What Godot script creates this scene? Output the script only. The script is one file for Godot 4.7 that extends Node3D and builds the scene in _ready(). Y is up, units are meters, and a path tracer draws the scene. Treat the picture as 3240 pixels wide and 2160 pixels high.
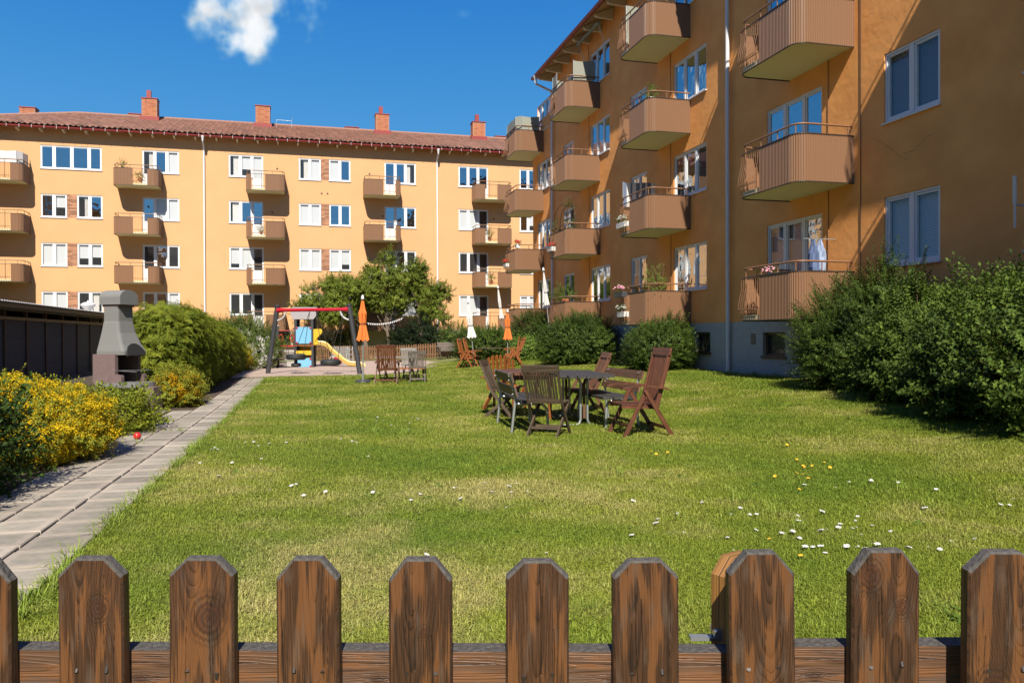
extends Node3D

const TH := 0.254818
const EYE := 1.15
const STOREY := 2.735
var EA := Vector3(-sin(TH), 0, -cos(TH))
var EB := Vector3(cos(TH), 0, -sin(TH))
var PA := Vector3(11.06, 0, 0)
var PB := Vector3(0, 0, -51.76)
var R := RandomNumberGenerator.new()
var M := {}
var taken := {}
var noise := FastNoiseLite.new()

# ---------------------------------------------------------------- mesh builder
class MB:
	var v := PackedVector3Array()
	var n := PackedVector3Array()
	var uv := PackedVector2Array()
	var c := PackedColorArray()
	var idx := PackedInt32Array()
	var col := Color.WHITE
	var off := Vector2.ZERO
	func vert(p: Vector3, nn: Vector3, t: Vector2) -> int:
		v.append(p)
		n.append(nn)
		uv.append(t)
		c.append(col)
		return v.size() - 1
	# corners run counter-clockwise seen from outside
	func quad(a: Vector3, b: Vector3, d: Vector3, e: Vector3, t0 := Vector2.ZERO, t1 := Vector2(1, 1)) -> void:
		var nn := (b - a).cross(e - a)
		if nn.length_squared() < 1e-14:
			nn = (d - b).cross(e - b)
		nn = nn.normalized()
		var i := vert(a, nn, t0)
		vert(b, nn, Vector2(t1.x, t0.y))
		vert(d, nn, t1)
		vert(e, nn, Vector2(t0.x, t1.y))
		idx.append_array(PackedInt32Array([i, i + 2, i + 1, i, i + 3, i + 2]))
	func tri(a: Vector3, b: Vector3, d: Vector3) -> void:
		var nn := (b - a).cross(d - a).normalized()
		var i := vert(a, nn, Vector2.ZERO)
		vert(b, nn, Vector2(1, 0))
		vert(d, nn, Vector2(0, 1))
		idx.append_array(PackedInt32Array([i, i + 2, i + 1]))
	# box from a basis; uv: v runs along the longest side, in metres
	func box(at: Vector3, size: Vector3, b := Basis.IDENTITY) -> void:
		var h := size * 0.5
		var ax := 0
		if size.y >= size.x and size.y >= size.z: ax = 1
		elif size.z >= size.x and size.z >= size.y: ax = 2
		for f in 6:
			var k := f / 2
			var s := 1.0 if f % 2 == 0 else -1.0
			var w := Vector3.ZERO
			w[k] = s
			var ua := (k + 1) % 3
			var va := (k + 2) % 3
			var swap := false
			if ua == ax:
				var t := ua
				ua = va
				va = t
				swap = true
			var du := Vector3.ZERO
			var dv := Vector3.ZERO
			du[ua] = h[ua]
			dv[va] = h[va]
			if swap: du = -du
			if s < 0: du = -du
			var o := Vector3(w.x * h.x, w.y * h.y, w.z * h.z)
			var t0 := off + Vector2(k * 0.37, 0)
			quad(at + b * (o - du - dv), at + b * (o + du - dv), at + b * (o + du + dv), at + b * (o - du + dv), t0, t0 + Vector2(2 * h[ua], 2 * h[va]))
	# board between two points; w across, t thick; up hints the direction of t
	func bar(a: Vector3, e: Vector3, w: float, t: float, up := Vector3.UP) -> void:
		var y := (e - a)
		var l := y.length()
		y = y / l
		var x := y.cross(up)
		if x.length() < 1e-3: x = y.cross(Vector3.RIGHT)
		x = x.normalized()
		var z := x.cross(y).normalized()
		off = off + Vector2(0.173, 0.291)
		box((a + e) * 0.5, Vector3(w, l, t), Basis(x, y, z))
	func tube(pts: Array, r: float, sides := 8, r2 := -1.0, cap := true) -> void:
		if r2 < 0: r2 = r
		var m := pts.size()
		var ring := []
		var px := Vector3.ZERO
		var run := 0.0
		for i in m:
			var p: Vector3 = pts[i]
			var dd: Vector3 = (pts[mini(i + 1, m - 1)] - pts[maxi(i - 1, 0)]).normalized()
			var x := px - dd * px.dot(dd)
			if x.length() < 0.01: x = dd.cross(Vector3.UP if absf(dd.y) < 0.9 else Vector3.RIGHT)
			x = x.normalized()
			px = x
			var z := dd.cross(x)
			var rad := lerpf(r, r2, float(i) / maxf(1, m - 1))
			if i > 0: run += p.distance_to(pts[i - 1])
			var row := []
			for k in sides + 1:
				var an := TAU * k / sides
				var nn := x * cos(an) + z * sin(an)
				row.append(vert(p + nn * rad, nn, Vector2(float(k) / sides, run)))
			ring.append(row)
		for i in m - 1:
			for k in sides:
				var a: int = ring[i][k]
				var b: int = ring[i][k + 1]
				var d: int = ring[i + 1][k + 1]
				var e: int = ring[i + 1][k]
				idx.append_array(PackedInt32Array([a, d, b, a, e, d]))
		if cap:
			for s in [0, m - 1]:
				var dd: Vector3 = (pts[1] - pts[0]).normalized() * -1.0 if s == 0 else (pts[m - 1] - pts[m - 2]).normalized()
				var ci := vert(pts[s], dd, Vector2(0.5, 0.5))
				var first := v.size()
				for k in sides: vert(v[ring[s][k]], dd, Vector2(0.5, 0.5))
				for k in sides:
					var a := first + k
					var b := first + (k + 1) % sides
					if s == 0: idx.append_array(PackedInt32Array([ci, a, b]))
					else: idx.append_array(PackedInt32Array([ci, b, a]))
	# outline of [radius, height] turned round the y axis
	func lathe(prof: Array, sides := 20, o := Vector3.ZERO) -> void:
		var rows := []
		for i in prof.size():
			var p: Vector2 = prof[i]
			var t: Vector2 = prof[mini(i + 1, prof.size() - 1)] - prof[maxi(i - 1, 0)]
			var row := []
			for k in sides + 1:
				var an := TAU * k / sides
				var nn := Vector3(t.y * cos(an), -t.x, t.y * sin(an)).normalized()
				row.append(vert(o + Vector3(p.x * cos(an), p.y, p.x * sin(an)), nn, Vector2(float(k) / sides, p.y)))
			rows.append(row)
		for i in prof.size() - 1:
			for k in sides:
				idx.append_array(PackedInt32Array([rows[i][k], rows[i][k + 1], rows[i + 1][k + 1], rows[i][k], rows[i + 1][k + 1], rows[i + 1][k]]))
	# convex outline in the xy plane pushed out along z (z0 back, z1 front)
	func prism(pts: Array, z0: float, z1: float, b := Transform3D.IDENTITY) -> void:
		var m := pts.size()
		for s in 2:
			var z := z1 if s == 0 else z0
			var nn := (b.basis * Vector3(0, 0, 1 if s == 0 else -1)).normalized()
			var first := v.size()
			for p in pts: vert(b * Vector3(p.x, p.y, z), nn, off + p)
			for k in range(1, m - 1):
				if s == 0: idx.append_array(PackedInt32Array([first, first + k + 1, first + k]))
				else: idx.append_array(PackedInt32Array([first, first + k, first + k + 1]))
		for k in m:
			var p: Vector2 = pts[k]
			var q: Vector2 = pts[(k + 1) % m]
			quad(b * Vector3(p.x, p.y, z1), b * Vector3(p.x, p.y, z0), b * Vector3(q.x, q.y, z0), b * Vector3(q.x, q.y, z1), off + Vector2(0, p.y), off + Vector2(z1 - z0, q.y))
	func mesh() -> ArrayMesh:
		var a := []
		a.resize(Mesh.ARRAY_MAX)
		a[Mesh.ARRAY_VERTEX] = v
		a[Mesh.ARRAY_NORMAL] = n
		a[Mesh.ARRAY_TEX_UV] = uv
		a[Mesh.ARRAY_COLOR] = c
		a[Mesh.ARRAY_INDEX] = idx
		var m := ArrayMesh.new()
		m.add_surface_from_arrays(Mesh.PRIMITIVE_TRIANGLES, a)
		return m

func rr(a: float, b: float) -> float:
	return R.randf_range(a, b)

func lin(r: float, g: float, b: float) -> Color:
	return Color(r, g, b).linear_to_srgb()

func numbered(called: String) -> String:
	if not taken.has(called):
		taken[called] = 0
		return called
	taken[called] += 1
	return "%s_%03d" % [called, taken[called]]

func put(mesh: Mesh, called: String, m: Material, parent: Node3D, at := Transform3D.IDENTITY) -> MeshInstance3D:
	var o := MeshInstance3D.new()
	o.mesh = mesh
	o.material_override = m
	o.transform = at
	o.name = numbered(called) if parent == self else called
	parent.add_child(o, true)
	return o

func part(b: MB, called: String, m: Material, parent: Node3D, at := Transform3D.IDENTITY) -> MeshInstance3D:
	return put(b.mesh(), called, m, parent, at)

func tag(o: Node, label: String, category: String, group := "") -> Node:
	o.set_meta("label", label)
	o.set_meta("category", category)
	if group: o.set_meta("group", group)
	return o

func structure(o: Node) -> Node:
	o.set_meta("kind", "structure")
	return o

func thing(called: String, label: String, category: String, at := Transform3D.IDENTITY, group := "") -> Node3D:
	var o := Node3D.new()
	o.name = numbered(called)
	o.transform = at
	add_child(o)
	tag(o, label, category, group)
	return o

func sub(called: String, parent: Node3D, at := Transform3D.IDENTITY) -> Node3D:
	var o := Node3D.new()
	o.name = called
	o.transform = at
	parent.add_child(o, true)
	return o

func copy_of(o: Node3D, at: Transform3D, label: String, group := "") -> Node3D:
	var d: Node3D = o.duplicate()
	var base := String(o.name)
	var rx := RegEx.create_from_string("_\\d{3}$")
	d.name = numbered(rx.sub(base, ""))
	d.transform = at
	add_child(d)
	d.set_meta("label", label)
	if group: d.set_meta("group", group)
	return d

func smooth01(x: float) -> float:
	x = clampf(x, 0, 1)
	return x * x * (3 - 2 * x)

func ground(x: float, z: float) -> float:
	var d := -z
	var g := -0.0127 * d
	if d > 9: g = -0.0127 * 9 - 0.0127 * (d - 9) * (1 - (d - 9) / 24.0)
	if d > 21: g = -0.0127 * 15
	if d < 0: g = 0.0
	var q := (PA - Vector3(x, 0, z)).dot(EB)
	return g + 0.38 * (1 - smooth01(q / 7.0))

# point on the ground turned by yaw (0 = facing +z, towards the camera)
func stand(x: float, z: float, yaw := 0.0, lift := 0.0) -> Transform3D:
	return Transform3D(Basis(Vector3.UP, deg_to_rad(yaw)), Vector3(x, ground(x, z) + lift, z))

# point at path coordinates: t away from the camera, q across (to the building's side)
func pt(t: float, q: float, y := 0.0) -> Vector3:
	var p := EA * t + EB * q
	return Vector3(p.x, ground(p.x, p.z) + y, p.z)
# ---------------------------------------------------------------- materials
func grey_image(w: int, h: int, f: Callable) -> ImageTexture:
	var data := PackedByteArray()
	data.resize(w * h)
	for y in h:
		for x in w:
			data[y * w + x] = int(clampf(f.call(x, y), 0, 1) * 255.0)
	return ImageTexture.create_from_image(Image.create_from_data(w, h, false, Image.FORMAT_L8, data))

func color_image(w: int, h: int, f: Callable) -> ImageTexture:
	var data := PackedByteArray()
	data.resize(w * h * 3)
	for y in h:
		for x in w:
			var c: Color = f.call(x, y)
			var i := (y * w + x) * 3
			data[i] = int(clampf(c.r, 0, 1) * 255.0)
			data[i + 1] = int(clampf(c.g, 0, 1) * 255.0)
			data[i + 2] = int(clampf(c.b, 0, 1) * 255.0)
	return ImageTexture.create_from_image(Image.create_from_data(w, h, false, Image.FORMAT_RGB8, data))

# seamless noise between two linear colours
func noise_tex(c0: Color, c1: Color, freq: float, size := 512, octaves := 4, cell := false, seed_ := 3, mid := -1.0) -> NoiseTexture2D:
	var f := FastNoiseLite.new()
	f.seed = seed_
	f.noise_type = FastNoiseLite.TYPE_CELLULAR if cell else FastNoiseLite.TYPE_SIMPLEX_SMOOTH
	f.frequency = freq
	f.fractal_octaves = octaves
	if cell: f.cellular_return_type = FastNoiseLite.RETURN_CELL_VALUE
	var t := NoiseTexture2D.new()
	t.width = size
	t.height = size
	t.seamless = true
	t.noise = f
	var g := Gradient.new()
	g.set_color(0, c0)
	g.set_color(1, c1)
	if mid > 0:
		g.add_point(mid, c0.lerp(c1, 0.35))
	t.color_ramp = g
	return t

func bump_tex(freq: float, size := 512, octaves := 4, cell := false, seed_ := 5) -> NoiseTexture2D:
	var t := noise_tex(Color.BLACK, Color.WHITE, freq, size, octaves, cell, seed_)
	if cell: (t.noise as FastNoiseLite).cellular_return_type = FastNoiseLite.RETURN_DISTANCE
	return t

func plain(called: String, c: Color, rough := 0.8, metal := 0.0) -> StandardMaterial3D:
	var m := StandardMaterial3D.new()
	m.resource_name = called
	m.albedo_color = c
	m.roughness = rough
	m.metallic = metal
	m.vertex_color_use_as_albedo = true
	M[called] = m
	return m

func world_tex(m: StandardMaterial3D, t: Texture2D, per_metre: float, bump: Texture2D = null, depth := 1.0) -> StandardMaterial3D:
	m.albedo_texture = t
	m.uv1_triplanar = true
	m.uv1_world_triplanar = true
	m.uv1_scale = Vector3.ONE * per_metre
	if bump:
		m.heightmap_enabled = true
		m.heightmap_texture = bump
		m.heightmap_scale = depth
	return m

func leafy(called: String, c: Color, rough := 0.5, back := Color(0.25, 0.4, 0.05)) -> StandardMaterial3D:
	var m := plain(called, c, rough)
	m.backlight_enabled = true
	m.backlight = back
	m.metallic_specular = 0.28
	return m

func make_materials() -> void:
	var wgt := lin(0.86, 0.86, 0.86)
	# grained timber: a grey grain that the board colour tints; streaks run along v
	var wn := FastNoiseLite.new()
	wn.seed = 11
	wn.fractal_octaves = 3
	wn.frequency = 1.0
	var streak := func(x: int, y: int) -> float:
		var a := TAU * x / 256.0
		var b := TAU * y / 256.0
		var s := wn.get_noise_3d(cos(a) * 7.0, sin(a) * 7.0, cos(b) * 0.35 + 3.0 * sin(b) * 0.12)
		var s2 := wn.get_noise_3d(cos(a) * 2.0 + 9.0, sin(a) * 2.0, cos(b) * 0.6)
		return 0.72 + 0.42 * s + 0.25 * s2
	var grain := grey_image(256, 256, streak)
	var wood := func(called: String, c: Color, rough: float) -> void:
		var m := plain(called, c, rough)
		m.albedo_texture = grain
		m.uv1_scale = Vector3(6, 1.3, 1)
		m.heightmap_enabled = true
		m.heightmap_texture = grain
		m.heightmap_scale = 0.15
	wood.call("teak_grey", lin(0.2160, 0.1872, 0.1584), 0.75)
	wood.call("teak_dark", lin(0.1224, 0.0864, 0.0540), 0.6)
	wood.call("teak_red", lin(0.185, 0.068, 0.034), 0.42)
	wood.call("teak_brown", lin(0.1872, 0.0792, 0.0360), 0.5)
	wood.call("teak_orange", lin(0.3960, 0.1224, 0.0252), 0.45)
	wood.call("plank_black", lin(0.0612, 0.0590, 0.0576), 0.7)
	wood.call("plank_brown", lin(0.20, 0.105, 0.048), 0.6)
	wood.call("plank_silver", lin(0.3024, 0.2880, 0.2592), 0.8)
	wood.call("fence_brown", lin(0.1872, 0.0936, 0.0432), 0.75)
	wood.call("fresh_wood", lin(0.3960, 0.1944, 0.0504), 0.55)
	wood.call("fence_pale", lin(0.30, 0.155, 0.07), 0.8)
	plain("galvanised", lin(0.42, 0.46, 0.46), 0.42, 0.75)
	plain("steel_bolt", lin(0.6, 0.6, 0.6), 0.3, 0.9)
	plain("white_paint", lin(0.6240, 0.6240, 0.6162), 0.45)
	plain("white_pipe", lin(0.5772, 0.5928, 0.6084), 0.4)
	plain("window_paint", lin(0.6084, 0.6240, 0.6396), 0.4)
	plain("red_metal", lin(0.2178, 0.0264, 0.0231), 0.5)
	plain("play_red", lin(0.3630, 0.0099, 0.0198), 0.35)
	plain("play_blue", lin(0.1452, 0.3630, 0.5610), 0.4)
	plain("play_yellow", lin(0.5280, 0.3432, 0.0198), 0.4)
	plain("slide_yellow", lin(0.5478, 0.3960, 0.1056), 0.35)
	plain("play_green", lin(0.0792, 0.3630, 0.0924), 0.4)
	plain("play_grey", lin(0.3630, 0.3696, 0.3630), 0.5)
	plain("roof_grey", lin(0.2772, 0.2640, 0.2772), 0.55)
	plain("post_black", lin(0.035, 0.037, 0.042), 0.45)
	plain("rubber", lin(0.018, 0.022, 0.022), 0.65)
	plain("black_metal", lin(0.02, 0.02, 0.02), 0.5)
	plain("brown_metal", lin(0.195, 0.105, 0.056), 0.42)
	plain("brown_rail", lin(0.20, 0.10, 0.05), 0.45)
	plain("dark_trim", lin(0.03, 0.022, 0.018), 0.5)
	plain("orange_cloth", lin(0.5610, 0.1452, 0.0231), 0.85)
	plain("white_cloth", lin(0.5280, 0.5214, 0.5082), 0.85)
	plain("screen_cloth", lin(0.2244, 0.2376, 0.1980), 0.9)
	plain("blind", lin(0.4356, 0.4686, 0.4884), 0.8)
	plain("blind_dark", lin(0.20, 0.23, 0.27), 0.6)
	plain("curtain", lin(0.62, 0.62, 0.60), 0.9)
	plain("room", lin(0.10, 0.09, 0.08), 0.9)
	plain("brown_frame", lin(0.09, 0.05, 0.035), 0.5)
	plain("dark_glass", lin(0.02, 0.025, 0.03), 0.05)
	plain("cream_soffit", lin(0.56, 0.53, 0.34), 0.85)
	plain("plant_pot", lin(0.42, 0.14, 0.06), 0.8)
	plain("rafter", lin(0.62, 0.56, 0.46), 0.8)
	plain("soffit", lin(0.40, 0.27, 0.16), 0.85)
	plain("stem", lin(0.10, 0.06, 0.035), 0.9)
	plain("mortar", lin(0.2772, 0.2244, 0.1782), 0.95)
	plain("brick", lin(0.4092, 0.1584, 0.0792), 0.9)
	plain("ball_red", lin(0.4950, 0.0198, 0.0165), 0.35)
	plain("petal_white", lin(0.5610, 0.5610, 0.5412), 0.8)
	plain("petal_yellow", lin(0.5610, 0.3432, 0.0132), 0.8)
	plain("stalk", lin(0.08, 0.13, 0.035), 0.8)
	plain("petal_red", lin(0.65, 0.02, 0.02), 0.7)
	plain("petal_pink", lin(0.75, 0.35, 0.45), 0.7)
	plain("flag_white", lin(0.5280, 0.5280, 0.5280), 0.8)
	# glazing: panes that mirror the sky, and clear panes
	var g := plain("mirror_pane", lin(0.40, 0.44, 0.47), 0.03, 1.0)
	g.vertex_color_use_as_albedo = false
	# old panes are never quite flat
	var wave := bump_tex(0.012, 256, 2, false, 71)
	wave.as_normal_map = true
	wave.bump_strength = 6.0
	g.normal_enabled = true
	g.normal_texture = wave
	g.normal_scale = 0.10
	g.uv1_triplanar = true
	g.uv1_world_triplanar = true
	g.uv1_scale = Vector3.ONE * 0.7
	g = plain("clear_pane", Color(0.8, 0.85, 0.9, 0.04), 0.02)
	g.vertex_color_use_as_albedo = false
	g.transparency = BaseMaterial3D.TRANSPARENCY_ALPHA
	g.metallic_specular = 0.7
	# render
	var st := bump_tex(0.05, 512, 5, false, 8)
	world_tex(plain("stucco_yellow", lin(0.93, 0.93, 0.93), 0.92), noise_tex(lin(0.54, 0.315, 0.150), lin(0.59, 0.345, 0.166), 0.010, 512, 4, false, 21), 0.12, st, 0.4)
	world_tex(plain("stucco_orange", lin(0.93, 0.93, 0.93), 0.92), noise_tex(lin(0.72, 0.30, 0.078), lin(0.90, 0.41, 0.122), 0.011, 512, 5, false, 23), 0.16, st, 0.5)
	world_tex(plain("plinth_grey", lin(0.9, 0.9, 0.9), 0.95), noise_tex(lin(0.36, 0.36, 0.34), lin(0.44, 0.44, 0.41), 0.02, 512, 5, false, 25), 0.5, bump_tex(0.08, 512, 3, false, 6), 1.2)
	world_tex(plain("plinth_cream", lin(0.9, 0.9, 0.9), 0.95), noise_tex(lin(0.38, 0.32, 0.22), lin(0.44, 0.38, 0.26), 0.02, 512, 4, false, 26), 0.3, st, 0.5)
	# concrete slab, gravel, soil, pebbledash, grill stone
	var speck := bump_tex(0.25, 512, 2, false, 9)
	var slab := plain("slab", lin(0.95, 0.95, 0.95), 0.95)
	var sn := FastNoiseLite.new()
	sn.seed = 31
	sn.fractal_octaves = 4
	sn.frequency = 1.0
	slab.albedo_texture = color_image(192, 192, func(x: int, y: int) -> Color:
		var u := x / 192.0
		var v := y / 192.0
		var e := minf(minf(u, 1 - u), minf(v, 1 - v))
		var n1 := sn.get_noise_2d(u * 4.0, v * 4.0)
		var n2 := sn.get_noise_2d(u * 30.0, v * 30.0)
		var moss := smooth01((e - 0.11 + n1 * 0.13) / 0.07) * (0.55 + 0.45 * sn.get_noise_2d(u * 2.0 + 8, v * 2.0))
		var c := Color(0.30, 0.262, 0.212).lerp(Color(0.185, 0.178, 0.143), clampf(moss, 0, 1)) * (1.0 + n1 * 0.12 + n2 * 0.16)
		return c.linear_to_srgb())
	world_tex(plain("stone_slab", lin(0.95, 0.95, 0.95), 0.95), noise_tex(lin(0.20, 0.185, 0.16), lin(0.32, 0.285, 0.235), 0.012, 512, 5, false, 31), 0.7, speck, 0.12)
	world_tex(plain("gravel", lin(0.95, 0.95, 0.95), 0.98), noise_tex(lin(0.30, 0.225, 0.18), lin(0.46, 0.36, 0.30), 0.06, 512, 5, false, 33), 0.5, bump_tex(0.3, 512, 2, true, 10), 1.5)
	world_tex(plain("soil", lin(0.9, 0.9, 0.9), 1.0), noise_tex(lin(0.05, 0.035, 0.022), lin(0.12, 0.085, 0.055), 0.05, 512, 4, false, 35), 0.6, speck, 2.0)
	world_tex(plain("turf", lin(0.95, 0.95, 0.95), 1.0), noise_tex(lin(0.10, 0.12, 0.022), lin(0.22, 0.215, 0.06), 0.03, 512, 5, false, 37), 0.45, speck, 2.0)
	world_tex(plain("pebbledash", lin(0.95, 0.95, 0.95), 0.95), noise_tex(lin(0.035, 0.032, 0.03), lin(0.17, 0.155, 0.14), 0.12, 512, 2, true, 39), 1.2, bump_tex(0.12, 512, 2, true, 40), 2.0)
	world_tex(plain("grill_concrete", lin(0.95, 0.95, 0.95), 0.95), noise_tex(lin(0.13, 0.135, 0.132), lin(0.21, 0.215, 0.21), 0.1, 512, 4, false, 41), 1.5, bump_tex(0.2, 512, 3, false, 42), 0.8)
	world_tex(plain("grill_stone", lin(0.95, 0.95, 0.95), 0.9), noise_tex(lin(0.07, 0.042, 0.042), lin(0.24, 0.18, 0.175), 0.2, 512, 3, true, 43), 1.6, speck, 0.3)
	world_tex(plain("bark", lin(0.95, 0.95, 0.95), 0.95), noise_tex(lin(0.10, 0.075, 0.055), lin(0.26, 0.21, 0.17), 0.05, 256, 4, false, 44), 2.5, speck, 2.0)
	world_tex(plain("roof_sheet", lin(0.9, 0.9, 0.9), 0.7), noise_tex(lin(0.42, 0.42, 0.42), lin(0.6, 0.6, 0.6), 0.03, 256, 3, false, 45), 0.6)
	plain("tile_clay", lin(0.25, 0.135, 0.098), 0.85)
	# leaves: colour comes from each copy
	for k in [["leaf", 0.55, 0.4], ["leaf_gloss", 0.38, 0.25], ["blossom", 0.8, 0.3]]:
		leafy(k[0], Color.WHITE, k[1], lin(k[2], k[2], k[2] * 0.4))
	var gr := leafy("blade", Color.WHITE, 0.55, lin(0.35, 0.4, 0.12))
# ---------------------------------------------------------------- camera, sky, sun
# the way sunlight travels: from behind the camera, 44 degrees down
func sun_travel() -> Vector3:
	return EA * 1.25 + EB * 0.275 + Vector3.DOWN * 1.26

func make_sky() -> ImageTexture:
	var w := 4096
	var h := 2048
	var im := Image.create(w, h, false, Image.FORMAT_RGB8)
	var zen := lin(0.011, 0.070, 0.28)
	var mid := lin(0.0175, 0.128, 0.355)
	var low := lin(0.150, 0.335, 0.475)
	var row_color := func(y: int) -> Color:
		var el := (0.5 - (y + 0.5) / h) * 180.0
		if el < 0: return lin(0.09, 0.095, 0.06)
		var a := clampf(el / 24.0, 0, 1)
		var c := low.lerp(mid, pow(a, 0.75))
		return c.lerp(zen, smooth01((el - 12.0) / 50.0))
	for y in h:
		im.fill_rect(Rect2i(0, y, w, 1), row_color.call(y))
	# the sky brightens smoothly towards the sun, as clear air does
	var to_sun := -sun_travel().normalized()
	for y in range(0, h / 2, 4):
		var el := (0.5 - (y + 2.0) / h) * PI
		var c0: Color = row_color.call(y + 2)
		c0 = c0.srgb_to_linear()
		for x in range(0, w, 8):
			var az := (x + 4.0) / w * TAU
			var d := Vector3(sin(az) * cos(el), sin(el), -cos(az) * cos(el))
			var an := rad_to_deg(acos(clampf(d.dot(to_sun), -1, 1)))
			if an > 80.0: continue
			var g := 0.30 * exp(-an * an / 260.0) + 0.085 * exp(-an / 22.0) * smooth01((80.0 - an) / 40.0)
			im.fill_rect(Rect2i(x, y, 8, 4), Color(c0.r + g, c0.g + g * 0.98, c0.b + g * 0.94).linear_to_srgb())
	var f := FastNoiseLite.new()
	f.seed = 77
	f.noise_type = FastNoiseLite.TYPE_SIMPLEX_SMOOTH
	f.fractal_octaves = 5
	f.fractal_gain = 0.55
	f.frequency = 0.017
	# small fair-weather clouds, [azimuth from straight ahead, elevation, half width, half height] in degrees
	for cl in [[-18.2, 22.3, 4.6, 3.6], [-17.4, 20.2, 2.6, 2.0], [-20.5, 22.0, 1.6, 1.6], [-47.0, 19.0, 5.0, 2.2], [58.0, 17.0, 6.0, 2.6], [104.0, 26.0, 6.0, 3.0], [-98.0, 24.0, 7.0, 3.0], [-150.0, 18.0, 6.0, 2.4], [150.0, 30.0, 5.0, 3.0], [-3.5, 22.0, 1.0, 0.5]]:
		var cx: float = cl[0] / 360.0 * w
		var cy: float = (0.5 - cl[1] / 180.0) * h
		var rx: float = cl[2] / 360.0 * w
		var ry: float = cl[3] / 180.0 * h
		var faint: float = 0.12 if cl[2] <= 1.0 else 1.0
		for y in range(int(cy - ry * 1.5), int(cy + ry * 1.5)):
			for x in range(int(cx - rx * 1.5), int(cx + rx * 1.5)):
				var dx := (x - cx) / rx
				var dy := (y - cy) / ry
				var rd := dx * dx + dy * dy
				if rd > 2.2: continue
				var n1 := f.get_noise_2d(x, y)
				var n2 := f.get_noise_2d(x * 2.6 + 400, y * 2.6)
				var dens := 0.74 - 0.74 * sqrt(rd) + n1 * 0.62 + n2 * 0.16
				var a := smooth01(dens / 0.62) * faint
				if a <= 0.003: continue
				var lit := clampf(0.88 + dens * 0.2 - n2 * 0.16, 0, 1)
				var xx := posmod(x, w)
				im.set_pixel(xx, y, im.get_pixel(xx, y).lerp(Color(lit * 0.765, lit * 0.768, lit * 0.772), a * 0.93))
	return ImageTexture.create_from_image(im)

func _ready() -> void:
	R.seed = 4711
	noise.seed = 5
	noise.noise_type = FastNoiseLite.TYPE_SIMPLEX_SMOOTH
	noise.frequency = 1.0
	noise.fractal_octaves = 3
	var cam := Camera3D.new()
	cam.name = "camera"
	cam.fov = rad_to_deg(2.0 * atan(1080.0 / 2520.0))
	cam.near = 0.05
	cam.far = 600.0
	cam.position = Vector3(0, EYE, 0)
	cam.rotation_degrees = Vector3(-0.38, 0, -0.22)
	add_child(cam)
	cam.current = true
	var env := Environment.new()
	env.background_mode = Environment.BG_SKY
	var sky := Sky.new()
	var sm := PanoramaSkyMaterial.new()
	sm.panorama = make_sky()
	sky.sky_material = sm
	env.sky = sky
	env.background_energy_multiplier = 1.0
	env.tonemap_mode = Environment.TONE_MAPPER_LINEAR
	env.tonemap_exposure = 1.8
	env.sdfgi_enabled = true
	env.ssao_enabled = true
	env.ssil_enabled = true
	var we := WorldEnvironment.new()
	we.name = "world_environment"
	we.environment = env
	add_child(we)
	var sun := DirectionalLight3D.new()
	sun.name = "sun"
	sun.light_color = Color(1.0, 0.955, 0.89)
	sun.light_energy = 1.6
	sun.light_angular_distance = 0.5
	sun.shadow_enabled = true
	add_child(sun)
	sun.look_at_from_position(Vector3.ZERO, sun_travel().normalized(), Vector3.UP)
	make_materials()
	print("materials")
	build_ground()
	build_house_b()
	build_house_a()
	build_court()
	print("houses")
	build_left()
	build_playground()
	build_furniture()
	print("objects")
	build_plants()
	print("plants")
	build_balcony_things()
	build_near_fence()
	build_flowers()
	build_grass()
	print("grass")
# ---------------------------------------------------------------- buildings
# Every facade is built in its own axes: x to the right along the wall, y up, z outwards.
var room_mesh: ArrayMesh

func wall_with_holes(b: MB, x0: float, x1: float, y0: float, y1: float, holes: Array, depth := 0.11) -> void:
	var xs := [x0, x1]
	var ys := [y0, y1]
	for h in holes:
		for k in 2:
			if h[k] > x0 and h[k] < x1: xs.append(h[k])
			if h[k + 2] > y0 and h[k + 2] < y1: ys.append(h[k + 2])
	xs.sort()
	ys.sort()
	for j in ys.size() - 1:
		if ys[j + 1] - ys[j] < 0.001: continue
		var run := -1.0
		for i in xs.size() - 1:
			var cx: float = (xs[i] + xs[i + 1]) * 0.5
			var cy: float = (ys[j] + ys[j + 1]) * 0.5
			var solid := true
			for h in holes:
				if cx > h[0] and cx < h[1] and cy > h[2] and cy < h[3]: solid = false
			if solid and xs[i + 1] - xs[i] > 0.0005:
				b.quad(Vector3(xs[i], ys[j], 0), Vector3(xs[i + 1], ys[j], 0), Vector3(xs[i + 1], ys[j + 1], 0), Vector3(xs[i], ys[j + 1], 0))
	for h in holes:
		var a: float = h[0]
		var c: float = h[1]
		var e: float = maxf(h[2], y0)
		var t: float = minf(h[3], y1)
		if t <= e: continue
		var z := -depth
		var sd: String = h[4] if h.size() > 4 else "lrtb"
		if "l" in sd: b.quad(Vector3(a, e, 0), Vector3(a, t, 0), Vector3(a, t, z), Vector3(a, e, z))
		if "r" in sd: b.quad(Vector3(c, e, z), Vector3(c, t, z), Vector3(c, t, 0), Vector3(c, e, 0))
		if "t" in sd and h[3] <= y1: b.quad(Vector3(a, t, 0), Vector3(c, t, 0), Vector3(c, t, z), Vector3(a, t, z))
		if "b" in sd and h[2] >= y0: b.quad(Vector3(a, e, z), Vector3(c, e, z), Vector3(c, e, 0), Vector3(a, e, 0))

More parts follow.
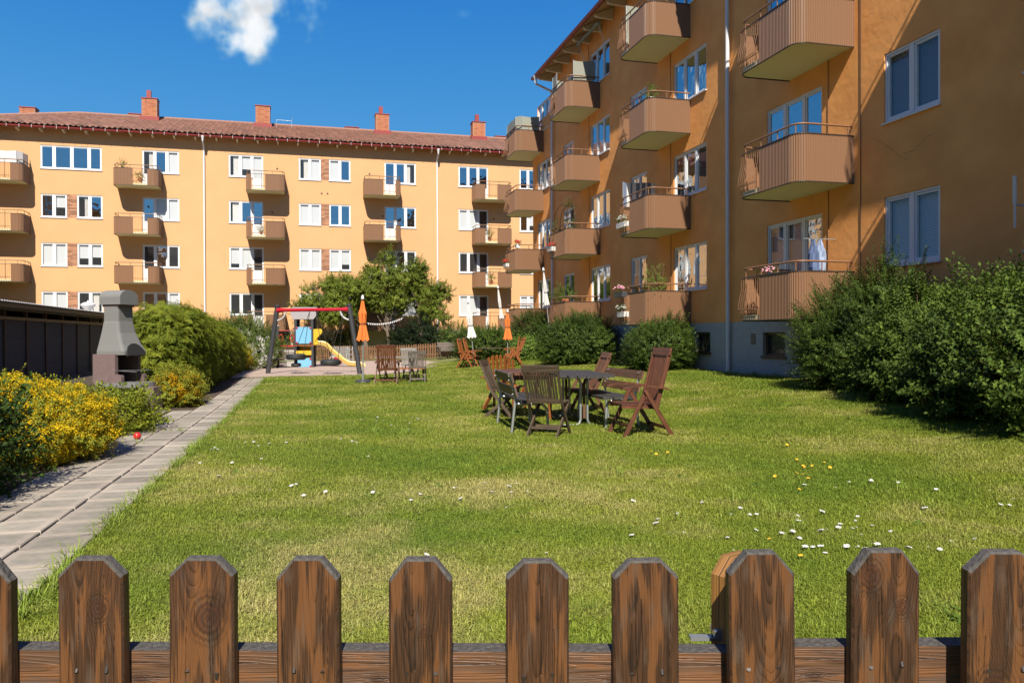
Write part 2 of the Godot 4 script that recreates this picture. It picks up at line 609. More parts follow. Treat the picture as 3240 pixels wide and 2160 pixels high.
# xs: frame divisions; kinds per light: m mirror, b blind, d dark room, c curtain, v venetian; door: index of the balcony door, its foot at door_y
func window(house: Node3D, xs: Array, y0: float, y1: float, kinds: String, door := -1, door_y := 0.0, label := "", paint := "window_paint") -> Array:
	var w := sub("window", house)
	if label: w.set_meta("label", label)
	var z0 := -0.085
	var z1 := -0.025
	var n := xs.size() - 1
	var f := MB.new()
	var holes := []
	var fw := 0.045
	for i in n:
		var a: float = xs[i]
		var c: float = xs[i + 1]
		var lo := door_y if i == door else y0
		var zc := (z0 + z1) * 0.5
		var d := z1 - z0
		f.box(Vector3(a + fw * 0.5 + 0.002, (lo + y1) * 0.5, zc), Vector3(fw, y1 - lo - 0.004, d))
		f.box(Vector3(c - fw * 0.5 - 0.002, (lo + y1) * 0.5, zc), Vector3(fw, y1 - lo - 0.004, d))
		f.box(Vector3((a + c) * 0.5, y1 - fw * 0.5 - 0.003, zc), Vector3(c - a - 2 * fw - 0.006, fw, d))
		f.box(Vector3((a + c) * 0.5, lo + fw * 0.5 + 0.003, zc), Vector3(c - a - 2 * fw - 0.006, fw, d))
		# casement inside the fixed frame
		var cw := 0.04
		var ca := a + fw + 0.006
		var cc := c - fw - 0.006
		var ct := y1 - fw - 0.007
		var cl := lo + fw + 0.007
		var cz := zc - 0.012
		var cd := d - 0.012
		f.box(Vector3(ca + cw * 0.5, (cl + ct) * 0.5, cz), Vector3(cw, ct - cl, cd))
		f.box(Vector3(cc - cw * 0.5, (cl + ct) * 0.5, cz), Vector3(cw, ct - cl, cd))
		f.box(Vector3((ca + cc) * 0.5, ct - cw * 0.5, cz), Vector3(cc - ca - 2 * cw - 0.002, cw, cd))
		var base := cl + cw
		f.box(Vector3((ca + cc) * 0.5, cl + cw * 0.5, cz), Vector3(cc - ca - 2 * cw - 0.002, cw, cd))
		if i == door:
			base = door_y + 0.85
			f.box(Vector3((ca + cc) * 0.5, (cl + cw + base) * 0.5, cz - 0.005), Vector3(cc - ca - 2 * cw - 0.002, base - cl - cw - 0.002, cd - 0.02))
		var kind := kinds[i]
		var pa := ca + cw
		var pc := cc - cw
		var ptop := ct - cw
		var p := MB.new()
		var pz := z0 + 0.022
		p.quad(Vector3(pa, base, pz), Vector3(pc, base, pz), Vector3(pc, ptop, pz), Vector3(pa, ptop, pz))
		part(p, "pane", M["mirror_pane"] if kind == "m" else M["clear_pane"], w)
		var bz := z0 - 0.05
		if kind == "b":
			var s := MB.new()
			var drop := 0.0 if R.randf() < 0.8 else (ptop - base) * rr(0.15, 0.5)
			s.box(Vector3((pa + pc) * 0.5, (base + drop + ptop) * 0.5, bz), Vector3(pc - pa + 0.05, ptop - base - drop + 0.04, 0.006))
			s.box(Vector3((pa + pc) * 0.5, base + drop - 0.01, bz + 0.003), Vector3(pc - pa + 0.05, 0.02, 0.014))
			part(s, "blind", M["blind"], w)
		elif kind == "v" or kind == "V":
			var s := MB.new()
			var y := base + 0.01
			while y < ptop:
				s.box(Vector3((pa + pc) * 0.5, y, bz), Vector3(pc - pa + 0.03, 0.024, 0.002), Basis(Vector3.RIGHT, -0.5))
				y += 0.027
			for k in [0.15, 0.85]: s.box(Vector3(lerpf(pa, pc, k), (base + ptop) * 0.5, bz + 0.014), Vector3(0.006, ptop - base, 0.002))
			part(s, "venetian_blind", M["blind_dark"] if kind == "v" else M["blind"], w)
		elif kind == "c":
			var s := MB.new()
			var side := R.randf() < 0.5
			var span := (pc - pa) * rr(0.35, 0.95)
			var cx0 := pa - 0.02 if side else pc + 0.02 - span
			var last := Vector2.ZERO
			for k in 25:
				var q := Vector2(cx0 + span * k / 24.0, bz - 0.03 + 0.022 * sin(k * 1.9))
				if k > 0: s.quad(Vector3(last.x, base - 0.03, last.y), Vector3(q.x, base - 0.03, q.y), Vector3(q.x, ptop + 0.03, q.y), Vector3(last.x, ptop + 0.03, last.y))
				last = q
			part(s, "curtain", M["curtain"], w)
		if kind != "m":
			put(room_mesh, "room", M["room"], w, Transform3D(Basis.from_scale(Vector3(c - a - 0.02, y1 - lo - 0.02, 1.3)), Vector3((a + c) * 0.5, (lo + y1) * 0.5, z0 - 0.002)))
	if door < 0: holes.append([xs[0], xs[n], y0, y1, "lrtb"])
	elif door == 0:
		holes.append([xs[0], xs[1], door_y, y1, "lt"])
		holes.append([xs[0], xs[1], door_y, y0, "r"])
		holes.append([xs[1], xs[n], y0, y1, "rtb"])
	else:
		holes.append([xs[n - 1], xs[n], door_y, y1, "rt"])
		holes.append([xs[n - 1], xs[n], door_y, y0, "l"])
		holes.append([xs[0], xs[n - 1], y0, y1, "ltb"])
	part(f, "frame", M[paint], w)
	var s := MB.new()
	var sx0: float = xs[0] if door != 0 else xs[1]
	var sx1: float = xs[n] if door != n - 1 else xs[n - 1]
	s.box(Vector3((sx0 + sx1) * 0.5, y0 - 0.018, 0.0), Vector3(sx1 - sx0 + 0.06, 0.03, 0.10), Basis(Vector3.RIGHT, 0.16))
	part(s, "sill", M[paint], w)
	return holes

# plan of a balcony with rounded corners: points [x, z] with running length
func balcony_plan(l: float, p: float, r: float, step := 0.0125) -> Array:
	var pts := []
	var corner := [[Vector2(r, p - r), PI, PI * 0.5], [Vector2(l - r, p - r), PI * 0.5, 0.0]]
	var z := 0.0
	while z < p - r:
		pts.append([Vector2(0, z), Vector2(-1, 0)])
		z += step
	for k in 2:
		var na := int(ceil(r * PI * 0.5 / step))
		for i in na:
			var an := lerpf(corner[k][1], corner[k][2], float(i) / na)
			var n := Vector2(cos(an), sin(an))
			pts.append([corner[k][0] + n * r, n])
		if k == 0:
			var x := r
			while x < l - r:
				pts.append([Vector2(x, p), Vector2(0, 1)])
				x += step
	z = p - r
	while z > 0:
		pts.append([Vector2(l, z), Vector2(1, 0)])
		z -= step
	pts.append([Vector2(l, 0), Vector2(1, 0)])
	return pts

# meshes of one balcony kind; l long, p deep, open0..open1 along the front is railed with bars
func balcony_kit(l: float, p: float, open0: float, open1: float, height: float, wave: float) -> Dictionary:
	var kit := {"l": l, "p": p}
	var r := 0.28
	var step := wave / 4.0
	var plan := balcony_plan(l, p, r, step)
	var sheets := []
	var sheet := MB.new()
	var trim := MB.new()
	var offs := [0.0, 0.0, -0.016, -0.016]
	var prev := Vector3.ZERO
	var have := false
	for i in plan.size():
		var c: Vector2 = plan[i][0]
		var n: Vector2 = plan[i][1]
		var front := n.y > 0.7 or c.y > p - 0.02
		var in_open: bool = c.x > open0 and c.x < open1 and c.y > p * 0.6 and (front or open0 < 0.1)
		var q: Vector2 = c + n * offs[i % 4]
		var cur := Vector3(q.x, 0, q.y)
		if in_open:
			have = false
			if sheet.v.size():
				sheets.append(sheet.mesh())
				sheet = MB.new()
		else:
			if have:
				sheet.quad(prev + Vector3(0, 0.0, 0), cur + Vector3(0, 0.0, 0), cur + Vector3(0, height, 0), prev + Vector3(0, height, 0))
			prev = cur
			have = true
	sheets.append(sheet.mesh())
	kit.sheets = sheets
	# slab with the same rounded plan, a little inside the sheet
	var sl := MB.new()
	var outline := []
	for i in range(plan.size() - 1, -1, -4):
		var c: Vector2 = plan[i][0] - plan[i][1] * 0.025
		outline.append(Vector2(c.x, -c.y))
	outline.append(Vector2(0.025, 0.0))
	var lay := Transform3D(Basis(Vector3(1, 0, 0), Vector3(0, 0, -1), Vector3(0, 1, 0)), Vector3.ZERO)
	outline.reverse()
	sl.prism(outline, 0.02, 0.13, lay)
	kit.slab = sl.mesh()
	# dark edge strips along top and bottom, and the two supporting flats of the rail
	var top := []
	var bot := []
	var rail := []
	for i in range(0, plan.size(), 4):
		var c: Vector2 = plan[i][0]
		var n: Vector2 = plan[i][1]
		top.append(Vector3(c.x - n.x * 0.006, height + 0.008, c.y - n.y * 0.006))
		bot.append(Vector3(c.x - n.x * 0.012, 0.012, c.y - n.y * 0.012))
		rail.append(Vector3(c.x - n.x * 0.05, height + 0.21, c.y - n.y * 0.05))
	trim.tube(top, 0.014, 5)
	trim.tube(bot, 0.016, 5)
	kit.trim = trim.mesh()
	var rl := MB.new()
	rl.tube(rail, 0.021, 8)
	kit.rail = rl.mesh()
	var po := MB.new()
	var every := int(0.62 / step)
	for i in range(int(0.25 / step), plan.size(), every):
		var c: Vector2 = plan[i][0]
		var n: Vector2 = plan[i][1]
		po.tube([Vector3(c.x - n.x * 0.05, 0.1, c.y - n.y * 0.05), Vector3(c.x - n.x * 0.05, height + 0.2, c.y - n.y * 0.05)], 0.013, 6)
	kit.posts = po.mesh()
	# bars of the open bay with a bulging basket for flower boxes
	var gr := MB.new()
	var nb := 9
	for k in nb:
		var x := lerpf(maxf(open0, 0.12), open1, (k + 0.5) / nb)
		gr.tube([Vector3(x, height, p - 0.005), Vector3(x, height * 0.72, p), Vector3(x, height * 0.45, p + 0.06), Vector3(x, 0.26, p + 0.08), Vector3(x, 0.24, p + 0.02), Vector3(x, 0.02, p)], 0.006, 5, -1, false)
	for h in [[height, 0.0], [0.26, 0.08], [0.24, 0.04], [0.25, 0.01]]:
		gr.tube([Vector3(maxf(open0, 0.1), h[0], p + h[1]), Vector3(open1, h[0], p + h[1])], 0.007, 5)
	kit.grille = gr.mesh()
	return kit

func balcony(house: Node3D, kit: Dictionary, x: float, y: float, label := "") -> Node3D:
	var b := sub("balcony", house, Transform3D(Basis.IDENTITY, Vector3(x, y, 0.0)))
	if label: b.set_meta("label", label)
	put(kit.slab, "slab", M["cream_soffit"], b)
	for sh in kit.sheets: put(sh, "corrugated_panel", M[kit.get("paint", "brown_metal")], b)
	put(kit.trim, "edge_trim", M["dark_trim"], b)
	put(kit.rail, "handrail", M["brown_rail"], b)
	put(kit.posts, "rail_posts", M["brown_rail"], b)
	put(kit.grille, "bar_grille", M["brown_rail"], b)
	return b

func gutter(house: Node3D, x0: float, x1: float, y: float, z: float, brackets := true) -> void:
	var g := MB.new()
	var prof := []
	for k in 9: prof.append(Vector2(0.085 * cos(PI + PI * k / 8.0), 0.10 * sin(PI + PI * k / 8.0) + 0.02))
	for k in 8:
		var a: Vector2 = prof[k]
		var b: Vector2 = prof[k + 1]
		g.quad(Vector3(x0, y + b.y, z - b.x), Vector3(x0, y + a.y, z - a.x), Vector3(x1, y + a.y, z - a.x), Vector3(x1, y + b.y, z - b.x))
	g.box(Vector3((x0 + x1) * 0.5, y + 0.05, z - 0.09), Vector3(x1 - x0, 0.15, 0.025))
	part(g, "gutter", M["red_metal"], house)
	var x := x0 + 0.3
	var hk := MB.new()
	hk.box(Vector3(0, -0.01, 0.088), Vector3(0.016, 0.18, 0.008))
	hk.box(Vector3(0, 0.068, 0.0), Vector3(0.014, 0.008, 0.15))
	var hm := hk.mesh()
	while x < x1 and brackets:
		put(hm, "gutter_bracket", M["white_pipe"], house, Transform3D(Basis.IDENTITY, Vector3(x, y, z)))
		x += 0.62

func rafters(house: Node3D, x0: float, x1: float, y: float, over: float, rise: float, every: float) -> void:
	var s := MB.new()
	s.quad(Vector3(x0, y, over), Vector3(x0, y + rise, -0.01), Vector3(x1, y + rise, -0.01), Vector3(x1, y, over))
	part(s, "soffit", M["soffit"], house)
	var r := MB.new()
	r.prism([Vector2(0.0, -0.14), Vector2(over - 0.12, -0.10), Vector2(over - 0.06, -0.05), Vector2(over - 0.06, 0.0), Vector2(0.0, rise)], -0.05, 0.05, Transform3D(Basis(Vector3(0, 0, 1), Vector3(0, 1, 0), Vector3(-1, 0, 0)), Vector3.ZERO))
	var rm := r.mesh()
	var x := x0 + 0.4
	while x < x1:
		put(rm, "rafter_tail", M["rafter"], house, Transform3D(Basis.IDENTITY, Vector3(x, y - 0.01, 0)))
		x += every

func downpipe(house: Node3D, x: float, y_top: float, over: float, y_bot: float) -> void:
	var p := MB.new()
	p.lathe([Vector2(0.03, -0.32), Vector2(0.055, -0.26), Vector2(0.06, -0.15), Vector2(0.11, -0.02), Vector2(0.115, 0.0), Vector2(0.09, 0.0)], 12, Vector3(x, y_top, over))
	p.tube([Vector3(x, y_top - 0.22, over), Vector3(x, y_top - 0.34, over - 0.02), Vector3(x, y_top - 0.6, 0.14), Vector3(x, y_top - 0.75, 0.10), Vector3(x, y_top - 1.0, 0.095), Vector3(x, y_bot + 0.2, 0.095), Vector3(x, y_bot, 0.13)], 0.052, 12)
	var y := y_top - 1.4
	while y > y_bot + 0.3:
		p.tube([Vector3(x, y, 0.095), Vector3(x, y + 0.05, 0.095)], 0.058, 12)
		p.box(Vector3(x, y + 0.025, 0.03), Vector3(0.03, 0.02, 0.07))
		y -= 2.0
	part(p, "downpipe", M["white_pipe"], house)

var tile_mesh: ArrayMesh
func make_tile() -> void:
	var t := MB.new()
	var last := Vector2.ZERO
	for k in 7:
		var a := float(k) / 6.0
		var q := Vector2(-0.15 + 0.30 * a, 0.034 * sin(TAU * a) + 0.034)
		if k > 0:
			t.quad(Vector3(last.x, last.y + 0.045, 0.20), Vector3(q.x, q.y + 0.045, 0.20), Vector3(q.x, q.y, -0.20), Vector3(last.x, last.y, -0.20))
			t.quad(Vector3(last.x, last.y + 0.005, 0.20), Vector3(q.x, q.y + 0.005, 0.20), Vector3(q.x, q.y + 0.045, 0.20), Vector3(last.x, last.y + 0.045, 0.20))
		last = q
	tile_mesh = t.mesh()

# tiles on a slope: from (x0..x1) at the eave point e (y, z) up to the ridge point r (y, z); left end cut by a hip
func tiled_slope(house: Node3D, x0: float, x1: float, e: Vector2, r: Vector2, hip: float) -> void:
	var up := Vector3(0, r.x - e.x, r.y - e.y)
	var l := up.length()
	up = up / l
	var nrm := Vector3(1, 0, 0).cross(up) * -1.0
	if nrm.y < 0: nrm = -nrm
	var base := Basis(Vector3(1, 0, 0), nrm, -up)
	var deck := MB.new()
	deck.quad(Vector3(x0 - 0.0, e.x - 0.03, e.y), Vector3(x1, e.x - 0.03, e.y), Vector3(x1, r.x - 0.03, r.y), Vector3(x0 + hip, r.x - 0.03, r.y))
	part(deck, "roof_deck", M["tile_clay"], house)
	var rows := int(l / 0.355)
	var spots := []
	for j in rows + 1:
		var s := minf(0.15 + j * 0.355, l - 0.12)
		var x := x0 + 0.15
		while x < x1:
			if x > x0 + hip * s / l:
				spots.append(Transform3D(base, Vector3(x, e.x, e.y) + up * s + nrm * 0.015))
			x += 0.285
	var few := mini(300, spots.size())
	var tints := []
	for k in 5:
		var m: StandardMaterial3D = M["tile_clay"].duplicate()
		m.albedo_color = lin(0.25, 0.135, 0.098) * [0.8, 1.0, 1.12, 0.9, 0.7][k]
		tints.append(m)
	for i in few:
		put(tile_mesh, "roof_tile", tints[R.randi() % 5], house, spots[i])
	var mm := MultiMesh.new()
	mm.transform_format = MultiMesh.TRANSFORM_3D
	mm.use_colors = true
	mm.mesh = tile_mesh
	mm.instance_count = spots.size() - few
	for i in range(few, spots.size()):
		mm.set_instance_transform(i - few, spots[i])
		var k := rr(0.72, 1.15)
		mm.set_instance_color(i - few, Color(k, k * rr(0.92, 1.06), k * rr(0.9, 1.08)))
	var o := MultiMeshInstance3D.new()
	o.multimesh = mm
	o.material_override = M["tile_clay"]
	o.name = "roof_tiles"
	o.set_meta("kind", "stuff")
	house.add_child(o, true)

func brick_shaft(house: Node3D, at: Vector3, w: float, h: float, d: float, pipe: bool) -> void:
	var c := sub("chimney", house, Transform3D(Basis.IDENTITY, at))
	var core := MB.new()
	core.box(Vector3(0, h * 0.5, 0), Vector3(w - 0.02, h, d - 0.02))
	part(core, "mortar_core", M["mortar"], c)
	var b := MB.new()
	var rows := int(h / 0.077)
	for j in rows:
		for side in 4:
			var span := w if side < 2 else d
			var n := int(span / 0.25)
			var bw := span / n
			for i in n:
				var k := rr(0.75, 1.15)
				b.col = Color(k, k * rr(0.88, 1.1), k * rr(0.85, 1.1))
				var s := -span * 0.5 + bw * (i + 0.5 + (0.25 if j % 2 else -0.25))
				s = clampf(s, -span * 0.5 + bw * 0.45, span * 0.5 - bw * 0.45)
				var y := 0.04 + j * 0.077
				if side < 2: b.box(Vector3(s, y, (d * 0.5 - 0.012) * (1 if side == 0 else -1)), Vector3(bw - 0.014, 0.064, 0.028))
				else: b.box(Vector3((w * 0.5 - 0.012) * (1 if side == 2 else -1), y, s), Vector3(0.028, 0.064, bw - 0.014))
	var bo := part(b, "brick_courses", M["brick"], c)
	bo.set_meta("kind", "stuff")
	var m := MB.new()
	m.box(Vector3(0, h + 0.025, 0), Vector3(w + 0.08, 0.05, d + 0.08))
	m.box(Vector3(0, -0.02, 0), Vector3(w + 0.22, 0.5, d + 0.16))
	m.prism([Vector2(-w * 0.75, 0.0), Vector2(w * 0.75, 0.0), Vector2(w * 0.6, 0.14), Vector2(-w * 0.6, 0.14)], d * 0.5 + 0.02, d * 0.5 + 0.3, Transform3D(Basis.IDENTITY, Vector3(0, -0.33, 0)))
	part(m, "flashing", M["red_metal"], c)
	if pipe:
		var p := MB.new()
		p.box(Vector3(-0.08, h + 0.32, 0), Vector3(0.26, 0.55, 0.22))
		part(p, "flue", M["red_metal"], c)

func brick_panel(house: Node3D, x0: float, x1: float, y0: float, y1: float) -> void:
	var c := sub("brick_panel", house)
	var core := MB.new()
	core.quad(Vector3(x0, y0, -0.03), Vector3(x1, y0, -0.03), Vector3(x1, y1, -0.03), Vector3(x0, y1, -0.03))
	part(core, "mortar_bed", M["mortar"], c)
	var rows := int((y1 - y0) / 0.078)
	var bm := []
	for k in 3:
		var b := MB.new()
		b.box(Vector3.ZERO, Vector3([(x1 - x0) * 0.5 - 0.012, (x1 - x0) * 0.27 - 0.012, (x1 - x0) * 0.73 - 0.012][k], 0.064, 0.03))
		bm.append(b.mesh())
	var tint := []
	for k in 4:
		var m: StandardMaterial3D = M["brick"].duplicate()
		m.albedo_color = lin(0.40, 0.205, 0.12) * [0.82, 1.0, 1.08, 0.92][k]
		tint.append(m)
	var w := x1 - x0
	for j in rows:
		var y := y0 + (j + 0.5) * (y1 - y0) / rows
		if j % 2 == 0:
			put(bm[0], "brick", tint[R.randi() % 4], c, Transform3D(Basis.IDENTITY, Vector3(x0 + w * 0.25, y, -0.018)))
			put(bm[0], "brick", tint[R.randi() % 4], c, Transform3D(Basis.IDENTITY, Vector3(x0 + w * 0.75, y, -0.018)))
		else:
			put(bm[1], "brick", tint[R.randi() % 4], c, Transform3D(Basis.IDENTITY, Vector3(x0 + w * 0.135, y, -0.018)))
			put(bm[2], "brick", tint[R.randi() % 4], c, Transform3D(Basis.IDENTITY, Vector3(x0 + w * 0.635, y, -0.018)))

func basement_window(house: Node3D, x0: float, x1: float, y0: float, y1: float) -> Array:
	var w := sub("basement_window", house)
	var f := MB.new()
	var z := -0.10
	for s in [[x0 + 0.03, (y0 + y1) * 0.5, 0.06, y1 - y0], [x1 - 0.03, (y0 + y1) * 0.5, 0.06, y1 - y0], [(x0 + x1) * 0.5, y1 - 0.03, x1 - x0 - 0.121, 0.06], [(x0 + x1) * 0.5, y0 + 0.03, x1 - x0 - 0.121, 0.06]]:
		f.box(Vector3(s[0], s[1], z), Vector3(s[2], s[3], 0.05))
	f.box(Vector3((x0 + x1) * 0.5, y0 - 0.02, -0.02), Vector3(x1 - x0 + 0.1, 0.06, 0.14))
	part(f, "frame", M["brown_frame"], w)
	var p := MB.new()
	p.quad(Vector3(x0 + 0.05, y0 + 0.05, z - 0.01), Vector3(x1 - 0.05, y0 + 0.05, z - 0.01), Vector3(x1 - 0.05, y1 - 0.05, z - 0.01), Vector3(x0 + 0.05, y1 - 0.05, z - 0.01))
	part(p, "pane", M["dark_glass"], w)
	return [x0, x1, y0, y1]

func body(house: Node3D, x0: float, x1: float, y0: float, y1: float, depth: float, m: String) -> void:
	var b := MB.new()
	b.quad(Vector3(x1, y0, 0), Vector3(x1, y0, -depth), Vector3(x1, y1, -depth), Vector3(x1, y1, 0))
	b.quad(Vector3(x0, y0, -depth), Vector3(x0, y0, 0), Vector3(x0, y1, 0), Vector3(x0, y1, -depth))
	b.quad(Vector3(x1, y0, -depth), Vector3(x0, y0, -depth), Vector3(x0, y1, -depth), Vector3(x1, y1, -depth))
	part(b, "end_wall", M[m], house)

func build_house_b() -> void:
	make_tile()
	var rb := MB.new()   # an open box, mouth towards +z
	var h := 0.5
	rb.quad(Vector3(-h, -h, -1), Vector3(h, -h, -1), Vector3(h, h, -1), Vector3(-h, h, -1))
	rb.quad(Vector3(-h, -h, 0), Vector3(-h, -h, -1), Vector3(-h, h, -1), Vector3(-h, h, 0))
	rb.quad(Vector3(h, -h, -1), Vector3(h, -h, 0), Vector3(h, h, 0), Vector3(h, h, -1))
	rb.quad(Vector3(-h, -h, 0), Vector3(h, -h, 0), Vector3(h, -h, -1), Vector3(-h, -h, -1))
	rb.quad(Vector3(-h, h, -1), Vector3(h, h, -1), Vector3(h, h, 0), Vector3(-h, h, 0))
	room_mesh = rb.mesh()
	var at := Transform3D(Basis(EB, Vector3.UP, -EA), PB)
	var hs := thing("apartment_building", "pale yellow apartment block with tiled roof across the end of the garden", "building", at)
	var top := [12.03, 9.28, 6.53, 3.79]
	var wh := 1.32
	var holes := []
	var bh := []
	# paired windows with brick between, three-light windows with a balcony door
	var dbl := [["mm", "mm"], ["mb", "cm"], ["bb", "bb"], ["bb", "dc"]]
	var dbl4 := [["cb", "bm"], ["bb", "mm"], ["bb", "bb"], ["bb", "bb"]]
	var t2 := ["cmb", "mbb", "dmd", "mmb"]
	var t3 := ["cbb", "cmm", "bbd", "ddd"]
	var t5 := ["mmc", "mmm", "mmd", "mmb"]
	var t6 := ["mmm", "bbd", "ddd", "bbd"]
	for r in 4:
		var y1: float = top[r]
		var y0 := y1 - wh
		var fl := y1 - 2.22
		if r == 0:
			holes += window(hs, [-27.4, -26.71, -25.8, -24.91, -24.25], y0, y1, "mmmm")
		else:
			holes += window(hs, [-27.4, -26.73, -26.06], y0, y1, dbl[r][0])
			holes += window(hs, [-25.55, -24.88, -24.22], y0, y1, dbl[r][1])
			brick_panel(hs, -26.06, -25.55, y0, y1)
			holes.append([-26.06, -25.55, y0, y1, "tb"])
		holes += window(hs, [-22.11, -21.44, -20.78, -20.12], y0, y1, t2[r], 0, fl)
		holes += window(hs, [-17.37, -16.71, -16.05, -15.41], y0, y1, t3[r], 2, fl)
		holes += window(hs, [-13.34, -12.69, -12.04], y0, y1, dbl4[r][0])
		holes += window(hs, [-11.55, -10.9, -10.26], y0, y1, dbl4[r][1])
		brick_panel(hs, -12.04, -11.55, y0, y1)
		holes.append([-12.04, -11.55, y0, y1, "tb"])
		holes += window(hs, [-8.18, -7.51, -6.87, -6.22], y0, y1, t5[r], 0, fl)
		holes += window(hs, [-3.49, -2.86, -2.21, -1.55], y0, y1, t6[r], 2, fl)
		holes += window(hs, [0.55, 1.13, 1.72], y0, y1, ["mm", "mb", "dm", "bb"][r])
	var pl := 1.59
	var w := MB.new()
	wall_with_holes(w, -33.0, 8.0, pl, 13.08, holes)
	part(w, "wall", M["stucco_yellow"], hs)
	var base_holes := [basement_window(hs, -11.24, -10.62, 0.83, 1.36), basement_window(hs, -7.67, -7.03, 0.5, 1.36), basement_window(hs, -19.2, -18.5, 0.83, 1.36), basement_window(hs, -2.9, -2.2, 0.83, 1.36)]
	for hh in holes:
		if hh[2] < pl: base_holes.append(hh)
	w = MB.new()
	wall_with_holes(w, -33.0, 8.0, -1.2, pl, base_holes)
	part(w, "plinth", M["plinth_cream"], hs, Transform3D(Basis.IDENTITY, Vector3(0, 0, 0.012)))
	body(hs, -33.0, 8.0, -1.2, 13.05, 11.0, "stucco_yellow")
	# balconies
	var kits := [balcony_kit(2.4, 1.3, 1.05, 1.78, 0.95, 0.075), balcony_kit(2.2, 1.3, 0.33, 1.08, 0.95, 0.075), balcony_kit(2.2, 1.3, 1.13, 1.86, 0.95, 0.075), balcony_kit(2.37, 1.3, 0.62, 1.37, 0.95, 0.075)]
	for r in 4:
		var y: float = top[r] - 2.30
		balcony(hs, kits[0], -23.42, y)
		balcony(hs, kits[1], -16.33, y)
		balcony(hs, kits[2], -9.5, y)
		balcony(hs, kits[3], -2.64, y)
		balcony(hs, kits[0], -30.3, y)
	# roof
	var eave := 12.88
	rafters(hs, -33.5, 8.0, eave, 0.55, 0.22, 1.16)
	gutter(hs, -33.5, 8.0, eave + 0.02, 0.62)
	tiled_slope(hs, -32.6, 8.0, Vector2(eave + 0.12, 0.60), Vector2(15.2, -5.3), 5.8)
	var rf := MB.new()
	rf.quad(Vector3(8, eave + 0.1, -11.4), Vector3(-32.6, eave + 0.1, -11.4), Vector3(-26.8, 15.2, -5.3), Vector3(8, 15.2, -5.3))
	rf.quad(Vector3(-32.6, eave + 0.1, -11.4), Vector3(-32.6, eave + 0.1, 0.6), Vector3(-26.8, 15.2, -5.3), Vector3(-26.8, 15.2, -5.3))
	part(rf, "roof_back", M["tile_clay"], hs)
	var rd := MB.new()
	rd.tube([Vector3(-32.5, eave + 0.2, 0.5), Vector3(-26.8, 15.26, -5.3), Vector3(8, 15.26, -5.3)], 0.11, 8)
	part(rd, "ridge_cap", M["tile_clay"], hs)
	for c in [[-22.4, 1.35, true], [-15.6, 1.35, false], [-7.9, 1.32, true], [-1.25, 1.22, true]]:
		brick_shaft(hs, Vector3(c[0], 14.78, -4.4), 0.9, c[1], 0.75, c[2])
	for c in [[-29.9, 0.0], [-23.6, 0.0], [-20.3, -0.12], [-9.8, 0.0], [-5.2, -0.15], [0.9, 0.0]]:
		brick_shaft(hs, Vector3(c[0], 14.65 + c[1], -6.6), 0.9, 1.02, 0.7, false)
	downpipe(hs, -18.74, eave, 0.62, 0.0)
	downpipe(hs, -4.88, eave, 0.62, 0.0)
	# roof walkway rail beside a hatch
	var rl := MB.new()
	rl.tube([Vector3(-14.75, 14.7, -4.3), Vector3(-14.75, 15.35, -4.3), Vector3(-13.8, 15.35, -4.3), Vector3(-13.8, 14.75, -4.3)], 0.018, 6)
	rl.tube([Vector3(-13.8, 15.35, -4.3), Vector3(-13.75, 15.55, -4.3)], 0.014, 6)
	part(rl, "roof_rail", M["galvanised"], hs)
	var ht := MB.new()
	ht.box(Vector3(-14.3, 14.82, -4.6), Vector3(0.7, 0.2, 0.6), Basis(Vector3.RIGHT, 0.39))
	part(ht, "roof_hatch", M["red_metal"], hs)
	# vent grilles and wall lamps under the balconies
	var ve := MB.new()
	ve.box(Vector3.ZERO, Vector3(0.10, 0.09, 0.02))
	var vm := ve.mesh()
	for q in [[-12.0, 9.92], [-11.65, 9.92], [-14.6, 11.3], [-9.1, 11.25], [-14.9, 8.65], [-8.3, 8.65], [-1.2, 8.7], [-21.8, 8.75], [-21.8, 6.1]]:
		put(vm, "vent", M["brown_frame"], hs, Transform3D(Basis.IDENTITY, Vector3(q[0], q[1], 0.011)))

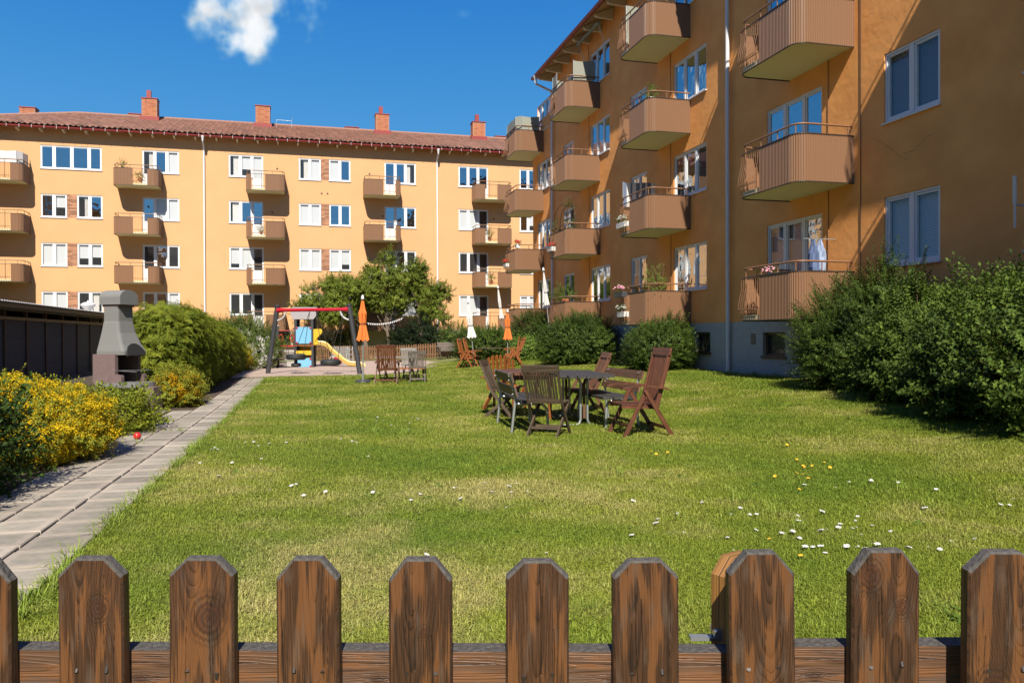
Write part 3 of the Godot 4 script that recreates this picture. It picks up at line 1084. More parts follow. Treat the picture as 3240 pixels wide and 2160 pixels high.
func build_house_a() -> void:
	# x = -t: the wall runs away from the camera to the left
	var at := Transform3D(Basis(-EA, Vector3.UP, -EB), PA)
	var hs := thing("apartment_building", "orange rendered apartment block with rows of brown balconies beside the lawn", "building", at)
	var top := [11.93, 9.21, 6.48, 3.76]
	var wh := 1.31
	var holes := []
	var pl := 1.49
	for r in 4:
		var y1: float = top[r]
		var y0 := y1 - wh
		var fl := y1 - 2.22
		holes += window(hs, [-15.69, -15.0, -14.31], y0, y1, ["vv", "vv", "vv", "VV"][r])
		holes += window(hs, [-19.67, -18.97, -18.25, -17.57], y0, y1, ["mmm", "mmm", "mmm", "vvm"][r], 2, fl)
		holes += window(hs, [-24.62, -23.95, -23.28, -22.61], y0, y1, ["mmm", "mmm", "mmd", "mmm"][r], 0, fl)
		holes += window(hs, [-27.86, -27.2, -26.56], y0, y1, ["mm", "mm", "mm", "dm"][r])
		holes += window(hs, [-31.75, -31.1, -30.43, -29.76], y0, y1, ["mmm", "mmm", "mmm", "mmm"][r], 0, fl)
		holes += window(hs, [-35.02, -34.37, -33.72], y0, y1, ["mm", "bm", "md", "md"][r])
		holes += window(hs, [-38.93, -38.3, -37.65, -37.01], y0, y1, ["mmm", "mdm", "mmm", "mdm"][r], 0, fl)
		holes += window(hs, [-12.6, -11.9, -11.2, -10.5], y0, y1, "mmm", 2, fl)
	var w := MB.new()
	wall_with_holes(w, -36.6, -2.0, pl, 12.95, holes)
	wall_with_holes(w, -39.75, -36.6, pl, 11.2, holes.filter(func(h): return h[1] < -36.6 and h[2] < 9.8))
	part(w, "wall", M["stucco_orange"], hs)
	var bh := [basement_window(hs, -19.83, -18.9, 0.65, 1.22), basement_window(hs, -23.24, -22.4, 0.68, 1.24), basement_window(hs, -30.9, -30.0, 0.68, 1.24)]
	for hh in holes:
		if hh[2] < pl: bh.append(hh)
	w = MB.new()
	wall_with_holes(w, -39.75, -2.0, -0.8, pl, bh)
	part(w, "plinth", M["plinth_grey"], hs, Transform3D(Basis.IDENTITY, Vector3(0, 0, 0.012)))
	body(hs, -36.6, -2.0, -0.8, 12.95, 11.0, "stucco_orange")
	body(hs, -39.75, -36.6, -0.8, 11.2, 11.0, "stucco_orange")
	var kit := balcony_kit(2.22, 1.32, 0.02, 0.86, 0.95, 0.052)
	for r in 4:
		var y: float = top[r] - 2.30
		for x in [-18.76, -25.75, -32.94, -40.17, -11.32]:
			balcony(hs, kit, x, y)
	var eave := 12.55
	rafters(hs, -36.9, -1.6, eave, 0.75, 0.30, 1.18)
	gutter(hs, -36.9, -1.6, eave + 0.03, 0.83, false)
	var rf := MB.new()
	rf.quad(Vector3(-36.9, eave + 0.12, 0.8), Vector3(-1.6, eave + 0.12, 0.8), Vector3(-1.6, 15.3, -5.5), Vector3(-36.9, 15.3, -5.5))
	rf.quad(Vector3(-1.6, eave + 0.12, -11.8), Vector3(-36.9, eave + 0.12, -11.8), Vector3(-36.9, 15.3, -5.5), Vector3(-1.6, 15.3, -5.5))
	rf.tri(Vector3(-36.6, 12.95, 0), Vector3(-36.6, 15.25, -5.5), Vector3(-36.6, 12.95, -11))
	rf.quad(Vector3(-39.75, 11.2, 0), Vector3(-36.6, 11.2, 0), Vector3(-36.6, 11.3, -11), Vector3(-39.75, 11.3, -11))
	part(rf, "roof", M["tile_clay"], hs)
	downpipe(hs, -21.32, eave, 0.83, 0.15)
	downpipe(hs, -36.4, eave, 0.83, 0.15)
	# expansion joints, cables, small vents
	for x in [-17.35, -24.8, -31.9]:
		var c := MB.new()
		c.tube([Vector3(x, 1.6, 0.012), Vector3(x, 12.4, 0.012)], 0.008, 5)
		part(c, "cable", M["brown_rail"], hs)
	var c2 := MB.new()
	c2.tube([Vector3(-16.35, 2.3, 0.012), Vector3(-16.33, 5.9, 0.015), Vector3(-16.36, 12.4, 0.012)], 0.007, 5)
	part(c2, "cable", M["black_metal"], hs)
	# hairline cracks in the render
	for cr in [[-15.95, 4.95, 0.9, -0.55], [-15.2, 4.5, 0.7, 0.15], [-14.0, 7.9, -0.9, 0.35], [-20.6, 5.9, 0.5, -0.9], [-26.0, 8.9, 0.7, -0.5]]:
		var k := MB.new()
		var p := Vector3(cr[0], cr[1], 0.0)
		for i in 9:
			var q := p + Vector3(cr[2] / 9.0 + rr(-0.03, 0.03), cr[3] / 9.0 + rr(-0.05, 0.05), 0)
			var hw := Vector3(0, rr(0.0015, 0.004), 0)
			k.quad(p - hw + Vector3(0, 0, 0.0015), q - hw + Vector3(0, 0, 0.0015), q + hw + Vector3(0, 0, 0.0015), p + hw + Vector3(0, 0, 0.0015))
			p = q
		part(k, "crack", M["brown_frame"], hs)
	var ve := MB.new()
	for k in 5: ve.box(Vector3(0, k * 0.055, 0), Vector3(0.2, 0.03, 0.012))
	put(ve.mesh(), "vent", M["brown_frame"], hs, Transform3D(Basis.IDENTITY, Vector3(-20.25, 0.95, 0.02)))

# the court's other two houses, outside the picture: they shade the low sky and show in the window panes
func court_house(label: String, at: Transform3D, l: float, m: String) -> void:
	var hs := thing("apartment_building", label, "building", at)
	var holes := []
	var x := -l + 2.0
	while x < -2.0:
		for y in [3.76, 6.5, 9.24, 11.98]:
			holes += window(hs, [x, x + 0.7, x + 1.4], y - 1.32, y, "mm")
		x += 4.6
	var w := MB.new()
	wall_with_holes(w, -l, 0.0, -0.5, 13.0, holes)
	part(w, "wall", M[m], hs)
	body(hs, -l, 0.0, -0.5, 13.0, 10.0, m)
	var rf := MB.new()
	rf.quad(Vector3(-l, 12.95, 0.6), Vector3(0, 12.95, 0.6), Vector3(0, 15.2, -5), Vector3(-l, 15.2, -5))
	rf.quad(Vector3(0, 12.95, -10.6), Vector3(-l, 12.95, -10.6), Vector3(-l, 15.2, -5), Vector3(0, 15.2, -5))
	rf.tri(Vector3(0, 13.0, 0), Vector3(0, 13.0, -10), Vector3(0, 15.2, -5))
	rf.tri(Vector3(-l, 13.0, -10), Vector3(-l, 13.0, 0), Vector3(-l, 15.2, -5))
	part(rf, "roof", M["tile_clay"], hs)

func build_court() -> void:
	court_house("orange apartment block closing the court opposite the balconies, out of view", Transform3D(Basis(EA, Vector3.UP, EB), Vector3(-19.5, 0, 0) + EA * 38.0), 50.0, "stucco_orange")
	court_house("pale yellow apartment block closing the court behind the camera", Transform3D(Basis(-EB, Vector3.UP, EA), Vector3(0, 0, 24) - EB * 16.0), 34.0, "stucco_yellow")
# ---------------------------------------------------------------- ground
# a sheet over the ground, given as a grid in path coordinates
func sheet(t0: float, t1: float, q0: float, q1: float, lift: float, step: float) -> MB:
	var b := MB.new()
	var nt := int(ceil((t1 - t0) / step))
	var nq := int(ceil((q1 - q0) / step))
	var rows := []
	for i in nt + 1:
		var row := []
		for j in nq + 1:
			var p := pt(lerpf(t0, t1, float(i) / nt), lerpf(q0, q1, float(j) / nq), lift)
			row.append(b.vert(p, Vector3.UP, Vector2(p.x, p.z)))
		rows.append(row)
	for i in nt:
		for j in nq:
			b.idx.append_array(PackedInt32Array([rows[i][j], rows[i + 1][j], rows[i + 1][j + 1], rows[i][j], rows[i + 1][j + 1], rows[i][j + 1]]))
	return b

# a flat-sided area given by its outline in world x, z; fan from the middle, cut fine enough to follow the ground
func area(outline: Array, lift: float) -> MB:
	var b := MB.new()
	var mid := Vector2.ZERO
	for p in outline: mid += p
	mid /= outline.size()
	var n := outline.size()
	for i in n:
		var a: Vector2 = outline[i]
		var c: Vector2 = outline[(i + 1) % n]
		for k in 6:
			var s0 := k / 6.0
			var s1 := (k + 1) / 6.0
			var ps := []
			for q in [mid.lerp(a, s0), mid.lerp(a, s1), mid.lerp(c, s1), mid.lerp(c, s0)]:
				ps.append(Vector3(q.x, ground(q.x, q.y) + lift, q.y))
			var nn: Vector3 = (ps[1] - ps[0]).cross(ps[3] - ps[0])
			if k == 0: nn = (ps[1] - ps[0]).cross(ps[2] - ps[0])
			if nn.y < 0: ps.reverse()
			var base := b.v.size()
			for q in ps: b.vert(q, Vector3.UP, Vector2(q.x, q.z))
			b.idx.append_array(PackedInt32Array([base, base + 2, base + 1, base, base + 3, base + 2]))
	return b

func build_ground() -> void:
	# the lawn is the ground sheet itself: fine near the camera, coarse towards the horizon
	var b := MB.new()
	var lines := []
	var xs := [-180.0, -90.0, -50.0, -35.0]
	var x := -25.0
	while x <= 25.0:
		xs.append(x)
		x += 0.8
	xs.append_array([35.0, 60.0, 180.0])
	var zs := [60.0, 20.0, 5.0]
	var z := 0.0
	while z >= -62.0:
		zs.append(z)
		z -= 0.8
	zs.append_array([-80.0, -120.0, -240.0])
	for zz in zs:
		var row := []
		for xx in xs:
			row.append(b.vert(Vector3(xx, ground(xx, zz), zz), Vector3.UP, Vector2(xx, zz)))
		lines.append(row)
	for i in zs.size() - 1:
		for j in xs.size() - 1:
			b.idx.append_array(PackedInt32Array([lines[i][j], lines[i + 1][j], lines[i + 1][j + 1], lines[i][j], lines[i + 1][j + 1], lines[i][j + 1]]))
	structure(part(b, "lawn", M["turf"], self))
	# path: bed and slabs
	var path := sub("path", self)
	structure(path)
	part(sheet(1.0, 27.2, -2.28, -1.21, 0.004, 0.6), "path_bed", M["soil"], path)
	var slabs := []
	for k in 3:
		var s := MB.new()
		var w := 0.168
		var l := 0.178
		var h := 0.022
		var e := 0.006
		s.quad(Vector3(-w + e, h, -l + e), Vector3(-w + e, h, l - e), Vector3(w - e, h, l - e), Vector3(w - e, h, -l + e))
		for q in [[Vector3(-w, h - e, l), Vector3(w, h - e, l), Vector3(w - e, h, l - e), Vector3(-w + e, h, l - e)], [Vector3(w, h - e, -l), Vector3(-w, h - e, -l), Vector3(-w + e, h, -l + e), Vector3(w - e, h, -l + e)], [Vector3(-w, h - e, -l), Vector3(-w, h - e, l), Vector3(-w + e, h, l - e), Vector3(-w + e, h, -l + e)], [Vector3(w, h - e, l), Vector3(w, h - e, -l), Vector3(w - e, h, -l + e), Vector3(w - e, h, l - e)]]:
			s.quad(q[0], q[1], q[2], q[3])
		for q in [[Vector3(-w, 0, l), Vector3(w, 0, l)], [Vector3(w, 0, -l), Vector3(-w, 0, -l)], [Vector3(-w, 0, -l), Vector3(-w, 0, l)], [Vector3(w, 0, l), Vector3(w, 0, -l)]]:
			s.quad(q[0], q[1], q[1] + Vector3(0, h - e, 0), q[0] + Vector3(0, h - e, 0))
		slabs.append(s.mesh())
	var sm := []
	for k in 4:
		var m: StandardMaterial3D = M["slab"].duplicate()
		m.albedo_color = lin(0.95, 0.95, 0.95) * [1.0, 0.9, 1.08, 0.96][k]
		if k % 2: m.uv1_scale = Vector3(-1, 1, 1)
		if k > 1: m.uv1_scale.y = -1
		sm.append(m)
	for c in 3:
		var q: float = [-1.395, -1.745, -2.095][c]
		var t: float = 1.4 + [0.0, 0.13, 0.06][c]
		var end: float = [26.9, 26.6, 15.0][c]
		while t < end:
			var p := pt(t, q, rr(0.0, 0.006))
			var g := pt(t + 0.3, q) - pt(t - 0.3, q)
			var bs := Basis(EB, Vector3.UP, -EA).rotated(EB, 0.0)
			bs = Basis(EB, Vector3.UP, -EA) * Basis.from_euler(Vector3(atan2(g.y, 0.6) + rr(-0.006, 0.006), rr(-0.012, 0.012), rr(-0.008, 0.008)))
			put(slabs[0], "slab", sm[R.randi() % 4], path, Transform3D(bs, p))
			t += 0.374
	# playground gravel
	var sand := area([Vector2(-9.4, -26.0), Vector2(-8.1, -26.6), Vector2(-4.72, -27.7), Vector2(-3.6, -31.0), Vector2(-3.0, -36.0), Vector2(-4.5, -41.0), Vector2(-9.0, -43.5), Vector2(-14.0, -43.5), Vector2(-13.4, -34.0), Vector2(-11.4, -30.0), Vector2(-10.0, -27.2)], 0.012)
	structure(part(sand, "gravel_ground", M["gravel"], self))
	structure(part(sheet(0.5, 33.0, -9.5, -2.27, 0.009, 0.8), "planting_bed", M["soil"], self))
	# stone slabs at the grill
	var gs := sub("grill_paving", self)
	structure(gs)
	for i in 3:
		for j in 4:
			var s := MB.new()
			s.box(Vector3.ZERO, Vector3(0.48, 0.05, 0.48))
			part(s, "slab", M["stone_slab"], gs, Transform3D(Basis(EB, Vector3.UP, -EA), pt(13.2 + j * 0.5, -2.56 - i * 0.5, 0.012)))
# ---------------------------------------------------------------- left: grill, shed, lamp, ball
func build_left() -> void:
	# concrete garden grill; local z towards the path, x along it
	var at := Transform3D(Basis(Vector3.UP, deg_to_rad(-18.0)), Vector3(-7.28, ground(-7.31, -14.75), -14.75))
	var g := thing("garden_grill", "grey concrete barbecue with tall flared chimney hood beside the path", "barbecue", at)
	# hood: rounded rectangles stacked
	var ring := func(y: float, w: float, d: float, dx: float, r: float) -> Array:
		var pts := []
		for k in 4:
			var cx := (w * 0.5 - r) * (1 if k == 0 or k == 3 else -1)
			var cz := (d * 0.5 - r) * (1 if k < 2 else -1)
			for i in 5:
				var an := PI * 0.5 * k + PI * 0.5 * i / 4.0
				pts.append(Vector3(dx + cx + r * cos(an), y, cz + r * sin(an)))
		return pts
	var loft := func(b: MB, rings: Array) -> void:
		for i in rings.size() - 1:
			var n: int = rings[i].size()
			for k in n:
				b.quad(rings[i][(k + 1) % n], rings[i][k], rings[i + 1][k], rings[i + 1][(k + 1) % n])
	var hood := MB.new()
	# the hood flares to the right, over the open hearth
	loft.call(hood, [ring.call(1.000, 0.516, 0.504, 0.04, 0.03), ring.call(1.008, 0.636, 0.576, 0.05, 0.05), ring.call(1.074, 0.636, 0.576, 0.05, 0.05), ring.call(1.197, 0.550, 0.526, 0.02, 0.06), ring.call(1.410, 0.430, 0.450, -0.01, 0.06), ring.call(1.590, 0.361, 0.396, -0.015, 0.05), ring.call(1.623, 0.344, 0.378, -0.015, 0.04), ring.call(1.902, 0.335, 0.378, -0.015, 0.04)])
	part(hood, "hood", M["grill_concrete"], g)
	var shade_arch := MB.new()  # solid black arch set on the hood; its colour stands for the opening's shade
	shade_arch.prism([Vector2(-0.22, 1.03), Vector2(0.22, 1.03), Vector2(0.20, 1.13), Vector2(0.13, 1.22), Vector2(0.05, 1.26), Vector2(-0.05, 1.26), Vector2(-0.13, 1.22), Vector2(-0.20, 1.13)], 0.0, 0.05, Transform3D(Basis(Vector3(0, 0, -1), Vector3(-0.36, 0.933, 0).normalized(), Vector3(0.933, 0.36, 0).normalized()), Vector3(0.742, 0.02, 0)))
	part(shade_arch, "mouth_shade", M["black_metal"], g)
	# cap like a half barrel lying across
	var cap := MB.new()
	var prof := [Vector2(-0.22, 1.927), Vector2(0.2, 1.927), Vector2(0.21, 2.066)]
	for k in range(1, 8):
		var an := PI * k / 8.0
		prof.append(Vector2(-0.005 + 0.215 * cos(an), 2.066 + 0.13 * sin(an)))
	prof.append(Vector2(-0.22, 2.066))
	cap.prism(prof, -0.24, 0.24, Transform3D(Basis(Vector3(0, 0, -1), Vector3(0, 1, 0), Vector3(1, 0, 0)), Vector3.ZERO))
	part(cap, "cap", M["grill_concrete"], g)
	var neck := MB.new()
	neck.box(Vector3(-0.015, 1.910, 0), Vector3(0.37, 0.05, 0.38))
	part(neck, "neck", M["grill_stone"], g)
	# hearth walls with stepped cheeks
	var cheek := MB.new()
	for z in [[-0.31, -0.24], [0.24, 0.31]]:
		cheek.prism([Vector2(-0.31, 0.0), Vector2(0.34, 0.0), Vector2(0.34, 0.6), Vector2(0.33, 0.64), Vector2(0.20, 0.65), Vector2(0.20, 1.02), Vector2(-0.31, 1.02)], z[0], z[1])
	part(cheek, "cheek", M["grill_stone"], g)
	var back := MB.new()
	back.box(Vector3(-0.275, 0.51, 0), Vector3(0.07, 1.02, 0.47))
	part(back, "back_wall", M["grill_stone"], g)
	var table := MB.new()
	table.prism([Vector2(-0.2, -0.36), Vector2(0.5, -0.36), Vector2(0.62, -0.28), Vector2(0.66, -0.12), Vector2(0.66, 0.12), Vector2(0.62, 0.28), Vector2(0.5, 0.36), Vector2(-0.2, 0.36)], 0.42, 0.50, Transform3D(Basis(Vector3(1, 0, 0), Vector3(0, 0, -1), Vector3(0, 1, 0)), Vector3.ZERO))
	part(table, "hearth_slab", M["grill_concrete"], g)
	var leg := MB.new()
	leg.box(Vector3(0.38, 0.2, 0.0), Vector3(0.22, 0.42, 0.5))
	leg.box(Vector3(-0.05, 0.2, 0.0), Vector3(0.3, 0.42, 0.46))
	part(leg, "foot", M["grill_stone"], g)
	var grid := MB.new()
	for k in 12: grid.tube([Vector3(-0.2, 0.72, -0.21 + k * 0.038), Vector3(0.5, 0.72, -0.21 + k * 0.038)], 0.004, 4)
	grid.tube([Vector3(-0.02, 0.72, 0.27), Vector3(0.16, 0.725, 0.28)], 0.016, 6)
	grid.tube([Vector3(0.16, 0.725, 0.28), Vector3(0.66, 0.70, 0.28)], 0.007, 6)
	part(grid, "grate", M["steel_bolt"], g)
	# bin-like stone block in front
	var bl := MB.new()
	bl.box(Vector3(0, 0.21, 0), Vector3(0.3, 0.42, 0.3))
	var blk := part(bl, "stone_block", M["grill_stone"], self, Transform3D(Basis(Vector3.UP, -0.1), Vector3(-6.6, ground(-6.6, -14.5), -14.5)))
	tag(blk, "dark stone block standing at the foot of the barbecue", "stone block")
	# shed with corrugated roof, parallel to the path; local x along EA
	var sh := thing("shed", "long dark shed with pebbledash walls and corrugated roof behind the bushes", "shed", Transform3D(Basis(EA, Vector3.UP, EB), Vector3(-8.02, 0, 0)))
	# the roof edge line passes x = -8.02 - 0.2605 d, y = 2.16
	var roof := MB.new()
	var x := 14.0
	var lastp := Vector2(x, 0)
	while x < 46.0:
		x += 0.038
		var q := Vector2(x, 0.018 * sin(x * TAU / 0.19))
		roof.quad(Vector3(lastp.x, 2.16 + lastp.y, 0.0), Vector3(q.x, 2.16 + q.y, 0.0), Vector3(q.x, 2.05 + q.y, -3.4), Vector3(lastp.x, 2.05 + lastp.y, -3.4))
		roof.quad(Vector3(lastp.x, 2.150 + lastp.y, 0.0), Vector3(q.x, 2.150 + q.y, 0.0), Vector3(q.x, 2.16 + q.y, 0.0), Vector3(lastp.x, 2.16 + lastp.y, 0.0))
		lastp = q
	part(roof, "corrugated_roof", M["roof_sheet"], sh)
	var fb := MB.new()
	fb.box(Vector3(30, 2.06, -0.10), Vector3(32, 0.13, 0.05))
	fb.box(Vector3(30, 1.99, -1.9), Vector3(32, 0.1, 3.2))
	part(fb, "roof_beam", M["teak_dark"], sh)
	var tr := MB.new()
	tr.box(Vector3(30, 1.72, -0.42), Vector3(32, 0.09, 0.05))
	part(tr, "top_rail", M["plank_brown"], sh)
	var n := 0
	x = 14.0
	while x < 45.5:
		var p := MB.new()
		p.box(Vector3(x + 0.92, 0.72, -0.47), Vector3(1.76, 1.95, 0.06))
		part(p, "wall_panel", M["pebbledash"], sh)
		var po := MB.new()
		po.box(Vector3(x, 0.85, -0.45), Vector3(0.08, 2.2, 0.11))
		part(po, "post", M["fence_brown"], sh)
		x += 1.85
	var bk := MB.new()
	bk.box(Vector3(30, 0.9, -3.3), Vector3(32, 2.2, 0.08))
	part(bk, "rear_wall", M["pebbledash"], sh)
	# bowl-shaped garden lamp behind the shed
	var lp := thing("garden_lamp", "white bowl-shaped garden lamp standing behind the shed roof", "lamp", Transform3D(Basis.IDENTITY, Vector3(-18.1, -0.19, -34.0)))
	var b := MB.new()
	b.lathe([Vector2(0.06, 2.42), Vector2(0.13, 2.52), Vector2(0.28, 2.70), Vector2(0.30, 2.75), Vector2(0.28, 2.78), Vector2(0.15, 2.85), Vector2(0.04, 2.87), Vector2(0.03, 2.93), Vector2(0.0, 2.94)], 20)
	part(b, "shade", M["white_paint"], lp)
	b = MB.new()
	b.tube([Vector3(0, 0, 0), Vector3(0, 2.45, 0)], 0.07, 12)
	part(b, "post", M["white_pipe"], lp)
	# red ball
	var ball := thing("toy_ball", "small red toy ball lying at the edge of the path", "ball", Transform3D(Basis.IDENTITY, Vector3(-4.6, ground(-4.6, -9.75) + 0.10, -9.75)))
	b = MB.new()
	var pr := []
	for k in 13: pr.append(Vector2(0.045 * sin(PI * k / 12.0), -0.045 * cos(PI * k / 12.0)))
	b.lathe(pr, 18, Vector3(0, -0.03, 0))
	part(b, "rubber_shell", M["ball_red"], ball)
	b = MB.new()
	b.tube([Vector3(0.0, 0.01, 0.0), Vector3(0.0, 0.02, 0.0)], 0.008, 8)
	part(b, "valve", M["black_metal"], ball)
# ---------------------------------------------------------------- playground
func chain(b: MB, a: Vector3, c: Vector3) -> void:
	b.tube([a, c], 0.011, 5)

func build_playground() -> void:
	var gy := -0.19
	# swing: two leaning posts at each end of a red beam
	var L := Vector3(-8.98, gy, -29.2)
	var Rr := Vector3(-5.42, gy, -28.4)
	var ax := (Rr - L).normalized()
	var across := Vector3(-ax.z, 0, ax.x)
	var sw := thing("swing_frame", "playground swing frame with black leaning posts and red crossbeam", "swing", Transform3D.IDENTITY)
	var tl := L + ax * 0.42 + Vector3(0, 2.42, 0)
	var trr := Rr - ax * 0.42 + Vector3(0, 2.42, 0)
	for e in [[L, tl, 1.0], [Rr, trr, -1.0]]:
		var p := MB.new()
		p.tube([e[0] - Vector3(0, 0.1, 0), e[1] + Vector3(0, 0.05, 0)], 0.088, 16)
		part(p, "post", M["post_black"], sw)
		var cp := MB.new()
		cp.tube([e[1] + Vector3(0, 0.02, 0), e[1] + Vector3(0, 0.10, 0)], 0.11, 14)
		part(cp, "post_cap", M["post_black"], sw)
		var br := MB.new()
		var lo: Vector3 = e[1].lerp(e[0], 0.20)
		var pts := []
		for k in 8:
			var a := k / 7.0
			pts.append(lo + ax * e[2] * (0.42 * sin(a * PI * 0.5)) + Vector3(0, 0.36 * (1 - cos(a * PI * 0.5)), 0))
		br.tube(pts, 0.035, 8)
		part(br, "bracket", M["play_grey"], sw)
	var bm := MB.new()
	bm.tube([tl + Vector3(0, -0.1, 0), tl + ax * 0.25 + Vector3(0, -0.1, 0), trr - ax * 0.25 + Vector3(0, -0.1, 0), trr + Vector3(0, -0.1, 0)], 0.062, 12)
	for e in [[tl, 1.0], [trr, -1.0]]:
		bm.tube([e[0] + Vector3(0, -0.1, 0), e[0] + ax * e[1] * 0.3 + Vector3(0, -0.1, 0)], 0.105, 12, 0.062)
	part(bm, "crossbeam", M["play_red"], sw)
	# tyre seats hang on chains
	for q in [[0.26, "tyre swing seat hanging beside the climbing tower, nearer the hedge", 0.62], [0.74, "tyre swing seat hanging in front of the yellow slide", 0.42]]:
		var mid: Vector3 = tl.lerp(trr, q[0]) + Vector3(0, -0.16, 0)
		var seat := thing("tyre_swing", q[1], "swing seat", Transform3D(Basis.IDENTITY, Vector3(mid.x, gy + q[2], mid.z)), "tyre swings on the red crossbeam")
		var t := MB.new()
		t.lathe([Vector2(0.16, -0.09), Vector2(0.30, -0.11), Vector2(0.35, -0.06), Vector2(0.36, 0.0), Vector2(0.35, 0.06), Vector2(0.30, 0.11), Vector2(0.16, 0.09), Vector2(0.19, 0.0), Vector2(0.16, -0.09)], 28)
		for k in 3:
			var yy := -0.05 + 0.05 * k
			t.lathe([Vector2(0.352, yy - 0.008), Vector2(0.366, yy), Vector2(0.352, yy + 0.008)], 28)
		part(t, "tyre", M["rubber"], seat)
		var ch := MB.new()
		for s in [-1.0, 1.0]:
			chain(ch, Vector3(s * 0.27, 0.1, 0), Vector3(0, 0, 0) + ax * s * 0.55 + Vector3(0, mid.y - gy - q[2], 0))
			chain(ch, Vector3(0, 0.1, s * 0.27), ax * (0.55 * s) + Vector3(0, mid.y - gy - q[2], 0))
		part(ch, "chain", M["black_metal"], seat)
		if q[0] < 0.5:
			var bt := MB.new()
			bt.lathe([Vector2(0.0, -0.36), Vector2(0.14, -0.36), Vector2(0.18, -0.32), Vector2(0.18, -0.27), Vector2(0.14, -0.23), Vector2(0.05, -0.22), Vector2(0.05, -0.05)], 18)
			part(bt, "bumper", M["rubber"], seat)
	# climbing tower with slide
	var tw := thing("play_tower", "climbing tower with blue panels, grey roof and yellow slide", "play tower", Transform3D(Basis(Vector3.UP, 0.1), Vector3(-9.2, gy, -35.4)))
	for s in [[-0.36, 0.36], [0.36, 0.36], [-0.36, -0.36], [0.36, -0.36]]:
		var p := MB.new()
		p.box(Vector3(s[0], 1.08, s[1]), Vector3(0.11, 2.36, 0.11))
		part(p, "post", M["post_black"], tw)
	for y in [[1.05, 1.78, "play_blue"], [0.02, 0.42, "play_blue"], [0.55, 0.74, "play_yellow"]]:
		var p := MB.new()
		p.box(Vector3(0.0, (y[0] + y[1]) * 0.5, 0.43), Vector3(0.66, y[1] - y[0], 0.03))
		var po := part(p, "panel", M[y[2]], tw)
		if y[2] == "play_blue":
			var bo := MB.new()
			for c in [[-0.29, y[0] + 0.04], [0.29, y[0] + 0.04], [-0.29, y[1] - 0.04], [0.29, y[1] - 0.04]]:
				bo.tube([Vector3(c[0], c[1], 0.44), Vector3(c[0], c[1], 0.475)], 0.04, 10)
			part(bo, "bolt_cap", M["play_red"], po)
	var dk := MB.new()
	dk.box(Vector3(0, 0.97, 0), Vector3(0.84, 0.05, 0.84))
	part(dk, "deck", M["teak_orange"], tw)
	var bp := MB.new()
	bp.box(Vector3(0, 0.6, -0.43), Vector3(0.62, 0.62, 0.03))
	part(bp, "panel", M["play_yellow"], tw)
	var rf := MB.new()
	rf.prism([Vector2(-0.48, 2.12), Vector2(0.42, 2.12), Vector2(0.53, 2.25), Vector2(0.57, 2.62), Vector2(-0.57, 2.62), Vector2(-0.55, 2.3)], 0.36, 0.42)
	rf.quad(Vector3(-0.57, 2.62, 0.42), Vector3(0.57, 2.62, 0.42), Vector3(0.5, 2.68, -0.42), Vector3(-0.5, 2.68, -0.42))
	rf.prism([Vector2(-0.48, 2.12), Vector2(0.42, 2.12), Vector2(0.57, 2.62), Vector2(-0.57, 2.62)], -0.42, -0.36)
	part(rf, "roof", M["roof_grey"], tw)
	# wavy side board at the top of the slide
	var wv := MB.new()
	wv.prism([Vector2(0.42, 1.0), Vector2(0.62, 1.0), Vector2(0.60, 1.2), Vector2(0.56, 1.3), Vector2(0.78, 1.52), Vector2(0.80, 1.64), Vector2(0.72, 1.70), Vector2(0.42, 1.68)], 0.36, 0.40)
	part(wv, "side_board", M["play_yellow"], tw)
	# slide trough
	var sl := MB.new()
	var prof := [Vector2(0.42, 0.98), Vector2(0.75, 0.97), Vector2(0.95, 0.88), Vector2(1.2, 0.62), Vector2(1.5, 0.36), Vector2(1.75, 0.16), Vector2(2.0, 0.06), Vector2(2.35, 0.03), Vector2(2.62, -0.06)]
	var spl := []
	for i in prof.size() - 1:
		for k in 4:
			var a: Vector2 = prof[maxi(i - 1, 0)]
			var d: Vector2 = prof[mini(i + 2, prof.size() - 1)]
			spl.append(prof[i].cubic_interpolate(prof[i + 1], a, d, k / 4.0))
	spl.append(prof[-1])
	var sec := [Vector2(0.30, 0.16), Vector2(0.29, 0.185), Vector2(0.265, 0.18), Vector2(0.22, 0.03), Vector2(0.0, 0.0), Vector2(-0.22, 0.03), Vector2(-0.265, 0.18), Vector2(-0.29, 0.185), Vector2(-0.30, 0.16), Vector2(-0.24, 0.0), Vector2(0.0, -0.03), Vector2(0.24, 0.0), Vector2(0.30, 0.16)]
	for i in spl.size() - 1:
		for k in sec.size() - 1:
			var a: Vector2 = sec[k]
			var c: Vector2 = sec[k + 1]
			sl.quad(Vector3(spl[i].x, spl[i].y + c.y, c.x), Vector3(spl[i].x, spl[i].y + a.y, a.x), Vector3(spl[i + 1].x, spl[i + 1].y + a.y, a.x), Vector3(spl[i + 1].x, spl[i + 1].y + c.y, c.x))
	part(sl, "slide", M["slide_yellow"], tw)
	var st := MB.new()
	st.tube([Vector3(2.4, -0.02, 0.2), Vector3(2.4, -0.2, 0.2)], 0.02, 6)
	st.tube([Vector3(2.4, -0.02, -0.2), Vector3(2.4, -0.2, -0.2)], 0.02, 6)
	part(st, "slide_leg", M["galvanised"], tw)
	# stair with grey risers, red handrail and steering ring
	var lp := MB.new()
	lp.box(Vector3(-1.12, 0.9, 0.4), Vector3(0.11, 1.85, 0.11))
	part(lp, "post", M["post_black"], tw)
	var lc := MB.new()
	lc.box(Vector3(-1.12, 1.84, 0.4), Vector3(0.13, 0.04, 0.13))
	part(lc, "post_cap", M["play_grey"], tw)
	for k in 7:
		var r := MB.new()
		r.box(Vector3(-0.74, 0.1 + 0.125 * k, 0.42 - 0.03 * k), Vector3(0.62, 0.075, 0.05))
		part(r, "stair_board", M["play_grey"], tw)
	var tp := MB.new()
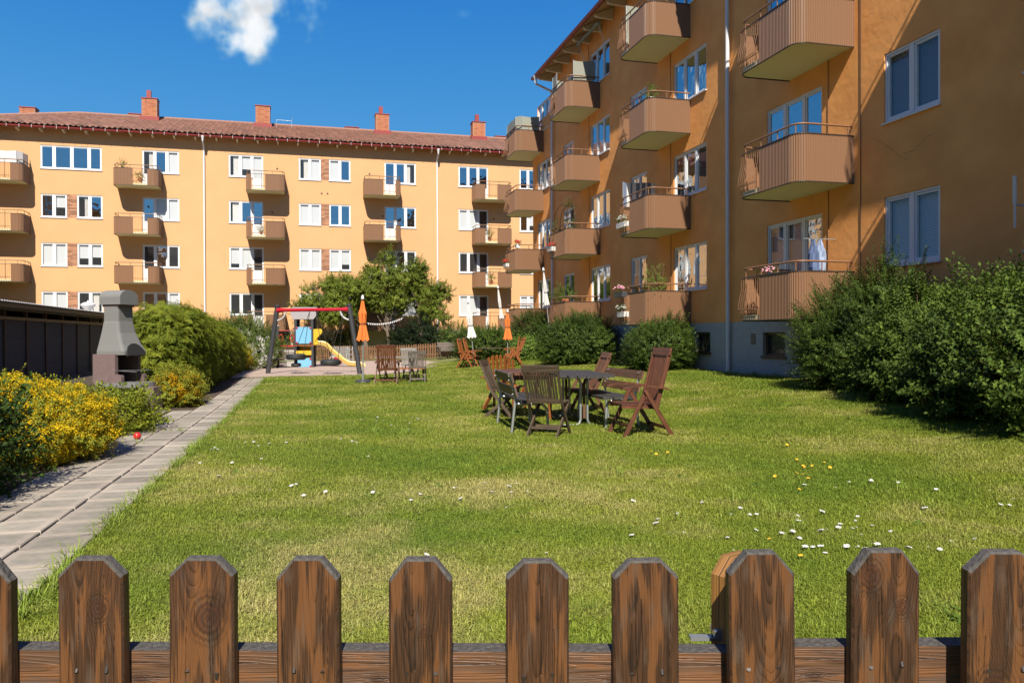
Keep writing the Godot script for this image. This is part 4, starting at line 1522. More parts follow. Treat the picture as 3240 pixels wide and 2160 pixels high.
	tp.box(Vector3(-0.74, 0.95, 0.2), Vector3(0.66, 0.05, 0.4))
	part(tp, "landing", M["play_red"], tw)
	var hr := MB.new()
	hr.tube([Vector3(-1.07, 1.62, 0.4), Vector3(-0.36, 1.62, 0.4)], 0.02, 8)
	part(hr, "handrail", M["play_red"], tw)
	for x in [-0.98, -0.5]:
		var rg := MB.new()
		var pts := []
		for k in 25: pts.append(Vector3(x + 0.085 * cos(TAU * k / 24.0), 1.3 + 0.15 * sin(TAU * k / 24.0), 0.42))
		rg.tube(pts, 0.02, 8)
		part(rg, "grip_ring", M["play_red"], tw)
	var gd := MB.new()
	gd.prism([Vector2(-1.17, 0.28), Vector2(-1.2, 0.55), Vector2(-1.3, 0.62), Vector2(-1.45, 0.58), Vector2(-1.52, 0.45), Vector2(-1.42, 0.33)].duplicate(), 0.36, 0.40)
	part(gd, "leaf_panel", M["play_green"], tw)
	# toys and bits by the far fence
	var bn := thing("compost_box", "grey weathered slatted box behind the slide by the fence", "box", stand(-9.0, -42.0, 5))
	for k in 7:
		var b := MB.new()
		b.box(Vector3(-0.42 + 0.14 * k, 0.42, 0.3), Vector3(0.12, 0.84, 0.02))
		part(b, "slat", M["plank_silver"], bn)
	var bb := MB.new()
	bb.box(Vector3(0, 0.4, -0.02), Vector3(0.94, 0.78, 0.58))
	part(bb, "box_body", M["teak_grey"], bn)
	var toy := func(called: String, label: String, x: float, z: float, col: String, s: float) -> void:
		var t := thing(called, label, "toy", stand(x, z, 30))
		var b := MB.new()
		b.lathe([Vector2(0.0, 0.0), Vector2(0.10 * s, 0.0), Vector2(0.14 * s, 0.2 * s), Vector2(0.145 * s, 0.21 * s), Vector2(0.12 * s, 0.2 * s), Vector2(0.0, 0.03)], 14)
		part(b, "bucket", M[col], t)
		b = MB.new()
		b.tube([Vector3(-0.14 * s, 0.2 * s, 0), Vector3(-0.08 * s, 0.33 * s, 0), Vector3(0.08 * s, 0.33 * s, 0), Vector3(0.14 * s, 0.2 * s, 0)], 0.012, 6)
		part(b, "bail", M["white_paint"], t)
	toy.call("sand_bucket", "red sand bucket on the gravel behind the slide", -8.45, -38.6, "play_red", 1.6)
	toy.call("sand_bucket", "yellow sand bucket beside the red one behind the slide", -8.8, -38.9, "play_yellow", 1.1)
	toy.call("sand_bucket", "orange sand bucket lying out by the white flowering bush", -11.3, -37.5, "orange_cloth", 0.9)
	var sd := thing("folding_steps", "small silver folding step ladder standing behind the slide", "ladder", stand(-8.15, -40.0, 10))
	for s in [-1.0, 1.0]:
		var b := MB.new()
		b.tube([Vector3(s * 0.17, 0, 0.1), Vector3(s * 0.13, 0.85, -0.05)], 0.022, 8)
		b.tube([Vector3(s * 0.17, 0, -0.35), Vector3(s * 0.13, 0.8, -0.07)], 0.018, 8)
		part(b, "rail", M["galvanised"], sd)
	for k in 3:
		var b := MB.new()
		b.box(Vector3(0, 0.22 + 0.24 * k, 0.06 - 0.04 * k), Vector3(0.3, 0.025, 0.1))
		part(b, "tread", M["galvanised"], sd)
	# bunting between tree and umbrella
	var bu := thing("bunting", "string of small white pennants hung below the tree crown", "bunting", Transform3D.IDENTITY)
	var a := Vector3(-8.3, 1.95, -45.5)
	var c := Vector3(-6.2, 2.25, -45.5)
	var st2 := MB.new()
	var line := []
	for k in 21:
		var s := k / 20.0
		line.append(a.lerp(c, s) + Vector3(0, -0.35 * 4 * s * (1 - s) * 0.5, 0))
	st2.tube(line, 0.008, 4)
	part(st2, "string", M["flag_white"], bu)
	for k in 19:
		var b := MB.new()
		var p: Vector3 = line[k + 1]
		b.prism([Vector2(-0.045, 0), Vector2(0, -0.11), Vector2(0.045, 0)], -0.003, 0.003, Transform3D(Basis(Vector3.UP, rr(-0.4, 0.4)), p))
		part(b, "pennant", M["flag_white"], bu)
	# picket fence at the far side
	var f0 := Vector2(-15.6, -47.4)
	var f1 := Vector2(-2.0, -41.1)
	var yaw := -atan2(f1.y - f0.y, f1.x - f0.x)
	var ff := thing("picket_fence", "low brown picket fence running behind the playground", "fence", Transform3D(Basis(Vector3.UP, yaw), Vector3(f0.x, 0, f0.y)))
	var len := f0.distance_to(f1)
	var pk := []
	for k in 3:
		var b := MB.new()
		b.off = Vector2(k * 0.3, k * 0.5)
		b.prism([Vector2(-0.045, 0), Vector2(0.045, 0), Vector2(0.045, 0.72), Vector2(0.03, 0.78), Vector2(0.0, 0.80), Vector2(-0.03, 0.78), Vector2(-0.045, 0.72)], -0.011, 0.011)
		pk.append(b.mesh())
	var x := 0.0
	var i := 0
	while x < len:
		var w := f0.lerp(f1, x / len)
		var gap := absf(x - 8.2) < 0.1
		put(pk[i % 3], "picket", M["fence_pale"], ff, Transform3D(Basis.from_euler(Vector3(0, 0, rr(-0.02, 0.02))), Vector3(x, ground(w.x, w.y) + 0.05 + rr(-0.015, 0.015), 0.02)))
		x += 0.148
		i += 1
	for y in [0.22, 0.62]:
		for k in 7:
			var a0 := f0.lerp(f1, k / 7.0)
			var a1 := f0.lerp(f1, (k + 1) / 7.0)
			var b := MB.new()
			b.bar(Vector3(len * k / 7.0, ground(a0.x, a0.y) + 0.05 + y, -0.012), Vector3(len * (k + 1) / 7.0 - 0.004, ground(a1.x, a1.y) + 0.05 + y, -0.012), 0.035, 0.07, Vector3.UP)
			part(b, "rail", M["fence_pale"], ff)
# ---------------------------------------------------------------- garden furniture
# Chairs face +z; the origin lies on the ground under the seat's middle.
func folding_chair(called: String, label: String, wood: String, at: Transform3D, w := 0.44, h := 0.87) -> Node3D:
	var c := thing(called, label, "chair", at, "folding chairs with slatted backs")
	var up := Vector3(0, 0.97, -0.24).normalized()
	var foot := Vector3(0, 0.02, 0.26)
	# stile runs from the front foot up to the back's top; leg crosses it
	for s in [-1.0, 1.0]:
		var b := MB.new()
		var x: float = s * w * 0.5
		b.bar(Vector3(x, 0, 0.22), Vector3(x, 0.43, -0.12), 0.022, 0.05, Vector3(0, 0, 1))
		b.bar(Vector3(x, 0.43, -0.12), Vector3(x, h - 0.03, -0.30), 0.024, 0.042, Vector3(0, 0, 1))
		part(b, "stile", M[wood], c)
		b = MB.new()
		b.bar(Vector3(x - s * 0.03, 0, -0.27), Vector3(x - s * 0.03, 0.42, 0.24), 0.022, 0.045, Vector3(0, 0, 1))
		part(b, "leg", M[wood], c)
	var b := MB.new()
	b.bar(Vector3(-w * 0.55, h - 0.02, -0.305), Vector3(w * 0.55, h - 0.02, -0.305), 0.095, 0.026, Vector3(0, 0.3, 1))
	part(b, "top_rail", M[wood], c)
	b = MB.new()
	b.bar(Vector3(-w * 0.5, 0.46, -0.14), Vector3(w * 0.5, 0.46, -0.14), 0.055, 0.022, Vector3(0, 0.3, 1))
	part(b, "lower_rail", M[wood], c)
	for k in 11:
		var x := lerpf(-w * 0.5 + 0.045, w * 0.5 - 0.045, k / 10.0)
		b = MB.new()
		b.off = Vector2(k * 0.13, k * 0.21)
		b.bar(Vector3(x * 0.94, 0.485, -0.145), Vector3(x, h - 0.065, -0.292), 0.024, 0.012, Vector3(0, 0.3, 1))
		part(b, "back_slat", M[wood], c)
	for k in 7:
		b = MB.new()
		b.off = Vector2(k * 0.13, k * 0.21)
		b.bar(Vector3(-w * 0.46, 0.435 + 0.004 * absf(k - 3), -0.12 + 0.06 * k), Vector3(w * 0.46, 0.435 + 0.004 * absf(k - 3), -0.12 + 0.06 * k), 0.045, 0.016, Vector3.UP)
		part(b, "seat_slat", M[wood], c)
	b = MB.new()
	b.bar(Vector3(-w * 0.45, 0.12, -0.125), Vector3(w * 0.45, 0.12, -0.125), 0.02, 0.03, Vector3.UP)
	b.bar(Vector3(-w * 0.48, 0.12, 0.125), Vector3(w * 0.48, 0.12, 0.125), 0.02, 0.03, Vector3.UP)
	part(b, "stretcher", M[wood], c)
	return c

func recliner(called: String, label: String, wood: String, at: Transform3D, lean := 0.33, h := 1.07) -> Node3D:
	var c := thing(called, label, "chair", at, "high-backed reclining garden chairs")
	var w := 0.50
	var lo := Vector3(0, 0.36, -0.16)
	var hi := Vector3(0, h - 0.03, -0.16 - (h - 0.39) * lean)
	for s in [-1.0, 1.0]:
		var x: float = s * w * 0.5
		var X := Vector3(x, 0, 0)
		var b := MB.new()
		b.bar(lo + X, hi + X, 0.026, 0.055, Vector3(0, 0, 1))
		part(b, "back_stile", M[wood], c)
		# crossed legs
		b = MB.new()
		b.bar(Vector3(x + s * 0.035, 0, 0.28), Vector3(x + s * 0.035, 0.60, -0.02), 0.024, 0.05, Vector3(0, 0, 1))
		part(b, "leg", M[wood], c)
		b = MB.new()
		b.bar(Vector3(x + s * 0.062, 0, -0.36), Vector3(x + s * 0.062, 0.60, 0.01), 0.024, 0.05, Vector3(0, 0, 1))
		part(b, "leg", M[wood], c)
		# curved armrest
		b = MB.new()
		var pts := []
		for k in 9:
			var a := k / 8.0
			pts.append(Vector3(x + s * 0.045, 0.605 + 0.045 * sin(a * PI * 0.9), lerpf(-0.30, 0.30, a)))
		for k in 8: b.bar(pts[k], pts[k + 1] + (pts[k + 1] - pts[k]) * 0.1, 0.062, 0.024, Vector3.UP)
		part(b, "armrest", M[wood], c)
	var b := MB.new()
	b.bar(hi + Vector3(-w * 0.56, 0.02, 0), hi + Vector3(w * 0.56, 0.02, 0), 0.03, 0.10, (hi - lo).normalized())
	part(b, "head_rail", M[wood], c)
	b = MB.new()
	b.bar(lo + Vector3(-w * 0.47, 0.06, -0.02), lo + Vector3(w * 0.47, 0.06, -0.02), 0.024, 0.06, (hi - lo).normalized())
	part(b, "lower_rail", M[wood], c)
	var nrm := (hi - lo).normalized().cross(Vector3.RIGHT).normalized()
	for k in 8:
		var x := lerpf(-w * 0.42, w * 0.42, k / 7.0)
		b = MB.new()
		b.off = Vector2(k * 0.17, k * 0.23)
		b.bar(lo.lerp(hi, 0.1) + Vector3(x, 0, 0), lo.lerp(hi, 0.965) + Vector3(x, 0, 0), 0.042, 0.014, nrm)
		part(b, "back_slat", M[wood], c)
	for k in 8:
		var y := 0.405 + 0.012 * k / 7.0
		var z := -0.14 + 0.058 * k
		b = MB.new()
		b.off = Vector2(k * 0.17, k * 0.11)
		b.bar(Vector3(-w * 0.47, y, z), Vector3(w * 0.47, y, z), 0.048, 0.018, Vector3.UP)
		part(b, "seat_slat", M[wood], c)
	b = MB.new()
	for s in [-1.0, 1.0]: b.bar(Vector3(s * w * 0.45, 0.375, -0.18), Vector3(s * w * 0.45, 0.39, 0.29), 0.024, 0.045, Vector3.UP)
	b.bar(Vector3(-w * 0.55, 0.15, 0.21), Vector3(w * 0.55, 0.15, 0.21), 0.022, 0.045, Vector3.UP)
	b.bar(Vector3(-w * 0.6, 0.12, -0.29), Vector3(w * 0.6, 0.12, -0.29), 0.022, 0.045, Vector3.UP)
	part(b, "stretcher", M[wood], c)
	return c

# park bench with galvanised tube legs; faces +z, long side along x
func tube_bench(label: String, seat: String, back: String, at: Transform3D, l := 1.3) -> Node3D:
	var c := thing("bench", label, "bench", at, "benches with steel tube legs")
	for s in [-1.0, 1.0]:
		var x: float = s * (l * 0.5 - 0.13)
		var b := MB.new()
		b.tube([Vector3(x, 0, -0.30), Vector3(x, 0.25, -0.27), Vector3(x, 0.5, -0.245), Vector3(x, 0.80, -0.33)], 0.019, 10)
		part(b, "back_leg", M["galvanised"], c)
		b = MB.new()
		var pts := [Vector3(x, 0.40, -0.26), Vector3(x, 0.40, 0.06)]
		for k in 6: pts.append(Vector3(x, 0.40 - 0.12 * (1 - cos(PI * 0.5 * k / 5.0)), 0.06 + 0.12 * sin(PI * 0.5 * k / 5.0)))
		pts.append(Vector3(x, 0, 0.19))
		b.tube(pts, 0.019, 10)
		part(b, "front_leg", M["galvanised"], c)
	for z in [-0.10, 0.06, 0.22]:
		var b := MB.new()
		b.off = Vector2(z, z * 3)
		b.bar(Vector3(-l * 0.5, 0.435, z - 0.02), Vector3(l * 0.5, 0.435, z - 0.02), 0.145, 0.034, Vector3.UP)
		part(b, "seat_plank", M[seat], c)
	for y in [0.56, 0.74]:
		var b := MB.new()
		b.off = Vector2(y, y * 3)
		b.bar(Vector3(-l * 0.5, y, -0.24 - (y - 0.5) * 0.28), Vector3(l * 0.5, y, -0.24 - (y - 0.5) * 0.28), 0.12, 0.03, Vector3(0, 0.28, 1))
		var p := part(b, "back_plank", M[back], c)
		var bo := MB.new()
		for s in [-1.0, 1.0]:
			for k in [-0.03, 0.03]: bo.tube([Vector3(s * (l * 0.5 - 0.13), y + k, -0.275 - (y - 0.5) * 0.28), Vector3(s * (l * 0.5 - 0.13), y + k, -0.215 - (y - 0.5) * 0.28)], 0.008, 8)
		part(bo, "bolt", M["steel_bolt"], p)
	return c

# top of boards running along z with ends cut to a rough octagon
func board_top(t: Node3D, wood: String, w: float, l: float, y: float, n: int, cut: float) -> void:
	var bw := w / n
	for k in n:
		var x := -w * 0.5 + bw * (k + 0.5)
		var e := l * 0.5 - cut * pow(absf(x) / (w * 0.5), 2.2) + rr(-0.012, 0.012)
		var b := MB.new()
		b.off = Vector2(k * 0.31, k * 0.57)
		b.box(Vector3(x, y - 0.017 + rr(-0.002, 0.002), 0), Vector3(bw - 0.006, 0.034, 2 * e))
		part(b, "top_board", M[wood], t)

func parasol(label: String, cloth: String, at: Transform3D, h: float, base: bool, lowest := 1.2, fat := 0.15) -> Node3D:
	var p := thing("folded_parasol", label, "parasol", at, "folded garden parasols")
	var b := MB.new()
	# gathered cloth: folds as a star-shaped lathe
	var rows := []
	var prof := [[lowest, fat], [lowest + 0.10, fat * 0.86], [lowest + 0.42, fat * 0.52], [lowest + 0.47, fat * 0.40], [lowest + 0.52, fat * 0.5], [lowest + 0.8, fat * 0.62], [h - 0.35, fat * 0.40], [h - 0.12, fat * 0.2], [h - 0.03, 0.03]]
	var n := 48
	for i in prof.size():
		var row := []
		for k in n + 1:
			var an := TAU * k / n
			var fold := 1.0 + 0.20 * sin(an * 8.0 + i * 0.35) + 0.06 * sin(an * 3.0 + i)
			if i == prof.size() - 1: fold = 1.0
			var r: float = prof[i][1] * fold
			var yy: float = prof[i][0] + (0.03 * sin(an * 8.0) if i == 0 else 0.0)
			row.append(Vector3(r * cos(an), yy, r * sin(an)))
		rows.append(row)
	for i in rows.size() - 1:
		for k in n: b.quad(rows[i][k + 1], rows[i][k], rows[i + 1][k], rows[i + 1][k + 1])
	part(b, "canopy", M[cloth], p)
	b = MB.new()
	b.tube([Vector3(0, 0.05, 0), Vector3(0, h - 0.02, 0)], 0.021, 10)
	part(b, "pole", M["galvanised"], p)
	b = MB.new()
	b.lathe([Vector2(0.0, h + 0.06), Vector2(0.03, h + 0.04), Vector2(0.045, h - 0.04), Vector2(0.06, h - 0.08), Vector2(0.0, h - 0.08)], 12)
	part(b, "finial", M["white_pipe"], p)
	b = MB.new()
	b.lathe([Vector2(fat * 0.46, lowest + 0.45), Vector2(fat * 0.50, lowest + 0.47), Vector2(fat * 0.46, lowest + 0.49)], 16)
	part(b, "tie", M["black_metal"], p)
	if base:
		b = MB.new()
		b.lathe([Vector2(0.0, 0.10), Vector2(0.19, 0.09), Vector2(0.24, 0.055), Vector2(0.24, 0.02), Vector2(0.22, 0.0)], 24)
		part(b, "base", M["post_black"], p)
		b = MB.new()
		b.tube([Vector3(0, 0.08, 0), Vector3(0, 0.30, 0)], 0.034, 12)
		part(b, "socket", M["galvanised"], p)
	return p

func build_furniture() -> void:
	# main group on the lawn
	var tb := thing("garden_table", "dark weathered plank table on steel tube legs amid the lawn chairs", "table", stand(0.95, -12.1, 8))
	board_top(tb, "plank_black", 0.82, 2.1, 0.74, 7, 0.32)
	for z in [-0.62, 0.62]:
		for s in [-1.0, 1.0]:
			var b := MB.new()
			var pts := [Vector3(s * 0.36, 0.70, z), Vector3(s * 0.14, 0.70, z)]
			for k in 6: pts.append(Vector3(s * (0.14 - 0.09 * sin(PI * 0.5 * k / 5.0)), 0.70 - 0.10 * (1 - cos(PI * 0.5 * k / 5.0)), z))
			pts.append_array([Vector3(s * 0.05, 0.10, z), Vector3(s * 0.07, 0.03, z), Vector3(s * 0.12, 0.012, z), Vector3(s * 0.34, 0.012, z)])
			b.tube(pts, 0.019, 10)
			part(b, "leg", M["galvanised"], tb)
		var b := MB.new()
		b.box(Vector3(0, 0.36, z), Vector3(0.035, 0.5, 0.05))
		part(b, "leg_block", M["plank_brown"], tb)
		b = MB.new()
		b.box(Vector3(0, 0.705, z), Vector3(0.72, 0.03, 0.06))
		part(b, "batten", M["plank_black"], tb)
	var t2 := thing("garden_table", "reddish brown wooden table pushed against the dark plank table", "table", stand(0.22, -12.75, 8))
	board_top(t2, "teak_brown", 0.80, 1.75, 0.75, 8, 0.30)
	var ap := MB.new()
	for z in [-0.62, 0.62]: ap.box(Vector3(0, 0.68, z), Vector3(0.56, 0.09, 0.022))
	for x in [-0.32, 0.32]: ap.box(Vector3(x, 0.68, 0), Vector3(0.022, 0.09, 1.2))
	part(ap, "apron", M["teak_brown"], t2)
	for x in [-0.28, 0.28]:
		for z in [-0.58, 0.58]:
			var b := MB.new()
			b.box(Vector3(x, 0.36, z), Vector3(0.05, 0.72, 0.06))
			part(b, "leg", M["teak_orange"], t2)
	folding_chair("folding_chair", "weathered brown folding chair seen from behind in front of the table", "teak_dark", stand(0.46, -10.15, 158), 0.45, 0.89)
	folding_chair("folding_chair", "dark folding chair standing behind the bench left of the tables", "teak_dark", stand(-0.16, -12.85, 78), 0.44, 0.90)
	recliner("reclining_chair", "red-brown high-backed reclining chair facing the dark table, closest to the fence", "teak_red", stand(1.60, -10.2, -78), 0.26, 1.08)
	recliner("reclining_chair", "brown reclining chair half hidden behind the dark plank table", "teak_brown", stand(1.16, -13.35, -82), 0.45, 0.98)
	tube_bench("bench with brown planks and steel legs right of the dark table", "plank_black", "plank_brown", stand(1.34, -11.66, -77), 1.5)
	tube_bench("bench with mossy green-brown back planks left of the tables", "plank_black", "teak_dark", stand(0.18, -11.13, 99), 1.6)
	# orange chair with round-topped slats
	var ad := thing("slatted_chair", "orange chair with tall round-topped slats behind the left bench", "chair", stand(-0.15, -14.2, 160))
	for k in 8:
		var x := -0.24 + 0.0686 * k
		var top := 0.93 + 0.09 * (1.0 - pow((k - 3.5) / 3.5, 2.0))
		var b := MB.new()
		b.off = Vector2(k * 0.2, k * 0.3)
		var pts := [Vector2(-0.024, 0), Vector2(0.024, 0), Vector2(0.026, top - 0.40), Vector2(0.018, top - 0.38), Vector2(0, top - 0.372), Vector2(-0.018, top - 0.38), Vector2(-0.026, top - 0.40)]
		b.prism(pts, -0.009, 0.009, Transform3D(Basis.from_euler(Vector3(-0.22, 0, (x) * -0.16)), Vector3(x, 0.36, -0.12)))
		part(b, "back_slat", M["teak_orange"], ad)
	for k in 7:
		var b := MB.new()
		b.bar(Vector3(-0.26, 0.37 + 0.008 * k, -0.12 + 0.072 * k), Vector3(0.26, 0.37 + 0.008 * k, -0.12 + 0.072 * k), 0.06, 0.018, Vector3.UP)
		part(b, "seat_slat", M["teak_orange"], ad)
	for s in [-1.0, 1.0]:
		var b := MB.new()
		b.bar(Vector3(s * 0.31, 0.585, -0.26), Vector3(s * 0.31, 0.60, 0.36), 0.10, 0.02, Vector3.UP)
		part(b, "armrest", M["teak_orange"], ad)
		b = MB.new()
		b.bar(Vector3(s * 0.30, 0, 0.30), Vector3(s * 0.30, 0.585, 0.30), 0.024, 0.07, Vector3(0, 0, 1))
		part(b, "leg", M["teak_orange"], ad)
		b = MB.new()
		b.bar(Vector3(s * 0.285, 0, -0.30), Vector3(s * 0.285, 0.40, 0.32), 0.022, 0.09, Vector3(0, 0, 1))
		part(b, "leg", M["teak_orange"], ad)
	var br := MB.new()
	br.bar(Vector3(-0.29, 0.62, -0.205), Vector3(0.29, 0.62, -0.205), 0.024, 0.05, Vector3.UP)
	part(br, "back_brace", M["teak_orange"], ad)
	# group by the swing
	recliner("reclining_chair", "red-brown reclining chair seen from behind near the orange parasol base", "teak_red", stand(-3.53, -22.7, 176), 0.22, 1.07)
	folding_chair("folding_chair", "light grey folding chair seen from behind beside the red-brown recliner", "teak_grey", stand(-2.73, -23.0, 184), 0.48, 0.90)
	folding_chair("folding_chair", "pale grey folding chair behind the small grey table", "plank_silver", stand(-3.2, -25.1, 20), 0.48, 0.95)
	var t3 := thing("garden_table", "silvery grey plank table by the swing with chairs around", "table", stand(-3.45, -24.2, 80))
	board_top(t3, "plank_silver", 0.85, 1.5, 0.73, 7, 0.3)
	for s in [-1.0, 1.0]:
		var b := MB.new()
		b.bar(Vector3(-0.3, 0, s * 0.4), Vector3(0.3, 0.69, s * 0.4), 0.07, 0.03, Vector3(0, 0, 1))
		b.bar(Vector3(0.3, 0, s * 0.44), Vector3(-0.3, 0.69, s * 0.44), 0.07, 0.03, Vector3(0, 0, 1))
		part(b, "crossed_leg", M["teak_dark"], t3)
	var bnc := thing("backless_bench", "low orange wooden bench between the chairs by the grey table", "bench", stand(-3.05, -23.6, 4))
	for k in 3:
		var b := MB.new()
		b.bar(Vector3(-0.5, 0.40, -0.12 + 0.12 * k), Vector3(0.5, 0.40, -0.12 + 0.12 * k), 0.11, 0.03, Vector3.UP)
		part(b, "seat_plank", M["teak_orange"], bnc)
	for s in [-1.0, 1.0]:
		var b := MB.new()
		b.bar(Vector3(s * 0.4, 0, -0.14), Vector3(s * 0.4, 0.385, 0.10), 0.03, 0.06, Vector3(0, 0, 1))
		b.bar(Vector3(s * 0.43, 0, 0.14), Vector3(s * 0.43, 0.385, -0.10), 0.03, 0.06, Vector3(0, 0, 1))
		part(b, "crossed_leg", M["teak_dark"], bnc)
	parasol("orange folded parasol standing in a black base in front of the swing", "orange_cloth", stand(-4.34, -23.15), 2.5, true, 1.23, 0.165)
	# group at the far right of the lawn
	recliner("reclining_chair", "orange reclining chair left of the far table, outer of two side by side", "teak_orange", stand(-1.75, -30.9, 80), 0.22, 1.12)
	recliner("reclining_chair", "orange reclining chair left of the far table, next to the white parasol", "teak_orange", stand(-1.55, -31.6, 84), 0.26, 1.12)
	recliner("reclining_chair", "orange reclining chair right of the far table beside the leafy plant", "teak_orange", stand(0.02, -29.5, -80), 0.40, 1.05)
	recliner("reclining_chair", "orange reclining chair right of the far table, behind the other one", "teak_orange", stand(0.03, -31.2, -95), 0.18, 1.05)
	var t4 := thing("round_table", "dark round garden table between the far orange recliners", "table", stand(-0.85, -31.0))
	var b4 := MB.new()
	b4.lathe([Vector2(0.0, 0.72), Vector2(0.55, 0.72), Vector2(0.56, 0.705), Vector2(0.55, 0.69), Vector2(0.0, 0.69)], 28)
	part(b4, "table_top", M["teak_dark"], t4)
	for k in 3:
		var b := MB.new()
		var an := TAU * k / 3.0
		var e := Vector3(cos(an), 0, sin(an))
		b.tube([e * 0.40, e * 0.18 + Vector3(0, 0.25, 0), e * 0.10 + Vector3(0, 0.45, 0), e * 0.32 + Vector3(0, 0.69, 0)], 0.016, 8)
		part(b, "leg", M["black_metal"], t4)
	parasol("white folded parasol leaning beside the far orange recliners", "white_cloth", Transform3D(Basis(Vector3.BACK, 0.10), stand(-1.50, -31.9).origin), 2.62, true, 1.15, 0.17)
	parasol("orange folded parasol standing behind the far round table", "orange_cloth", stand(-0.17, -31.3), 2.12, true, 0.98, 0.16)
	# pale bench at the far fence
	var wb := thing("garden_bench", "weathered pale garden bench standing against the far picket fence", "bench", stand(-3.2, -41.2, 20))
	for k in 5:
		var b := MB.new()
		b.bar(Vector3(-0.62, 0.46 + 0.085 * k, -0.22 - 0.018 * k), Vector3(0.62, 0.46 + 0.085 * k, -0.22 - 0.018 * k), 0.065, 0.02, Vector3(0, 0.25, 1))
		part(b, "back_slat", M["teak_grey"], wb)
	for k in 5:
		var b := MB.new()
		b.bar(Vector3(-0.62, 0.40, -0.18 + 0.10 * k), Vector3(0.62, 0.40, -0.18 + 0.10 * k), 0.085, 0.022, Vector3.UP)
		part(b, "seat_slat", M["teak_grey"], wb)
	for s in [-1.0, 1.0]:
		var b := MB.new()
		b.bar(Vector3(s * 0.6, 0, -0.24), Vector3(s * 0.6, 0.88, -0.32), 0.05, 0.05, Vector3(0, 0, 1))
		b.bar(Vector3(s * 0.6, 0, 0.24), Vector3(s * 0.6, 0.58, 0.24), 0.05, 0.05, Vector3(0, 0, 1))
		b.bar(Vector3(s * 0.6, 0.59, -0.28), Vector3(s * 0.6, 0.59, 0.28), 0.06, 0.03, Vector3.UP)
		part(b, "end_frame", M["teak_dark"], wb)
# ---------------------------------------------------------------- plants
var sprays := {}
var boxy := 2.0   # 2 round lobes, higher clipped to a block


func leaf(b: MB, at: Vector3, dir: Vector3, up: Vector3, l: float, w: float, droop := 0.25) -> void:
	var side := dir.cross(up).normalized()
	var nn := side.cross(dir).normalized()
	var mid := at + dir * l * 0.5 + nn * l * 0.06
	var tip := at + dir * l - nn * l * droop
	var a := mid + side * w * 0.5 + nn * w * 0.12
	var c := mid - side * w * 0.5 + nn * w * 0.12
	b.tri(at, a, mid)
	b.tri(a, tip, mid)
	b.tri(at, mid, c)
	b.tri(c, mid, tip)

func rand_dir() -> Vector3:
	var v := Vector3(R.randfn(), R.randfn(), R.randfn())
	return v.normalized() if v.length() > 0.01 else Vector3.UP

func make_sprays() -> void:
	# twig along +y with leaves round it
	var twig := func(called: String, n: int, l: float, ll: float, lw: float, spread: float, droop: float) -> void:
		var list := []
		for variant in 3:
			var b := MB.new()
			b.col = Color(0.5, 0.32, 0.2)
			b.tube([Vector3.ZERO, Vector3(0.01, l * 0.5, 0), Vector3(-0.01, l, 0.01)], 0.003, 3, 0.0012, false)
			for k in n:
				var y := l * (0.12 + 0.88 * k / (n - 1.0))
				var an := k * 2.4 + rr(-0.4, 0.4)
				var d := Vector3(cos(an) * spread, rr(0.25, 0.75), sin(an) * spread).normalized()
				if k == n - 1: d = Vector3(0.1, 1, 0.1).normalized()
				var t := rr(0.8, 1.2)
				b.col = Color(t * rr(0.92, 1.08), t, t * rr(0.85, 1.1))
				leaf(b, Vector3(0, y, 0), d, Vector3(rr(-0.4, 0.4), 1, rr(-0.4, 0.4)).normalized(), ll * rr(0.75, 1.15), lw * rr(0.8, 1.15), droop)
			list.append(b.mesh())
		sprays[called] = list
	twig.call("ovate", 11, 0.26, 0.068, 0.034, 1.0, 0.2)      # dogwood-like, opposite leaves
	twig.call("small", 16, 0.24, 0.038, 0.02, 1.0, 0.15)      # dense small glossy leaves
	twig.call("tree", 13, 0.42, 0.13, 0.065, 1.0, 0.25)
	twig.call("lance", 9, 0.30, 0.16, 0.04, 0.9, 0.35)
	twig.call("vine", 12, 0.36, 0.055, 0.045, 1.0, 0.2)
	# feathered compound leaf: arching stalk with paired leaflets
	var list := []
	for variant in 3:
		var b := MB.new()
		for f in 3:
			var yaw := f * 2.1 + rr(-0.4, 0.4)
			var turn := Basis(Vector3.UP, yaw)
			var last := Vector3.ZERO
			for k in 9:
				var s := (k + 1) / 9.0
				var p := turn * Vector3(0, 0.16 * sin(s * 1.9), 0.26 * s)
				var d := (p - last).normalized()
				var side := d.cross(Vector3.UP).normalized()
				for e in [-1.0, 1.0]:
					var t := rr(0.8, 1.2)
					b.col = Color(t, t, t * 0.9)
					leaf(b, p, (side * e + d * 0.45 + Vector3(0, rr(-0.3, 0.1), 0)).normalized(), Vector3.UP, 0.085 * (1.0 - 0.45 * s) * rr(0.85, 1.15), 0.022, 0.3)
				last = p
		list.append(b.mesh())
	sprays["feather"] = list
	# blossom head: a loose dome of tiny florets
	list = []
	for variant in 3:
		var b := MB.new()
		for k in 40:
			var d := rand_dir()
			d.y = absf(d.y)
			var p := Vector3(d.x * 0.06, d.y * 0.05 + rr(0, 0.06), d.z * 0.06)
			var t := rr(0.75, 1.2)
			b.col = Color(t, t * rr(0.9, 1.05), t)
			var x := rand_dir() * 0.0075
			var z := x.cross(rand_dir()).normalized() * 0.0075
			b.quad(p - x - z, p + x - z, p + x + z, p - x + z)
		list.append(b.mesh())
	sprays["floret"] = list

